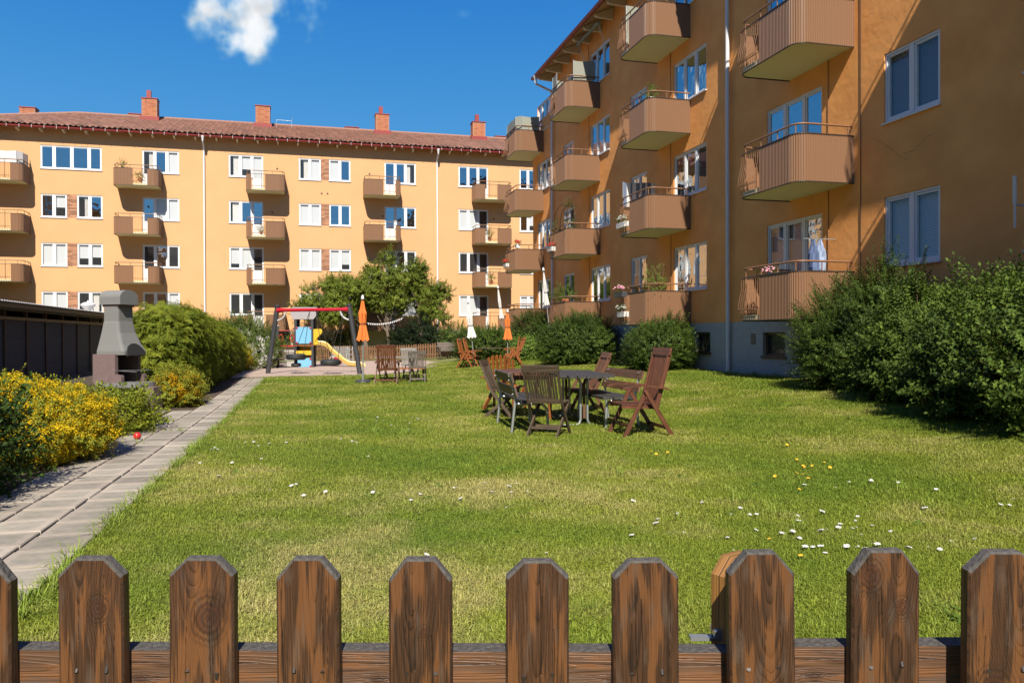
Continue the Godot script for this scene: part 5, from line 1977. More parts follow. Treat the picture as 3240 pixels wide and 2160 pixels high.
# copies of a spray spread over lobes [centre, radii]; tint0..tint1 linear colours
func foliage(parent: Node3D, kind: String, lobes: Array, count: int, size: float, t0: Color, t1: Color, m := "leaf", shell := 0.72, rough := 0.22, called := "foliage", sky_bias := 0.3, floor_y := -99.0) -> void:
	var total := 0.0
	var wts := []
	for l in lobes:
		var r: Vector3 = l[1]
		var a := pow(r.x * r.y, 0.8) + pow(r.x * r.z, 0.8) + pow(r.y * r.z, 0.8)
		wts.append(a)
		total += a
	var per := [[], [], []]
	var cols := [[], [], []]
	for i in lobes.size():
		var c: Vector3 = lobes[i][0]
		var r: Vector3 = lobes[i][1]
		var n := int(count * wts[i] / total)
		for k in n:
			var d := rand_dir()
			var bump := noise.get_noise_3d(d.x * 1.9 + i * 7.1, d.y * 1.9, d.z * 1.9) * rough * 1.6 + noise.get_noise_3d(d.x * 5.0 + i * 3.0, d.y * 5.0, d.z * 5.0) * rough
			if boxy > 2.0: d = d / pow(pow(absf(d.x), boxy) + pow(absf(d.y), boxy) + pow(absf(d.z), boxy), 1.0 / boxy)
			var f := lerpf(shell, 1.0, pow(R.randf(), 0.6)) * (1.0 + bump)
			var p := c + Vector3(d.x * r.x, d.y * r.y, d.z * r.z) * f
			if p.y < floor_y + 0.02: continue
			# skip what lies deep inside a neighbouring lobe
			var hidden := false
			for j in lobes.size():
				if j == i: continue
				var e: Vector3 = (p - lobes[j][0]) / (lobes[j][1] as Vector3)
				if e.length() < shell * 0.8: hidden = true
			if hidden: continue
			var out := Vector3(d.x / r.x, d.y / r.y, d.z / r.z).normalized()
			var up := (out + Vector3.UP * (sky_bias + 0.2) + rand_dir() * 0.55).normalized()
			var x := up.cross(rand_dir()).normalized()
			var z := x.cross(up)
			var s := size * rr(0.7, 1.3)
			var v := k % 3
			per[v].append(Transform3D(Basis(x * s, up * s, z * s), p))
			var mixv := clampf(0.5 + 0.55 * noise.get_noise_3d(p.x * 0.9, p.y * 0.9, p.z * 0.9) + rr(-0.3, 0.3), 0, 1)
			var cc := t0.lerp(t1, mixv)
			cols[v].append(cc)
	for v in 3:
		if per[v].is_empty(): continue
		var mm := MultiMesh.new()
		mm.transform_format = MultiMesh.TRANSFORM_3D
		mm.use_colors = true
		mm.mesh = sprays[kind][v]
		mm.instance_count = per[v].size()
		for k in per[v].size():
			mm.set_instance_transform(k, per[v][k])
			mm.set_instance_color(k, cols[v][k])
		var o := MultiMeshInstance3D.new()
		o.multimesh = mm
		o.material_override = M[m]
		o.name = called
		o.set_meta("kind", "stuff")
		parent.add_child(o, true)

func stems(parent: Node3D, base: Vector3, lobes: Array, n: int, r0: float, m := "stem") -> void:
	for k in n:
		var l: Array = lobes[R.randi() % lobes.size()]
		var c: Vector3 = l[0]
		var r: Vector3 = l[1]
		var b := MB.new()
		var e := c + Vector3(rr(-0.7, 0.7) * r.x, rr(-0.1, 0.7) * r.y, rr(-0.7, 0.7) * r.z)
		var s := base + Vector3(rr(-0.25, 0.25) * r.x, 0, rr(-0.25, 0.25) * r.z)
		s = Vector3(lerpf(s.x, e.x, 0.4), base.y - 0.05, lerpf(s.z, e.z, 0.4))
		var mid := s.lerp(e, 0.5) + Vector3(rr(-0.1, 0.1), 0.1, rr(-0.1, 0.1))
		b.tube([s, mid, e], r0, 5, r0 * 0.35, false)
		part(b, "stem", M[m], parent)

func bush(called: String, label: String, cat: String, lobes: Array, kind: String, count: int, size: float, t0: Color, t1: Color, m := "leaf", shell := 0.72, rough := 0.22, n_stems := 10, group := "") -> Node3D:
	var o := thing(called, label, cat, Transform3D.IDENTITY, group)
	var c := Vector3.ZERO
	for l in lobes: c += l[0]
	c /= lobes.size()
	var base := Vector3(c.x, ground(c.x, c.z), c.z)
	foliage(o, kind, lobes, count, size, t0, t1, m, shell, rough, "foliage", 0.3, base.y - 0.05)
	stems(o, base, lobes, n_stems, 0.014)
	return o

# lobe standing on the ground
func lobe(x: float, z: float, rx: float, rz: float, h: float, low := 0.0) -> Array:
	var g := ground(x, z)
	return [Vector3(x, g + low + (h - low) * 0.5, z), Vector3(rx, (h - low) * 0.5, rz)]

# a lobe at path coordinates
func plobe(t: float, q: float, rt: float, rq: float, h: float, low := 0.0) -> Array:
	var p := pt(t, q)
	return [Vector3(p.x, p.y + low + (h - low) * 0.5, p.z), Vector3(rq, (h - low) * 0.5, rt)]

# break a crown up into smaller clumps round its outside
func clumps(crowns: Array, n: int, k: float) -> Array:
	var out := []
	for c in crowns:
		for i in n:
			var d := rand_dir()
			d.y = d.y * 0.8 + 0.15
			out.append([c[0] + Vector3(d.x * c[1].x, d.y * c[1].y, d.z * c[1].z) * rr(0.45, 0.85), c[1] * k * rr(0.75, 1.25)])
	return out

func tree(label: String, x: float, z: float, crowns: Array, r0: float, count: int, lean := 0.0) -> void:
	var g := ground(x, z)
	var o := thing("garden_tree", label, "tree", Transform3D.IDENTITY, "trees behind the playground fence")
	var trunk := MB.new()
	var top := Vector3(x + lean, g + 2.0, z)
	trunk.tube([Vector3(x, g - 0.1, z), Vector3(x + lean * 0.3, g + 0.9, z + 0.05), top], r0, 9, r0 * 0.75, false)
	part(trunk, "trunk", M["bark"], o)
	for c in crowns:
		var e: Vector3 = c[0]
		for k in 4:
			var b := MB.new()
			var q := e + Vector3(rr(-0.7, 0.7) * c[1].x, rr(-0.4, 0.8) * c[1].y, rr(-0.7, 0.7) * c[1].z)
			var mid := top.lerp(q, 0.5) + Vector3(rr(-0.2, 0.2), rr(-0.1, 0.3), rr(-0.2, 0.2))
			b.tube([top.lerp(Vector3(x, g, z), 0.25 * (k % 2)), mid, q], r0 * 0.5, 6, 0.015, false)
			part(b, "limb", M["bark"], o)
	foliage(o, "tree", clumps(crowns, 9, 0.27), int(count * 0.62), 0.95, Color(0.07, 0.11, 0.013), Color(0.20, 0.25, 0.035), "leaf", 0.15, 0.35, "crown")

func build_plants() -> void:
	make_sprays()
	var dark0 := Color(0.016, 0.034, 0.007)
	var dark1 := Color(0.075, 0.118, 0.018)
	# right: a chain of tall shrubs in front of the wall
	bush("tall_shrub", "small-leaved dark shrub with upright shoots in front of the lower balcony", "shrub", [lobe(6.15, -14.5, 0.8, 0.85, 1.75), lobe(6.4, -13.6, 0.85, 0.75, 1.95), lobe(5.75, -14.2, 0.5, 0.7, 1.15)], "small", 7500, 1.0, dark0 * 1.2, dark1 * 1.15, "leaf_gloss", 0.55, 0.36, 14, "tall shrubs along the orange building")
	bush("tall_shrub", "broad green shrub with pointed leaves beneath the big window", "shrub", [lobe(6.45, -12.2, 0.8, 0.7, 1.5), lobe(5.9, -11.8, 0.55, 0.65, 1.0), lobe(6.95, -11.1, 0.8, 0.7, 1.4)], "ovate", 6600, 1.0, dark0, dark1 * 1.45, "leaf", 0.55, 0.36, 14, "tall shrubs along the orange building")
	bush("tall_shrub", "big leafy shrub at the picture's right edge, tallest of the shrubs", "shrub", [lobe(6.3, -9.7, 0.95, 0.9, 1.6), lobe(5.7, -9.8, 0.65, 0.7, 1.15), lobe(6.2, -8.6, 1.0, 0.85, 1.55), lobe(5.65, -8.2, 0.65, 0.7, 1.1), lobe(7.2, -9.2, 0.95, 1.05, 1.75)], "ovate", 9500, 1.0, dark0 * 1.2, dark1 * 1.6, "leaf", 0.55, 0.36, 16, "tall shrubs along the orange building")
	# long shoots standing out of the shrubs
	for q in [[6.5, -13.8, 1.75, "tall_shrub"], [6.0, -14.6, 1.4, "tall_shrub"], [6.9, -11.4, 1.3, "tall_shrub_001"], [6.4, -9.6, 1.45, "tall_shrub_002"], [7.2, -9.4, 1.6, "tall_shrub_002"], [6.1, -8.8, 1.35, "tall_shrub_002"], [6.1, -12.0, 1.3, "tall_shrub_001"], [6.7, -8.4, 1.45, "tall_shrub_002"]]:
		var sh: Node3D = get_node(q[3])
		var g := ground(q[0], q[1])
		var lobes := [[Vector3(q[0], g + q[2] + 0.28, q[1]), Vector3(0.07, 0.32, 0.07)]]
		foliage(sh, "ovate", lobes, 26, 0.8, dark0 * 1.5, dark1 * 1.5, "leaf", 0.0, 0.1, "shoot", 1.6)
		var b := MB.new()
		b.tube([Vector3(q[0], g + q[2] - 0.3, q[1]), Vector3(q[0] + 0.02, g + q[2] + 0.55, q[1])], 0.006, 4)
		part(b, "stem", M["stem"], sh)
	bush("round_shrub", "round dark shrub by the wall between the downpipe and the balconies", "shrub", [lobe(4.15, -22.3, 0.75, 0.75, 1.22), lobe(4.45, -22.7, 0.6, 0.6, 1.35), lobe(3.8, -22.6, 0.45, 0.5, 1.0)], "small", 3900, 1.25, dark0 * 1.3, dark1 * 1.2, "leaf_gloss", 0.6, 0.28, 10, "round shrubs along the wall")
	bush("round_shrub", "wide dark shrub by the wall in front of the flower balconies", "shrub", [lobe(2.15, -27.6, 0.8, 0.8, 1.5), lobe(2.85, -27.4, 0.65, 0.7, 1.35), lobe(1.55, -27.8, 0.5, 0.6, 1.2), lobe(2.5, -28.2, 0.7, 0.7, 1.6)], "small", 5200, 1.35, dark0 * 1.3, dark1 * 1.2, "leaf_gloss", 0.6, 0.28, 12, "round shrubs along the wall")
	bush("leafy_plant", "low plant with long glossy leaves beside the far orange chairs", "plant", [lobe(0.62, -33.4, 0.55, 0.5, 0.75), lobe(1.1, -33.3, 0.45, 0.5, 0.65)], "lance", 900, 1.0, dark0 * 2.2, dark1 * 1.9, "leaf", 0.4, 0.2, 4)
	bush("round_shrub", "shrub under the far corner balcony behind the parasols", "shrub", [lobe(-1.0, -36.6, 0.9, 0.8, 1.25), lobe(-0.2, -36.8, 0.7, 0.7, 1.1), lobe(-1.9, -37.4, 0.7, 0.7, 1.3)], "small", 3600, 1.5, dark0 * 1.3, dark1 * 1.3, "leaf", 0.55, 0.28, 8, "round shrubs along the wall")
	bush("round_shrub", "tangled dark shrub against the far corner of the orange building", "shrub", [lobe(0.9, -35.2, 0.7, 0.6, 1.9, 0.5), lobe(1.5, -34.0, 0.6, 0.6, 1.6)], "small", 1800, 1.5, dark0, dark1, "leaf", 0.55, 0.28, 8, "round shrubs along the wall")
	# left: hedge of feathered leaves
	var hl := []
	for k in 8: hl.append(plobe(19.7 + k * 1.65, -3.05 + 0.05 * sin(k * 2.0), 1.0, 0.58, [1.92, 1.9, 1.84, 1.8, 1.72, 1.66, 1.6, 1.5][k] + 0.04 * sin(k * 3.1)))
	boxy = 4.0
	bush("hedge", "tall clipped hedge of feathery green leaves along the path", "hedge", hl, "feather", 13000, 0.85, Color(0.06, 0.095, 0.008), Color(0.24, 0.275, 0.025), "leaf", 0.8, 0.08, 16)
	boxy = 2.0
	bush("flowering_shrub", "green shrub sprinkled with white blossom beside the swing", "shrub", [lobe(-11.7, -34.6, 1.1, 1.0, 2.1), lobe(-10.9, -34.2, 0.8, 0.8, 1.5), lobe(-12.4, -35.0, 0.9, 0.9, 2.0)], "small", 4200, 1.5, Color(0.07, 0.11, 0.02), Color(0.13, 0.18, 0.04), "leaf", 0.6, 0.25, 8)
	foliage(get_node("flowering_shrub"), "floret", [lobe(-11.45, -34.2, 0.95, 0.9, 1.55), lobe(-10.9, -34.0, 0.75, 0.7, 1.2)], 700, 1.5, Color(0.75, 0.76, 0.70), Color(0.9, 0.9, 0.86), "blossom", 0.9, 0.2, "blossom")
	var flower_bush := func(label: String, lobes: Array, n_leaf: int, n_flower: int, size: float, c0: Color, c1: Color) -> void:
		var o := bush("yellow_shrub", label, "shrub", lobes, "small", n_leaf, size, Color(0.13, 0.16, 0.015), Color(0.26, 0.27, 0.03), "leaf", 0.6, 0.2, 8, "yellow-flowered shrubs by the path")
		var up := []
		for l in lobes: up.append([l[0] + Vector3(0, 0.04, 0), l[1] * 1.02])
		foliage(o, "floret", up, n_flower, size * 0.9, c0, c1, "blossom", 0.93, 0.22, "blossom", 0.6, -0.05)
	flower_bush.call("yellow-flowered shrub in front of the tall hedge by the grill", [plobe(16.3, -2.38, 0.45, 0.36, 0.55), plobe(17.0, -2.5, 0.45, 0.4, 0.55), plobe(16.7, -2.95, 0.4, 0.35, 0.5)], 2400, 1300, 0.95, Color(0.44, 0.25, 0.006), Color(0.56, 0.37, 0.015))
	flower_bush.call("small yellow shrub at the far end of the tall hedge", [plobe(33.6, -2.55, 0.5, 0.45, 0.85)], 600, 300, 1.4, Color(0.62, 0.36, 0.02), Color(0.72, 0.50, 0.04))
	flower_bush.call("large yellow-flowered shrub spilling towards the path on the left", [plobe(9.0, -2.35, 0.5, 0.38, 0.6), plobe(9.5, -2.6, 0.45, 0.4, 0.66), plobe(8.5, -2.55, 0.4, 0.36, 0.52), plobe(9.2, -2.9, 0.4, 0.4, 0.68)], 2800, 3600, 0.7, Color(0.46, 0.31, 0.004), Color(0.62, 0.47, 0.015))
	flower_bush.call("yellow-flowered shrub at the left edge among the creepers", [plobe(9.9, -3.25, 0.5, 0.5, 0.74), plobe(9.3, -3.75, 0.5, 0.5, 0.74)], 1800, 2400, 0.72, Color(0.50, 0.36, 0.004), Color(0.66, 0.52, 0.02))
	# creepers with small leaves over the bed, and a darker shrub towards the camera
	var cr := [plobe(11.6, -2.7, 1.1, 0.55, 0.34), plobe(11.2, -3.9, 1.2, 0.9, 0.44), plobe(10.0, -4.5, 1.2, 1.1, 0.68), plobe(9.2, -5.6, 1.3, 1.2, 0.84), plobe(11.3, -5.5, 1.4, 1.2, 0.72), plobe(12.6, -2.8, 0.8, 0.5, 0.22), plobe(10.4, -6.6, 1.4, 1.0, 0.85)]
	bush("creeping_shrub", "spreading shrub of small green leaves with reddish twigs beside the grill", "shrub", cr, "vine", 9500, 0.75, Color(0.075, 0.115, 0.010), Color(0.25, 0.28, 0.022), "leaf", 0.75, 0.2, 14)
	bush("dark_shrub", "dark leafy shrub at the lower left beside the path", "shrub", [plobe(6.9, -2.75, 0.75, 0.5, 0.72), plobe(6.1, -3.0, 0.8, 0.7, 0.78), plobe(5.4, -3.5, 0.9, 0.9, 0.95), plobe(7.0, -3.8, 0.9, 0.8, 0.85), plobe(6.4, -5.0, 1.0, 1.0, 0.95)], "ovate", 4800, 0.9, Color(0.022, 0.05, 0.010), Color(0.055, 0.10, 0.02), "leaf", 0.6, 0.25, 12)
	# trees and shrubs before the yellow building
	tree("broad garden tree with a dense crown behind the swing", -8.6, -47.2, [[Vector3(-11.3, 3.2, -47.0), Vector3(1.7, 1.55, 1.5)], [Vector3(-10.2, 3.6, -47.6), Vector3(1.4, 1.5, 1.4)], [Vector3(-9.0, 3.9, -47.0), Vector3(1.3, 1.4, 1.4)], [Vector3(-9.9, 2.4, -46.6), Vector3(1.6, 0.9, 1.3)]], 0.17, 3600, -0.3)
	tree("tall slim-trunked garden tree in the middle of the group", -7.3, -47.6, [[Vector3(-7.9, 4.9, -47.6), Vector3(1.25, 1.25, 1.2)], [Vector3(-8.3, 3.4, -47.9), Vector3(1.3, 1.2, 1.3)], [Vector3(-6.9, 3.1, -47.3), Vector3(1.3, 1.1, 1.2)]], 0.10, 2400, -0.2)
	tree("open-crowned garden tree closest to the white parasol", -5.5, -47.0, [[Vector3(-6.1, 4.2, -47.0), Vector3(1.5, 1.3, 1.3)], [Vector3(-5.4, 3.5, -47.3), Vector3(1.1, 1.2, 1.2)], [Vector3(-4.2, 3.3, -46.8), Vector3(0.95, 0.8, 0.9)], [Vector3(-4.5, 2.3, -46.6), Vector3(1.0, 0.7, 0.8)]], 0.12, 2300, 0.2)
	bush("dark_shrub", "dark evergreen shrub behind the fence under the trees", "shrub", [lobe(-5.2, -45.6, 1.2, 1.0, 2.2), lobe(-4.3, -45.2, 1.0, 0.9, 1.9), lobe(-6.3, -46.2, 0.9, 0.9, 1.7)], "tree", 1500, 0.7, Color(0.008, 0.016, 0.006), Color(0.02, 0.035, 0.01), "leaf", 0.5, 0.25, 6)
	bush("dark_shrub", "glossy green shrub behind the far bench", "shrub", [lobe(-3.1, -44.4, 0.9, 0.9, 1.7), lobe(-2.2, -43.6, 0.8, 0.8, 1.4)], "tree", 1000, 0.6, dark0 * 1.5, dark1 * 1.5, "leaf_gloss", 0.5, 0.25, 6)
	bush("dark_shrub", "green shrub growing behind the far fence left of the trees", "shrub", [lobe(-13.2, -48.2, 1.1, 0.9, 1.6), lobe(-12.0, -48.6, 1.0, 0.9, 1.3), lobe(-10.2, -48.9, 0.8, 0.7, 1.7)], "tree", 1300, 0.6, Color(0.06, 0.10, 0.015), Color(0.13, 0.18, 0.03), "leaf", 0.5, 0.25, 6)
# ---------------------------------------------------------------- things on balconies and walls
# position on the orange building: t along the wall, y, distance out of the wall
func on_a(t: float, y: float, out: float) -> Vector3:
	return PA + EA * t - EB * out + Vector3(0, y, 0)

func frame_a(t: float, y: float, out: float) -> Transform3D:
	return Transform3D(Basis(-EA, Vector3.UP, -EB), on_a(t, y, out))

func frame_b(s: float, y: float, out: float) -> Transform3D:
	return Transform3D(Basis(EB, Vector3.UP, -EA), PB + EB * s - EA * out + Vector3(0, y, 0))

func flower_box(label: String, at: Transform3D, l: float, box: String, petal: String) -> void:
	var o := thing("flower_box", label, "flower box", at, "flower boxes on the balconies")
	var b := MB.new()
	b.prism([Vector2(-l * 0.46, 0), Vector2(l * 0.46, 0), Vector2(l * 0.5, 0.16), Vector2(-l * 0.5, 0.16)], -0.08, 0.08)
	part(b, "box", M[box], o)
	foliage(o, "small", [[Vector3(0, 0.22, 0), Vector3(l * 0.5, 0.11, 0.12)]], 60, 0.55, Color(0.04, 0.08, 0.015), Color(0.1, 0.16, 0.03), "leaf", 0.3, 0.2)
	var c := MB.new()
	for k in 26:
		var p := Vector3(rr(-l * 0.48, l * 0.48), rr(0.24, 0.36), rr(-0.08, 0.12))
		c.col = Color.WHITE * rr(0.8, 1.1)
		c.lathe([Vector2(0, -0.022), Vector2(0.026, -0.006), Vector2(0.024, 0.014), Vector2(0, 0.024)], 6, p)
	part(c, "blossom", M[petal], o)

func pot_plant(label: String, at: Transform3D, s: float, pot := "plant_pot") -> void:
	var o := thing("pot_plant", label, "pot plant", at, "pot plants on the balconies")
	var b := MB.new()
	b.lathe([Vector2(0.0, 0.0), Vector2(0.09 * s, 0.0), Vector2(0.13 * s, 0.2 * s), Vector2(0.14 * s, 0.22 * s), Vector2(0.11 * s, 0.22 * s), Vector2(0.0, 0.2 * s)], 14)
	part(b, "pot", M[pot], o)
	foliage(o, "vine", [[Vector3(0, 0.38 * s, 0), Vector3(0.2 * s, 0.22 * s, 0.2 * s)]], 60, 0.7 * s, Color(0.05, 0.10, 0.02), Color(0.14, 0.22, 0.04), "leaf", 0.2, 0.2)

func cloth_screen(label: String, at: Transform3D, pts: Array, h: float, mats: Array, stripe := 0.0) -> void:
	var o := thing("balcony_screen", label, "screen", at, "cloth screens on balcony rails")
	var run := 0.0
	var bs := []
	for m in mats: bs.append(MB.new())
	for i in pts.size() - 1:
		var a: Vector3 = pts[i]
		var c: Vector3 = pts[i + 1]
		var n := maxi(2, int(a.distance_to(c) / 0.06))
		for k in n:
			var p := a.lerp(c, float(k) / n)
			var q := a.lerp(c, float(k + 1) / n)
			var w := int(run / maxf(stripe, 0.01)) % mats.size() if stripe > 0 else 0
			var sag0 := Vector3(0, -0.02 * sin(run * 6.0), 0)
			run += p.distance_to(q)
			var sag1 := Vector3(0, -0.02 * sin(run * 6.0), 0)
			var b: MB = bs[w]
			b.quad(p, q, q + Vector3(0, h, 0) + sag1, p + Vector3(0, h, 0) + sag0)
	for i in mats.size(): part(bs[i], "cloth", M[mats[i]], o)
	var r := MB.new()
	for i in pts.size(): r.tube([pts[i] - Vector3(0, 0.15, 0), pts[i] + Vector3(0, h + 0.02, 0)], 0.013, 6)
	part(r, "pole", M["galvanised"], o)

func build_balcony_things() -> void:
	plain("stripe_blue", lin(0.10, 0.13, 0.2), 0.85)
	plain("box_dark", lin(0.05, 0.055, 0.065), 0.6)
	plain("jacket_blue", lin(0.09, 0.13, 0.24), 0.9)
	plain("shirt_pale", lin(0.26, 0.33, 0.47), 0.9)
	# screens: local x runs towards the camera, z out of the wall; origin at the balcony's left end
	cloth_screen("grey-green cloth screen on the top balcony next to the gutter end", frame_a(32.94, 10.62, 0), [Vector3(0.05, 0, 0.3), Vector3(0.06, 0, 1.05), Vector3(0.3, 0, 1.24), Vector3(0.9, 0, 1.26)], 0.62, ["screen_cloth"])
	cloth_screen("grey-green cloth screen standing at the near side of the top middle balcony", frame_a(32.94, 10.66, 0), [Vector3(2.1, 0, 1.0), Vector3(2.14, 0, 0.15)], 0.70, ["screen_cloth"])
	cloth_screen("long dark green cloth screen round the farthest top balcony", frame_a(40.17, 10.6, 0), [Vector3(0.05, 0, 0.2), Vector3(0.06, 0, 1.0), Vector3(0.3, 0, 1.25), Vector3(1.9, 0, 1.25), Vector3(2.15, 0, 1.0), Vector3(2.16, 0, 0.2)], 0.62, ["screen_cloth"])
	cloth_screen("pale cloth screen inside the topmost balcony near the white downpipe", frame_a(25.75, 10.1, 0), [Vector3(0.15, 0, 0.2), Vector3(0.16, 0, 1.1)], 1.15, ["screen_cloth"])
	cloth_screen("blue and white striped cloth hung across a second floor balcony", frame_a(25.75, 5.12, 0), [Vector3(0.10, 0, 1.2), Vector3(0.12, 0, 0.15)], 0.75, ["stripe_blue", "white_cloth"], 0.1)
	cloth_screen("white cloth screen on the uppermost balcony at the left edge", frame_b(-30.3, 10.72, 0), [Vector3(0.3, 0, 1.25), Vector3(2.1, 0, 1.25), Vector3(2.33, 0, 1.0), Vector3(2.34, 0, 0.2)], 0.62, ["white_cloth"])
	# rolled awning over a top window
	var aw := thing("rolled_awning", "rolled grey awning with folding arms above a top floor window", "awning", frame_a(31.9, 12.35, 0.12))
	var b := MB.new()
	b.tube([Vector3(0, 0, 0.35), Vector3(2.3, 0, 0.35)], 0.055, 10)
	part(b, "roll", M["screen_cloth"], aw)
	b = MB.new()
	for x in [0.1, 2.2]: b.tube([Vector3(x, 0, 0.35), Vector3(x, -0.9, 0.0)], 0.012, 6)
	part(b, "arm", M["white_pipe"], aw)
	# arch of wire with climbing plant
	var ar := thing("trellis_arch", "black wire arch with climbing plant on a second floor balcony", "arch", frame_a(32.94, 4.2, 0))
	for z in [0.9, 1.15]:
		b = MB.new()
		var pts := []
		for k in 17:
			var an := PI * k / 16.0
			pts.append(Vector3(1.05 - 0.9 * cos(an), 1.35 + 0.62 * sin(an), z))
		pts.push_front(Vector3(0.15, 0.2, z))
		pts.append(Vector3(1.95, 0.2, z))
		b.tube(pts, 0.012, 5)
		part(b, "hoop", M["black_metal"], ar)
	foliage(ar, "vine", [[Vector3(0.15, 1.0, 1.05), Vector3(0.12, 0.75, 0.15)], [Vector3(1.95, 0.95, 1.05), Vector3(0.1, 0.5, 0.15)], [Vector3(1.7, 1.8, 1.05), Vector3(0.25, 0.15, 0.12)]], 120, 0.6, Color(0.04, 0.07, 0.02), Color(0.10, 0.15, 0.04), "leaf", 0.0, 0.2)
	var tv := thing("white_trellis", "small white trellis standing on a second floor balcony", "trellis", frame_a(31.6, 5.0, 1.0))
	b = MB.new()
	for k in 4: b.bar(Vector3(-0.3 + 0.2 * k, 0, 0), Vector3(-0.3 + 0.2 * k, 0.75, 0), 0.02, 0.012, Vector3(0, 0, 1))
	for k in 3: b.bar(Vector3(-0.38, 0.2 + 0.22 * k, 0.014), Vector3(0.38, 0.2 + 0.22 * k, 0.014), 0.012, 0.02, Vector3.UP)
	part(b, "lattice", M["white_paint"], tv)
	# green climber on a trellis, ground floor
	var cl := thing("climbing_plant", "leafy climber on a trellis at a ground floor balcony", "climber", frame_a(24.0, 1.5, 0.8))
	foliage(cl, "vine", [[Vector3(0, 1.2, 0.1), Vector3(0.34, 0.5, 0.2)], [Vector3(0.25, 0.9, 0.1), Vector3(0.15, 0.6, 0.2)]], 240, 0.45, Color(0.09, 0.15, 0.02), Color(0.2, 0.26, 0.05), "leaf", 0.5, 0.3)
	b = MB.new()
	for k in 4: b.bar(Vector3(-0.3 + 0.2 * k, 0.1, 0), Vector3(-0.3 + 0.2 * k, 1.7, 0), 0.02, 0.012, Vector3(0, 0, 1))
	part(b, "trellis", M["fence_brown"], cl)
	flower_box("white flower box with red blooms on the arched balcony", frame_a(32.5, 4.45, 1.36), 0.62, "white_paint", "petal_red")
	flower_box("white flower box with red blooms on the far corner second floor balcony", frame_a(39.7, 4.45, 1.36), 0.62, "white_paint", "petal_red")
	flower_box("small red flower box hung over a rail on the far corner balcony", frame_a(38.2, 5.2, 1.2), 0.3, "white_paint", "petal_red")
	flower_box("long white flower box on the balcony with the striped cloth", frame_a(25.3, 4.42, 1.36), 0.68, "white_paint", "petal_white")
	flower_box("dark flower box with white and pink blooms on a ground floor rail", frame_a(25.35, 2.32, 1.42), 0.7, "box_dark", "petal_pink")
	flower_box("white flower box low in the bars of the ground floor balcony", frame_a(25.3, 1.72, 1.36), 0.6, "white_paint", "petal_white")
	flower_box("pink flowers on the sill behind the near ground floor rail", frame_a(17.9, 2.25, 1.1), 0.34, "box_dark", "petal_pink")
	pot_plant("white pot with green plant on the rail of a third floor balcony", frame_a(24.0, 7.85, 1.0), 0.7, "white_paint")
	pot_plant("bushy green plant on the ground floor balcony behind the wide shrub", frame_a(31.8, 2.3, 1.0), 1.2)
	pot_plant("green plant in clay pot on the same balcony, towards the corner", frame_a(32.5, 2.25, 1.0), 1.0)
	pot_plant("green pot plant behind the bars of the far top left balcony", frame_b(-22.0, 9.95, 1.15), 0.9)
	pot_plant("leafy plant on the rail end of the far top left balcony", frame_b(-23.0, 10.45, 0.9), 1.0)
	pot_plant("clay pot with plant behind the bars of a far first floor balcony", frame_b(-1.6, 4.45, 1.0), 1.0)
	pot_plant("pot plant behind the bars on the second floor, far right balcony", frame_b(-1.7, 7.2, 1.0), 1.0)
	pot_plant("pot plant on the far middle balcony with open door above", frame_b(-15.5, 7.2, 1.0), 0.8)
	# folded white parasols on the ground floor balconies
	parasol("slim white folded parasol leaning over the bushy ground floor balcony", "white_cloth", Transform3D(Basis(Vector3(0.3, 0, 1).normalized(), 0.10), on_a(32.2, 1.4, 1.55)), 2.35, false, 0.95, 0.09)
	parasol("slim white folded parasol at the corner ground floor balcony", "white_cloth", Transform3D(Basis(Vector3(0.3, 0, 1).normalized(), 0.12), on_a(39.3, 1.2, 1.6)), 2.3, false, 0.8, 0.10)
	# laundry arm with garments
	var la := thing("laundry", "blue jacket and pale shirt hung from a bracket on the wall", "clothes", frame_a(16.95, 3.0, 0.1))
	b = MB.new()
	b.bar(Vector3(-0.05, 0.12, 0.0), Vector3(-0.05, 0.12, 0.75), 0.018, 0.018, Vector3.UP)
	part(b, "bracket", M["galvanised"], la)
	for g in [[0.52, "jacket_blue", -0.75], [0.36, "shirt_pale", -0.62]]:
		b = MB.new()
		var rows := []
		for j in 7:
			var row := []
			var yy: float = lerpf(0.10, g[2], j / 6.0)
			for k in 13:
				var an := TAU * k / 12.0
				var rad := lerpf(0.05, 0.15, minf(1.0, j / 2.0)) * (1.0 + 0.2 * sin(an * 3.0 + j))
				row.append(Vector3(-0.05 + rad * cos(an) * 0.9, yy, g[0] + rad * sin(an) * 0.5))
			rows.append(row)
		for j in 6:
			for k in 12: b.quad(rows[j + 1][k + 1], rows[j + 1][k], rows[j][k], rows[j][k + 1])
		part(b, "garment", M[g[1]], la)
	# antenna by the right edge
	var an_ := thing("panel_antenna", "white pole antenna fixed to the wall at the right edge", "antenna", frame_a(12.15, 2.7, 0.7))
	b = MB.new()
	b.tube([Vector3(0, 0, 0), Vector3(0, 0.36, 0)], 0.016, 8)
	b.tube([Vector3(0, 0.34, 0), Vector3(0, 0.75, 0)], 0.028, 8)
	part(b, "mast", M["white_pipe"], an_)
	b = MB.new()
	b.bar(Vector3(0, 0.33, 0), Vector3(0, 0.33, -0.68), 0.03, 0.03, Vector3.UP)
	part(b, "bracket", M["galvanised"], an_)
	# steps down from the far ground floor balcony
	var sp := thing("steel_steps", "narrow steel steps leading down from the far ground floor balcony", "steps", frame_a(37.75, 0, 0.9))
	for s in [-0.25, 0.25]:
		b = MB.new()
		b.bar(Vector3(0.0, 1.45, s), Vector3(1.1, 0.2, s), 0.03, 0.09, Vector3.UP)
		b.tube([Vector3(0.0, 2.3, s), Vector3(1.1, 1.0, s), Vector3(1.1, 0.25, s)], 0.014, 6)
		part(b, "stringer", M["brown_rail"], sp)
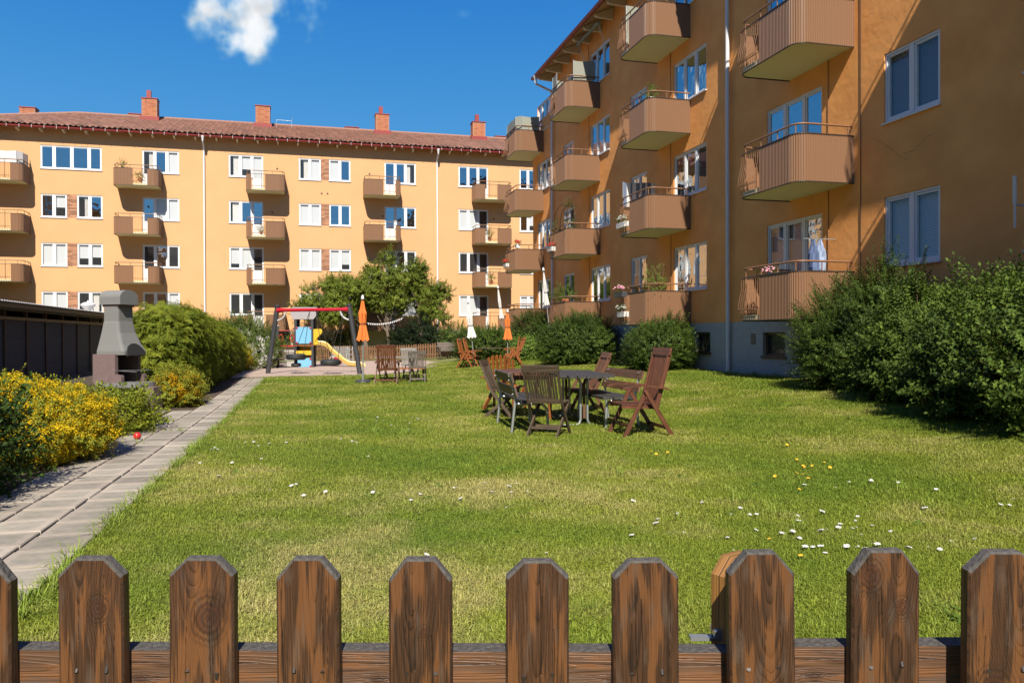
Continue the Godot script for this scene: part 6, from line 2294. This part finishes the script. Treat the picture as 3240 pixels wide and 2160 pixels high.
	for k in 5:
		b = MB.new()
		b.box(Vector3(0.1 + 0.21 * k, 1.3 - 0.24 * k, 0), Vector3(0.2, 0.025, 0.48))
		part(b, "tread", M["galvanised"], sp)

# ---------------------------------------------------------------- near fence
# grain of one sawn board: growth rings bent round knots. Returns colour and relief.
func board_textures(k: int, knots: Array, base0: Color, base1: Color) -> Array:
	var w := 128
	var h := 448
	var f := FastNoiseLite.new()
	f.seed = 100 + k
	f.fractal_octaves = 3
	f.frequency = 1.0
	var heart := rr(0.25, 0.75)
	var freq := rr(15.0, 21.0)
	var slope := rr(0.03, 0.09)
	var flow := func(x: int, y: int) -> float:
		var u := (float(x) / w - heart) * 0.1
		var v := float(y) / w * 0.1
		# cathedral: a cone of rings cut lengthwise
		var r := sqrt(u * u + pow(0.012 + v * slope, 2.0)) + f.get_noise_2d(u * 16.0, v * 2.0) * 0.0045
		for n in knots:
			var dx: float = (float(x) / w - n[0]) * 0.1
			var dy: float = (float(y) / w - n[1]) * 0.1
			var d: float = sqrt(dx * dx * 1.4 + dy * dy * 0.6)
			r += n[2] * 0.55 * exp(-pow(d / (n[2] * 1.6), 2.0)) * (1.0 if dy > 0 else 0.9)
		return r
	var ring := func(x: int, y: int) -> float:
		var r: float = flow.call(x, y)
		var s := fposmod(r * freq * 16.0 + f.get_noise_2d(r * 90.0, 3.0) * 0.8, 1.0)
		return pow(s, 1.8) if s < 0.86 else (1.0 - s) / 0.14
	var knot := func(x: int, y: int) -> float:
		var best := 0.0
		for n in knots:
			var dx: float = (float(x) / w - n[0]) * 0.1
			var dy: float = (float(y) / w - n[1]) * 0.1
			var d: float = sqrt(dx * dx + dy * dy * 0.7) / n[2]
			best = maxf(best, smooth01((0.62 - d) / 0.12))
		return best
	var vals := PackedFloat32Array()
	vals.resize(w * h)
	var data := PackedByteArray()
	data.resize(w * h * 3)
	var hd := PackedByteArray()
	hd.resize(w * h)
	var checks := []
	for c in 4: checks.append([rr(0.08, 0.92), rr(0.0, 1.2), rr(0.5, 2.6), rr(0.004, 0.011)])
	for y in h:
		for x in w:
			var s: float = ring.call(x, y)
			var kn: float = knot.call(x, y)
			var u := float(x) / w
			var v := float(y) / w
			var fine := f.get_noise_2d(u * 42.0, v * 0.55)
			var worn := smooth01(0.5 + f.get_noise_2d(u * 3.5 + 9.0, v * 0.45) * 1.5 + fine * 0.5)
			var c := base0.lerp(base1, clampf(0.72 - s * 0.62 + fine * 0.5, 0, 1))
			# stain worn through to paler wood
			c = c.lerp(Color(0.17, 0.07, 0.022), clampf(worn * 1.2 - 0.62, 0, 0.55))
			var grey := smooth01(f.get_noise_2d(u * 4.0 + 40.0, v * 0.8) * 1.6 - 0.15)
			c = c.lerp(Color(0.085, 0.062, 0.046), grey * 0.5)
			var whorl := 0.0
			for n in knots:
				var dd: float = sqrt(pow((u - n[0]) * 0.1, 2.0) + pow((v - n[1]) * 0.1, 2.0) * 0.7) / n[2]
				whorl = maxf(whorl, (0.5 + 0.5 * sin(dd * 26.0 + fine * 3.0)) * smooth01((1.15 - dd) / 0.3))
			c = c.lerp(Color(0.05, 0.017, 0.009), kn * 0.55)
			c = c.lerp(Color(0.012, 0.006, 0.004), whorl * 0.55)
			var crack := 0.0
			for q in checks:
				if v > q[1] and v < q[1] + q[2]:
					var cx: float = q[0] + 0.012 * sin(v * 4.0 + q[0] * 20.0)
					crack = maxf(crack, smooth01(1.0 - absf(u - cx) / q[3]))
			c = c.lerp(Color(0.012, 0.008, 0.005), crack * 0.9)
			var o := c.linear_to_srgb()
			var i := y * w + x
			data[i * 3] = int(clampf(o.r, 0, 1) * 255.0)
			data[i * 3 + 1] = int(clampf(o.g, 0, 1) * 255.0)
			data[i * 3 + 2] = int(clampf(o.b, 0, 1) * 255.0)
			hd[i] = int(clampf(0.55 + 0.3 * s + fine * 0.12 - crack * 0.6 + kn * 0.1, 0, 1) * 255.0)
	return [ImageTexture.create_from_image(Image.create_from_data(w, h, false, Image.FORMAT_RGB8, data)), ImageTexture.create_from_image(Image.create_from_data(w, h, false, Image.FORMAT_L8, hd))]

func board_material(k: int, knots: Array, c0: Color, c1: Color) -> StandardMaterial3D:
	var m := plain("picket_%d" % k, Color.WHITE, 0.5)
	var t := board_textures(k, knots, c0, c1)
	m.albedo_texture = t[0]
	m.heightmap_enabled = true
	m.heightmap_texture = t[1]
	m.heightmap_scale = 0.25
	m.metallic_specular = 0.45
	m.uv1_scale = Vector3(1.0 / 0.1, 1.0 / 0.35, 1)
	return m

# picket with cut top corners; uv runs down the front from the top
func picket_mesh(w: float, h: float, th: float, shift: float) -> Array:
	var e := 0.003
	var hw := w * 0.5
	var cutx := w * (0.27 + 0.05 * sin(shift * 31.0))
	var cuty := w * (0.29 + 0.05 * sin(shift * 47.0 + 1.0))
	var pts := [Vector2(-hw, 0), Vector2(hw, 0), Vector2(hw, h - cuty), Vector2(hw - cutx, h), Vector2(-hw + cutx, h), Vector2(-hw, h - cuty)]
	var face := MB.new()
	var edge := MB.new()
	var inner := []
	for p in pts: inner.append(Vector2(p.x * (hw - e) / hw, p.y - (e if p.y > 0.01 else 0.0)))
	for s in [1.0, -1.0]:
		var first := face.v.size()
		for p in inner: face.vert(Vector3(p.x, p.y, s * th * 0.5), Vector3(0, 0, s), Vector2((p.x + hw) * 0.1 / w, (h - p.y)))
		for k in range(1, 5):
			if s > 0: face.idx.append_array(PackedInt32Array([first, first + k + 1, first + k]))
			else: face.idx.append_array(PackedInt32Array([first, first + k, first + k + 1]))
		for k in 6:
			var a: Vector2 = inner[k]
			var c: Vector2 = inner[(k + 1) % 6]
			var oa: Vector2 = pts[k]
			var oc: Vector2 = pts[(k + 1) % 6]
			var z: float = s * th * 0.5
			var zz: float = s * (th * 0.5 - e)
			var dst: MB = edge if k in [2, 3, 4] else face
			if s > 0: dst.quad(Vector3(oa.x, oa.y, zz), Vector3(oc.x, oc.y, zz), Vector3(c.x, c.y, z), Vector3(a.x, a.y, z))
			else: dst.quad(Vector3(oc.x, oc.y, zz), Vector3(oa.x, oa.y, zz), Vector3(a.x, a.y, z), Vector3(c.x, c.y, z))
	for k in 6:
		var a: Vector2 = pts[k]
		var c: Vector2 = pts[(k + 1) % 6]
		var zz := th * 0.5 - e
		(edge if k in [2, 3, 4] else face).quad(Vector3(a.x, a.y, zz), Vector3(a.x, a.y, -zz), Vector3(c.x, c.y, -zz), Vector3(c.x, c.y, zz), Vector2(0, h - a.y), Vector2(0.03, h - c.y))
	return [face.mesh(), edge.mesh()]

func build_near_fence() -> void:
	var end := plain("end_grain", lin(0.95, 0.95, 0.95), 0.9)
	end.albedo_texture = noise_tex(lin(0.03, 0.028, 0.025), lin(0.105, 0.10, 0.092), 0.05, 256, 4, false, 61)
	end.uv1_triplanar = true
	end.uv1_scale = Vector3.ONE * 6.0
	end.heightmap_enabled = true
	end.heightmap_texture = bump_tex(0.08, 256, 3, false, 62)
	end.heightmap_scale = 0.25
	var D := 1.16
	# picket spots from the photo's layout: centre x, width, top height, depth, yaw
	var list := [[-0.752, 0.098, 0.842, 0.0], [-0.608, 0.097, 0.832, 0.1], [-0.4755, 0.095, 0.832, -0.1], [-0.3095, 0.094, 0.832, 0.0]]
	var cx := [-48.0, 218.0, 459.5, 710.0, 964.0, 1228.0, 1484.0, 1759.0, 2020.0, 2290.0]
	var wd := [150.0, 151.0, 148.0, 143.0, 144.0, 144.0, 150.0, 150.0, 157.0, 170.0]
	var topv := [1278.0, 1275.0, 1276.0, 1277.0, 1280.0, 1285.0, 1285.0, 1267.0, 1264.0, 1268.0]
	var knots := [[[0.3, 2.4, 0.02]], [[0.62, 0.72, 0.022]], [[0.60, 0.86, 0.034]], [[0.68, 2.25, 0.02]], [[0.55, 1.05, 0.012]], [], [[0.5, -0.2, 0.02]], [[0.5, 2.55, 0.036]], [[0.26, 0.35, 0.026], [0.72, 0.8, 0.018]], [[0.35, 1.9, 0.03]]]
	var gate := thing("picket_gate", "brown stained picket gate of flat-topped pickets across the front, left of the hinge", "gate", Transform3D.IDENTITY)
	var fence := thing("picket_fence", "brown stained picket fence at the front, right of the hinge", "fence", Transform3D.IDENTITY)
	for k in 10:
		var d := D if k < 7 else D - 0.02
		if k == 9: d = D - 0.05
		var pxs := 2520.0 / 1.37755
		var x: float = (cx[k] - 1176.0) / pxs * d
		var w: float = wd[k] / pxs * d
		var top: float = EYE - (topv[k] * 1.37755 - 1063.0) / 2520.0 * d
		var gy := -0.015
		var h := top - gy - 0.03
		var dim: float = [0.85, 1.0, 1.0, 0.85, 0.75, 0.95, 0.85, 0.85, 0.75, 0.8][k]
		var m := board_material(k, knots[k], Color(0.014, 0.0065, 0.0036) * dim, Color(0.086, 0.039, 0.017) * dim)
		var ms := picket_mesh(w, h, 0.022, k * 0.1)
		var at := Transform3D(Basis.from_euler(Vector3(0, rr(-0.03, 0.03), [0.0, 0.006, -0.004, 0.003, 0.0, -0.003, 0.004, 0.012, -0.006, -0.008][k])), Vector3(x, gy + 0.03, -d))
		var p := put(ms[0], "picket", m, gate if k < 7 else fence, at)
		put(ms[1], "sawn_edge", end, p)
		var nails := MB.new()
		for s in [-0.22, 0.24]:
			nails.tube([Vector3(w * s, h - 0.165 + rr(-0.01, 0.01), 0.009), Vector3(w * s, h - 0.165, 0.0118)], 0.0032, 8)
		part(nails, "nail", M["dark_trim"], p)
	# rails behind the pickets
	var rm := board_material(20, [[0.4, 1.0, 0.012]], Color(0.045, 0.023, 0.014), Color(0.135, 0.072, 0.040))
	rm.uv1_scale = Vector3(1.0 / 0.1, 1.0 / 0.35, 1)
	var rail := func(parent: Node3D, x0: float, x1: float, y0: float, y1: float, z: float) -> void:
		var b := MB.new()
		var h := 0.07
		var t := 0.034
		var n := Vector3(0, 0, 1)
		var A := [Vector3(x0, y0, z + t), Vector3(x1, y1, z + t), Vector3(x0, y0, z), Vector3(x1, y1, z)]
		var dn := Vector3(0, -h, 0)
		# front face, grain along x
		var i := b.vert(A[0] + dn, n, Vector2(0, 0))
		b.vert(A[1] + dn, n, Vector2(0, x1 - x0))
		b.vert(A[1], n, Vector2(0.1 * h / 0.07, x1 - x0))
		b.vert(A[0], n, Vector2(0.1 * h / 0.07, 0))
		b.idx.append_array(PackedInt32Array([i, i + 2, i + 1, i, i + 3, i + 2]))
		part(b, "rail", rm, parent)
		var e := MB.new()
		e.quad(A[0], A[1], A[3], A[2])
		e.quad(A[2] + dn, A[3] + dn, A[1] + dn, A[0] + dn)
		e.quad(A[3] + dn, A[2] + dn, A[2], A[3])
		e.quad(A[1] + dn, A[3] + dn, A[3], A[1])
		e.quad(A[2] + dn, A[0] + dn, A[0], A[2])
		part(e, "rail_edge", end, parent)
	var yr := func(v: float, d: float) -> float: return EYE - (v * 1.37755 - 1063.0) / 2520.0 * d
	var zb := D + 0.046
	rail.call(gate, -1.0, 0.332, yr.call(1466.0, zb), yr.call(1482.0, zb), -zb)
	rail.call(fence, 0.336, 1.1, yr.call(1458.0, zb), yr.call(1466.0, zb - 0.02), -zb + 0.02)
	for pr in [[gate, -1.0, 0.332, 0.25, 0.25, -zb], [fence, 0.336, 1.1, 0.25, 0.25, -zb + 0.02]]: rail.call(pr[0], pr[1], pr[2], pr[3], pr[4], pr[5])
	# fresh post board behind, with strap hinge
	var po := thing("fence_post", "newer orange-brown post behind the pickets at the gate hinge", "post", Transform3D.IDENTITY)
	var b := MB.new()
	b.prism([Vector2(-0.045, 0), Vector2(0.045, 0), Vector2(0.045, 0.81), Vector2(0.02, 0.836), Vector2(-0.02, 0.836), Vector2(-0.045, 0.81)], -0.02, 0.02, Transform3D(Basis(Vector3.UP, 0.6), Vector3(0.357, -0.03, -1.245)))
	part(b, "post_board", M["fresh_wood"], po)
	var hg := thing("strap_hinge", "galvanised steel gate hinge on top of the gate rail", "hinge", Transform3D.IDENTITY)
	var yh: float = yr.call(1477.0, zb + 0.02)
	b = MB.new()
	b.box(Vector3(0.305, yh + 0.003, -zb - 0.03), Vector3(0.06, 0.005, 0.016))
	part(b, "strap", M["galvanised"], hg)
	b = MB.new()
	b.tube([Vector3(0.318, yh + 0.012, -zb - 0.045), Vector3(0.318, yh + 0.012, -zb - 0.012)], 0.009, 14)
	part(b, "knuckle", M["steel_bolt"], hg)
	b = MB.new()
	b.prism([Vector2(-0.012, 0), Vector2(0.018, 0), Vector2(0.014, 0.022), Vector2(0.004, 0.032), Vector2(-0.006, 0.024)], -0.002, 0.002, Transform3D(Basis(Vector3.UP, 0.5), Vector3(0.338, yh - 0.004, -zb - 0.035)))
	part(b, "hinge_plate", M["galvanised"], hg)

# ---------------------------------------------------------------- lawn flowers and grass
func build_flowers() -> void:
	var yar := MB.new()
	for k in 34:
		var an := k * 2.4
		var r := 0.020 * sqrt(k / 34.0)
		yar.col = Color.WHITE * rr(0.85, 1.1)
		yar.lathe([Vector2(0, 0.0), Vector2(0.0042, 0.001), Vector2(0.004, 0.004), Vector2(0, 0.0055)], 5, Vector3(r * cos(an), 0.058 + rr(-0.002, 0.004) - r * 0.15, r * sin(an)))
	var yarm := yar.mesh()
	var st := MB.new()
	st.tube([Vector3(0.004, 0, 0), Vector3(0, 0.03, 0.002), Vector3(0, 0.057, 0)], 0.0016, 4)
	for k in 6:
		var an := k * 1.05
		st.tube([Vector3(0, 0.04, 0), Vector3(0.013 * cos(an), 0.057, 0.013 * sin(an))], 0.0008, 3, -1, false)
	var stm := st.mesh()
	var hawk := MB.new()
	for k in 12:
		var an := TAU * k / 12.0
		hawk.col = Color.WHITE * rr(0.85, 1.1)
		var d := Vector3(cos(an), 0.35, sin(an)).normalized()
		var s := d.cross(Vector3.UP).normalized() * 0.004
		hawk.quad(Vector3(0, 0.06, 0) - s * 0.5, Vector3(0, 0.06, 0) + s * 0.5, Vector3(0, 0.06, 0) + d * 0.016 + s, Vector3(0, 0.06, 0) + d * 0.016 - s)
	var hawkm := hawk.mesh()
	# where the photo shows them on the lawn, x and z in metres
	for q in [[0.85, -5.71], [1.37, -5.71], [1.12, -5.35], [0.95, -5.13], [0.91, -4.98], [1.03, -4.80], [0.71, -4.69], [1.17, -4.73], [1.47, -5.35], [1.56, -5.49], [1.57, -5.28], [1.62, -5.28], [1.47, -4.84], [1.26, -4.65], [1.22, -4.40], [1.59, -4.73], [1.67, -4.76], [1.87, -5.24], [1.85, -5.17], [1.82, -5.06], [1.66, -4.62], [2.32, -6.33], [2.05, -5.31], [1.94, -4.91], [1.86, -4.76], [2.57, -6.33], [2.76, -6.52], [2.05, -4.98], [2.08, -4.87], [2.14, -4.95], [2.01, -4.69], [2.26, -5.20], [2.21, -5.13], [1.98, -4.84], [1.99, -4.58], [2.07, -4.73], [1.94, -4.44], [1.86, -4.40], [2.06, -4.55], [2.04, -4.44], [1.93, -4.33], [2.29, -4.80], [2.25, -4.98], [1.69, -4.29], [1.71, -4.40], [1.68, -4.44], [1.62, -4.40], [2.08, -4.36], [2.92, -6.48], [3.09, -6.37], [2.80, -5.38], [3.06, -5.79], [3.22, -6.04], [3.34, -5.46], [3.40, -5.46], [3.58, -5.68], [2.52, -4.58], [2.33, -4.47], [2.34, -4.36], [2.17, -4.36], [2.70, -4.62], [-3.31, -8.71], [-3.25, -8.74], [-3.33, -8.89], [-3.01, -8.38], [-2.90, -7.94], [-2.71, -7.72], [-3.05, -7.76], [-2.55, -6.88], [-2.52, -8.01], [-2.40, -7.76], [-2.83, -9.26], [-2.84, -9.62], [-2.91, -9.11], [-3.03, -9.33], [-3.12, -9.33], [-2.67, -9.58], [-2.64, -9.29], [-1.93, -6.30], [-1.78, -6.52], [-1.77, -6.41], [-1.43, -6.12], [-1.57, -5.97], [-2.26, -9.84], [-2.08, -9.69], [-1.90, -9.40], [-1.85, -9.36], [-2.45, -10.90], [-2.30, -12.18], [-2.11, -12.50], [-2.04, -11.92], [-1.98, -12.14], [-1.76, -11.08], [-1.72, -11.30], [-1.58, -12.61], [-1.45, -12.14], [-1.42, -10.82], [-1.49, -11.59], [-1.46, -8.12], [-1.07, -6.12], [-1.08, -6.22], [-0.48, -4.29], [-0.71, -6.04], [-0.74, -5.79], [-0.47, -6.37], [-0.45, -6.44], [-0.26, -6.22], [-0.23, -6.52], [-0.17, -6.19], [-0.13, -6.19], [-0.01, -6.12], [-0.04, -6.30], [0.03, -6.52], [-0.04, -5.60], [0.12, -6.22], [0.19, -4.36], [-3.61, -14.95], [-3.45, -15.21], [-0.36, -5.82]]:
		var p := Vector3(q[0], ground(q[0], q[1]), q[1])
		var where := "near the right-hand pickets" if q[0] > 0.6 and q[1] > -5.6 else ("further out towards the shrubs" if q[0] > 0.6 else ("in the middle of the lawn" if q[0] > -0.75 else "on the side towards the path"))
		var o := thing("yarrow", "white yarrow flower head in the lawn, " + where, "flower", Transform3D(Basis.from_euler(Vector3(rr(-0.3, 0.45), rr(0, 6), rr(-0.35, 0.35))).scaled(Vector3.ONE * rr(0.38, 0.92)), p - Vector3(0, 0.008, 0)), "white yarrow flowers " + where)
		put(yarm, "flower_head", M["petal_white"], o)
		put(stm, "stem", M["stalk"], o)
	for q in [[1.47, -8.31], [1.46, -8.09], [1.61, -8.20], [2.94, -8.56], [2.70, -7.58], [2.42, -6.81], [2.47, -6.81], [2.24, -6.74], [2.67, -7.17], [2.75, -7.25], [2.89, -7.36], [2.82, -7.10], [2.63, -7.21], [2.42, -6.52], [2.17, -6.08], [1.52, -4.18], [1.48, -4.55]]:
		var p := Vector3(q[0], ground(q[0], q[1]), q[1])
		var where := "in the scattered patch on the right" if q[0] > 1.1 else "near the legs of the reclining chair"
		var o := thing("hawkbit", "small yellow daisy-like flower " + where, "flower", Transform3D(Basis.from_euler(Vector3(rr(0.1, 0.7), rr(-1, 1), rr(-0.3, 0.3))).scaled(Vector3.ONE * rr(0.7, 1.1)), p), "yellow flowers " + where)
		put(hawkm, "flower_head", M["petal_yellow"], o)
		put(stm, "stem", M["stalk"], o)

func grass_clump(n: int, h0: float, h1: float, w: float, spread: float, lean: float) -> ArrayMesh:
	var b := MB.new()
	for k in n:
		var base := Vector3(R.randfn() * spread, -0.006, R.randfn() * spread)
		var an := rr(0, TAU)
		var d := Vector3(cos(an), 0, sin(an))
		var side := Vector3(-d.z, 0, d.x) * w * rr(0.6, 1.2)
		var h := rr(h0, h1)
		var le := absf(R.randfn()) * lean
		var m := base + Vector3(0, h * 0.6, 0) + d * le * h * 0.4
		var tip := base + Vector3(0, h * maxf(0.25, 1.0 - le * 0.42), 0) + d * le * h
		var t := rr(0.6, 1.4)
		var dry := R.randf()
		b.col = Color(t * 2.1, t * 1.75, t * 2.6) if dry < 0.15 else Color(t * rr(0.88, 1.12), t, t * rr(0.7, 1.1))
		b.quad(base - side, base + side, m + side * 0.75, m - side * 0.75)
		b.tri(m - side * 0.75, m + side * 0.75, tip)
	return b.mesh()

func build_grass() -> void:
	var zones := [[2.5, 5.2, 2300.0, 1.0], [5.2, 8.5, 1100.0, 1.25], [8.5, 14.0, 620.0, 1.5], [14.0, 22.0, 270.0, 2.0], [22.0, 37.0, 110.0, 2.8]]
	var variants := []
	for k in 4: variants.append(grass_clump(17, 0.022, 0.056, 0.0023, 0.024, 1.5))
	var per := [[], [], [], []]
	var cols := [[], [], [], []]
	var f := FastNoiseLite.new()
	f.seed = 31
	f.frequency = 1.0
	f.fractal_octaves = 3
	for zn in zones:
		var d0: float = zn[0]
		var d1: float = zn[1]
		var sc: float = zn[3]
		var area_ := 0.7 * (d1 * d1 - d0 * d0) * 1.04
		var n := int(area_ * zn[2])
		for k in n:
			var d := sqrt(lerpf(d0 * d0, d1 * d1, R.randf()))
			var x := rr(-0.72, 0.72) * d
			var p := Vector3(x, 0, -d)
			var q := p.dot(EB)
			var t := p.dot(EA)
			if q < -1.235 + 0.03 * sin(t * 3.0) + 0.03 * sin(t * 11.0) or (PA - p).dot(EB) < 0.25: continue
			if d > 25.5:
				var edge := -26.6 - (x + 8.1) * 0.32
				if -d < edge and x < -3.4 - (-d + 29.0) * -0.05: continue
			p.y = ground(p.x, p.z)
			var n1 := f.get_noise_2d(x * 0.42, d * 0.42)
			var n2 := f.get_noise_2d(x * 1.7 + 50, d * 1.7)
			var n3 := f.get_noise_2d(x * 6.0 + 90, d * 6.0)
			# parched patch near the front left, as the photo shows
			var dryp := exp(-(pow((x + 0.95) / 0.75, 2.0) + pow((d - 4.3) / 0.85, 2.0))) + 0.6 * exp(-(pow((x + 0.5) / 0.9, 2.0) + pow((d - 6.1) / 0.7, 2.0)))
			var dry := clampf(0.25 + n1 * 0.5 + n2 * 0.35 + n3 * 0.3 + dryp * 0.75, 0, 1)
			var lush := clampf(0.35 - n1 * 0.6 + n3 * 0.3, 0, 1)
			var c := Color(0.245, 0.285, 0.036).lerp(Color(0.105, 0.185, 0.022), lush).lerp(Color(0.42, 0.375, 0.155), smooth01(dry * 1.25 - 0.25) * 0.85)
			c *= rr(0.82, 1.18)
			var s := sc * rr(0.75, 1.2) * (1.0 + 0.25 * n3)
			var hy := minf(1.0, 1.0 / sqrt(sc)) * (0.85 + 0.3 * n2)
			var v := k % 4
			per[v].append(Transform3D(Basis(Vector3.UP, rr(0, TAU)).scaled(Vector3(s, s * hy, s)), p))
			cols[v].append(c)
	var lawn_grass := Node3D.new()
	lawn_grass.name = "grass"
	lawn_grass.set_meta("kind", "stuff")
	lawn_grass.set_meta("label", "short green lawn grass with dry straw-coloured patches")
	lawn_grass.set_meta("category", "grass")
	add_child(lawn_grass)
	for v in 4:
		var mm := MultiMesh.new()
		mm.transform_format = MultiMesh.TRANSFORM_3D
		mm.use_colors = true
		mm.mesh = variants[v]
		mm.instance_count = per[v].size()
		for k in per[v].size():
			mm.set_instance_transform(k, per[v][k])
			mm.set_instance_color(k, cols[v][k])
		var o := MultiMeshInstance3D.new()
		o.multimesh = mm
		o.material_override = M["blade"]
		o.name = "blades"
		o.set_meta("kind", "stuff")
		lawn_grass.add_child(o, true)
	# broad-leaved weeds and longer tufts among the grass
	var ros := MB.new()
	for k in 9:
		var an := k * 2.4
		var d := Vector3(cos(an), rr(0.25, 0.6), sin(an)).normalized()
		var t := rr(0.8, 1.2)
		ros.col = Color(t, t, t)
		leaf(ros, Vector3(0, 0.005, 0), d, Vector3.UP, rr(0.05, 0.085), rr(0.018, 0.028), 0.35)
	var tuft := grass_clump(26, 0.07, 0.15, 0.0024, 0.02, 0.8)
	for kind in 2:
		var spots := []
		for k in (340 if kind == 0 else 520):
			var d := sqrt(lerpf(2.6 * 2.6, 13.0 * 13.0, R.randf()))
			var x := rr(-0.72, 0.72) * d
			var p := Vector3(x, 0, -d)
			if kind == 1:
				if k < 200: p = EA * rr(3.0, 26.0) + EB * (-1.21 + rr(-0.02, 0.06))
				elif k < 330: p = PA + EA * rr(13.0, 38.0) - EB * rr(0.1, 0.5)
				elif f.get_noise_2d(x * 1.7 + 50, d * 1.7) < 0.2: continue
			elif p.dot(EB) < -1.15 or f.get_noise_2d(x * 0.9 + 20, d * 0.9) < 0.0: continue
			p.y = ground(p.x, p.z)
			spots.append(Transform3D(Basis(Vector3.UP, rr(0, TAU)).scaled(Vector3.ONE * rr(0.6, 1.2)), p))
		var mm := MultiMesh.new()
		mm.transform_format = MultiMesh.TRANSFORM_3D
		mm.use_colors = true
		mm.mesh = ros.mesh() if kind == 0 else tuft
		mm.instance_count = spots.size()
		for k in spots.size():
			mm.set_instance_transform(k, spots[k])
			mm.set_instance_color(k, Color(0.085, 0.15, 0.022) * rr(0.8, 1.2) if kind == 0 else Color(0.19, 0.26, 0.04) * rr(0.8, 1.25))
		var o := MultiMeshInstance3D.new()
		o.multimesh = mm
		o.material_override = M["blade"]
		o.name = "weeds" if kind == 0 else "tufts"
		o.set_meta("kind", "stuff")
		lawn_grass.add_child(o, true)
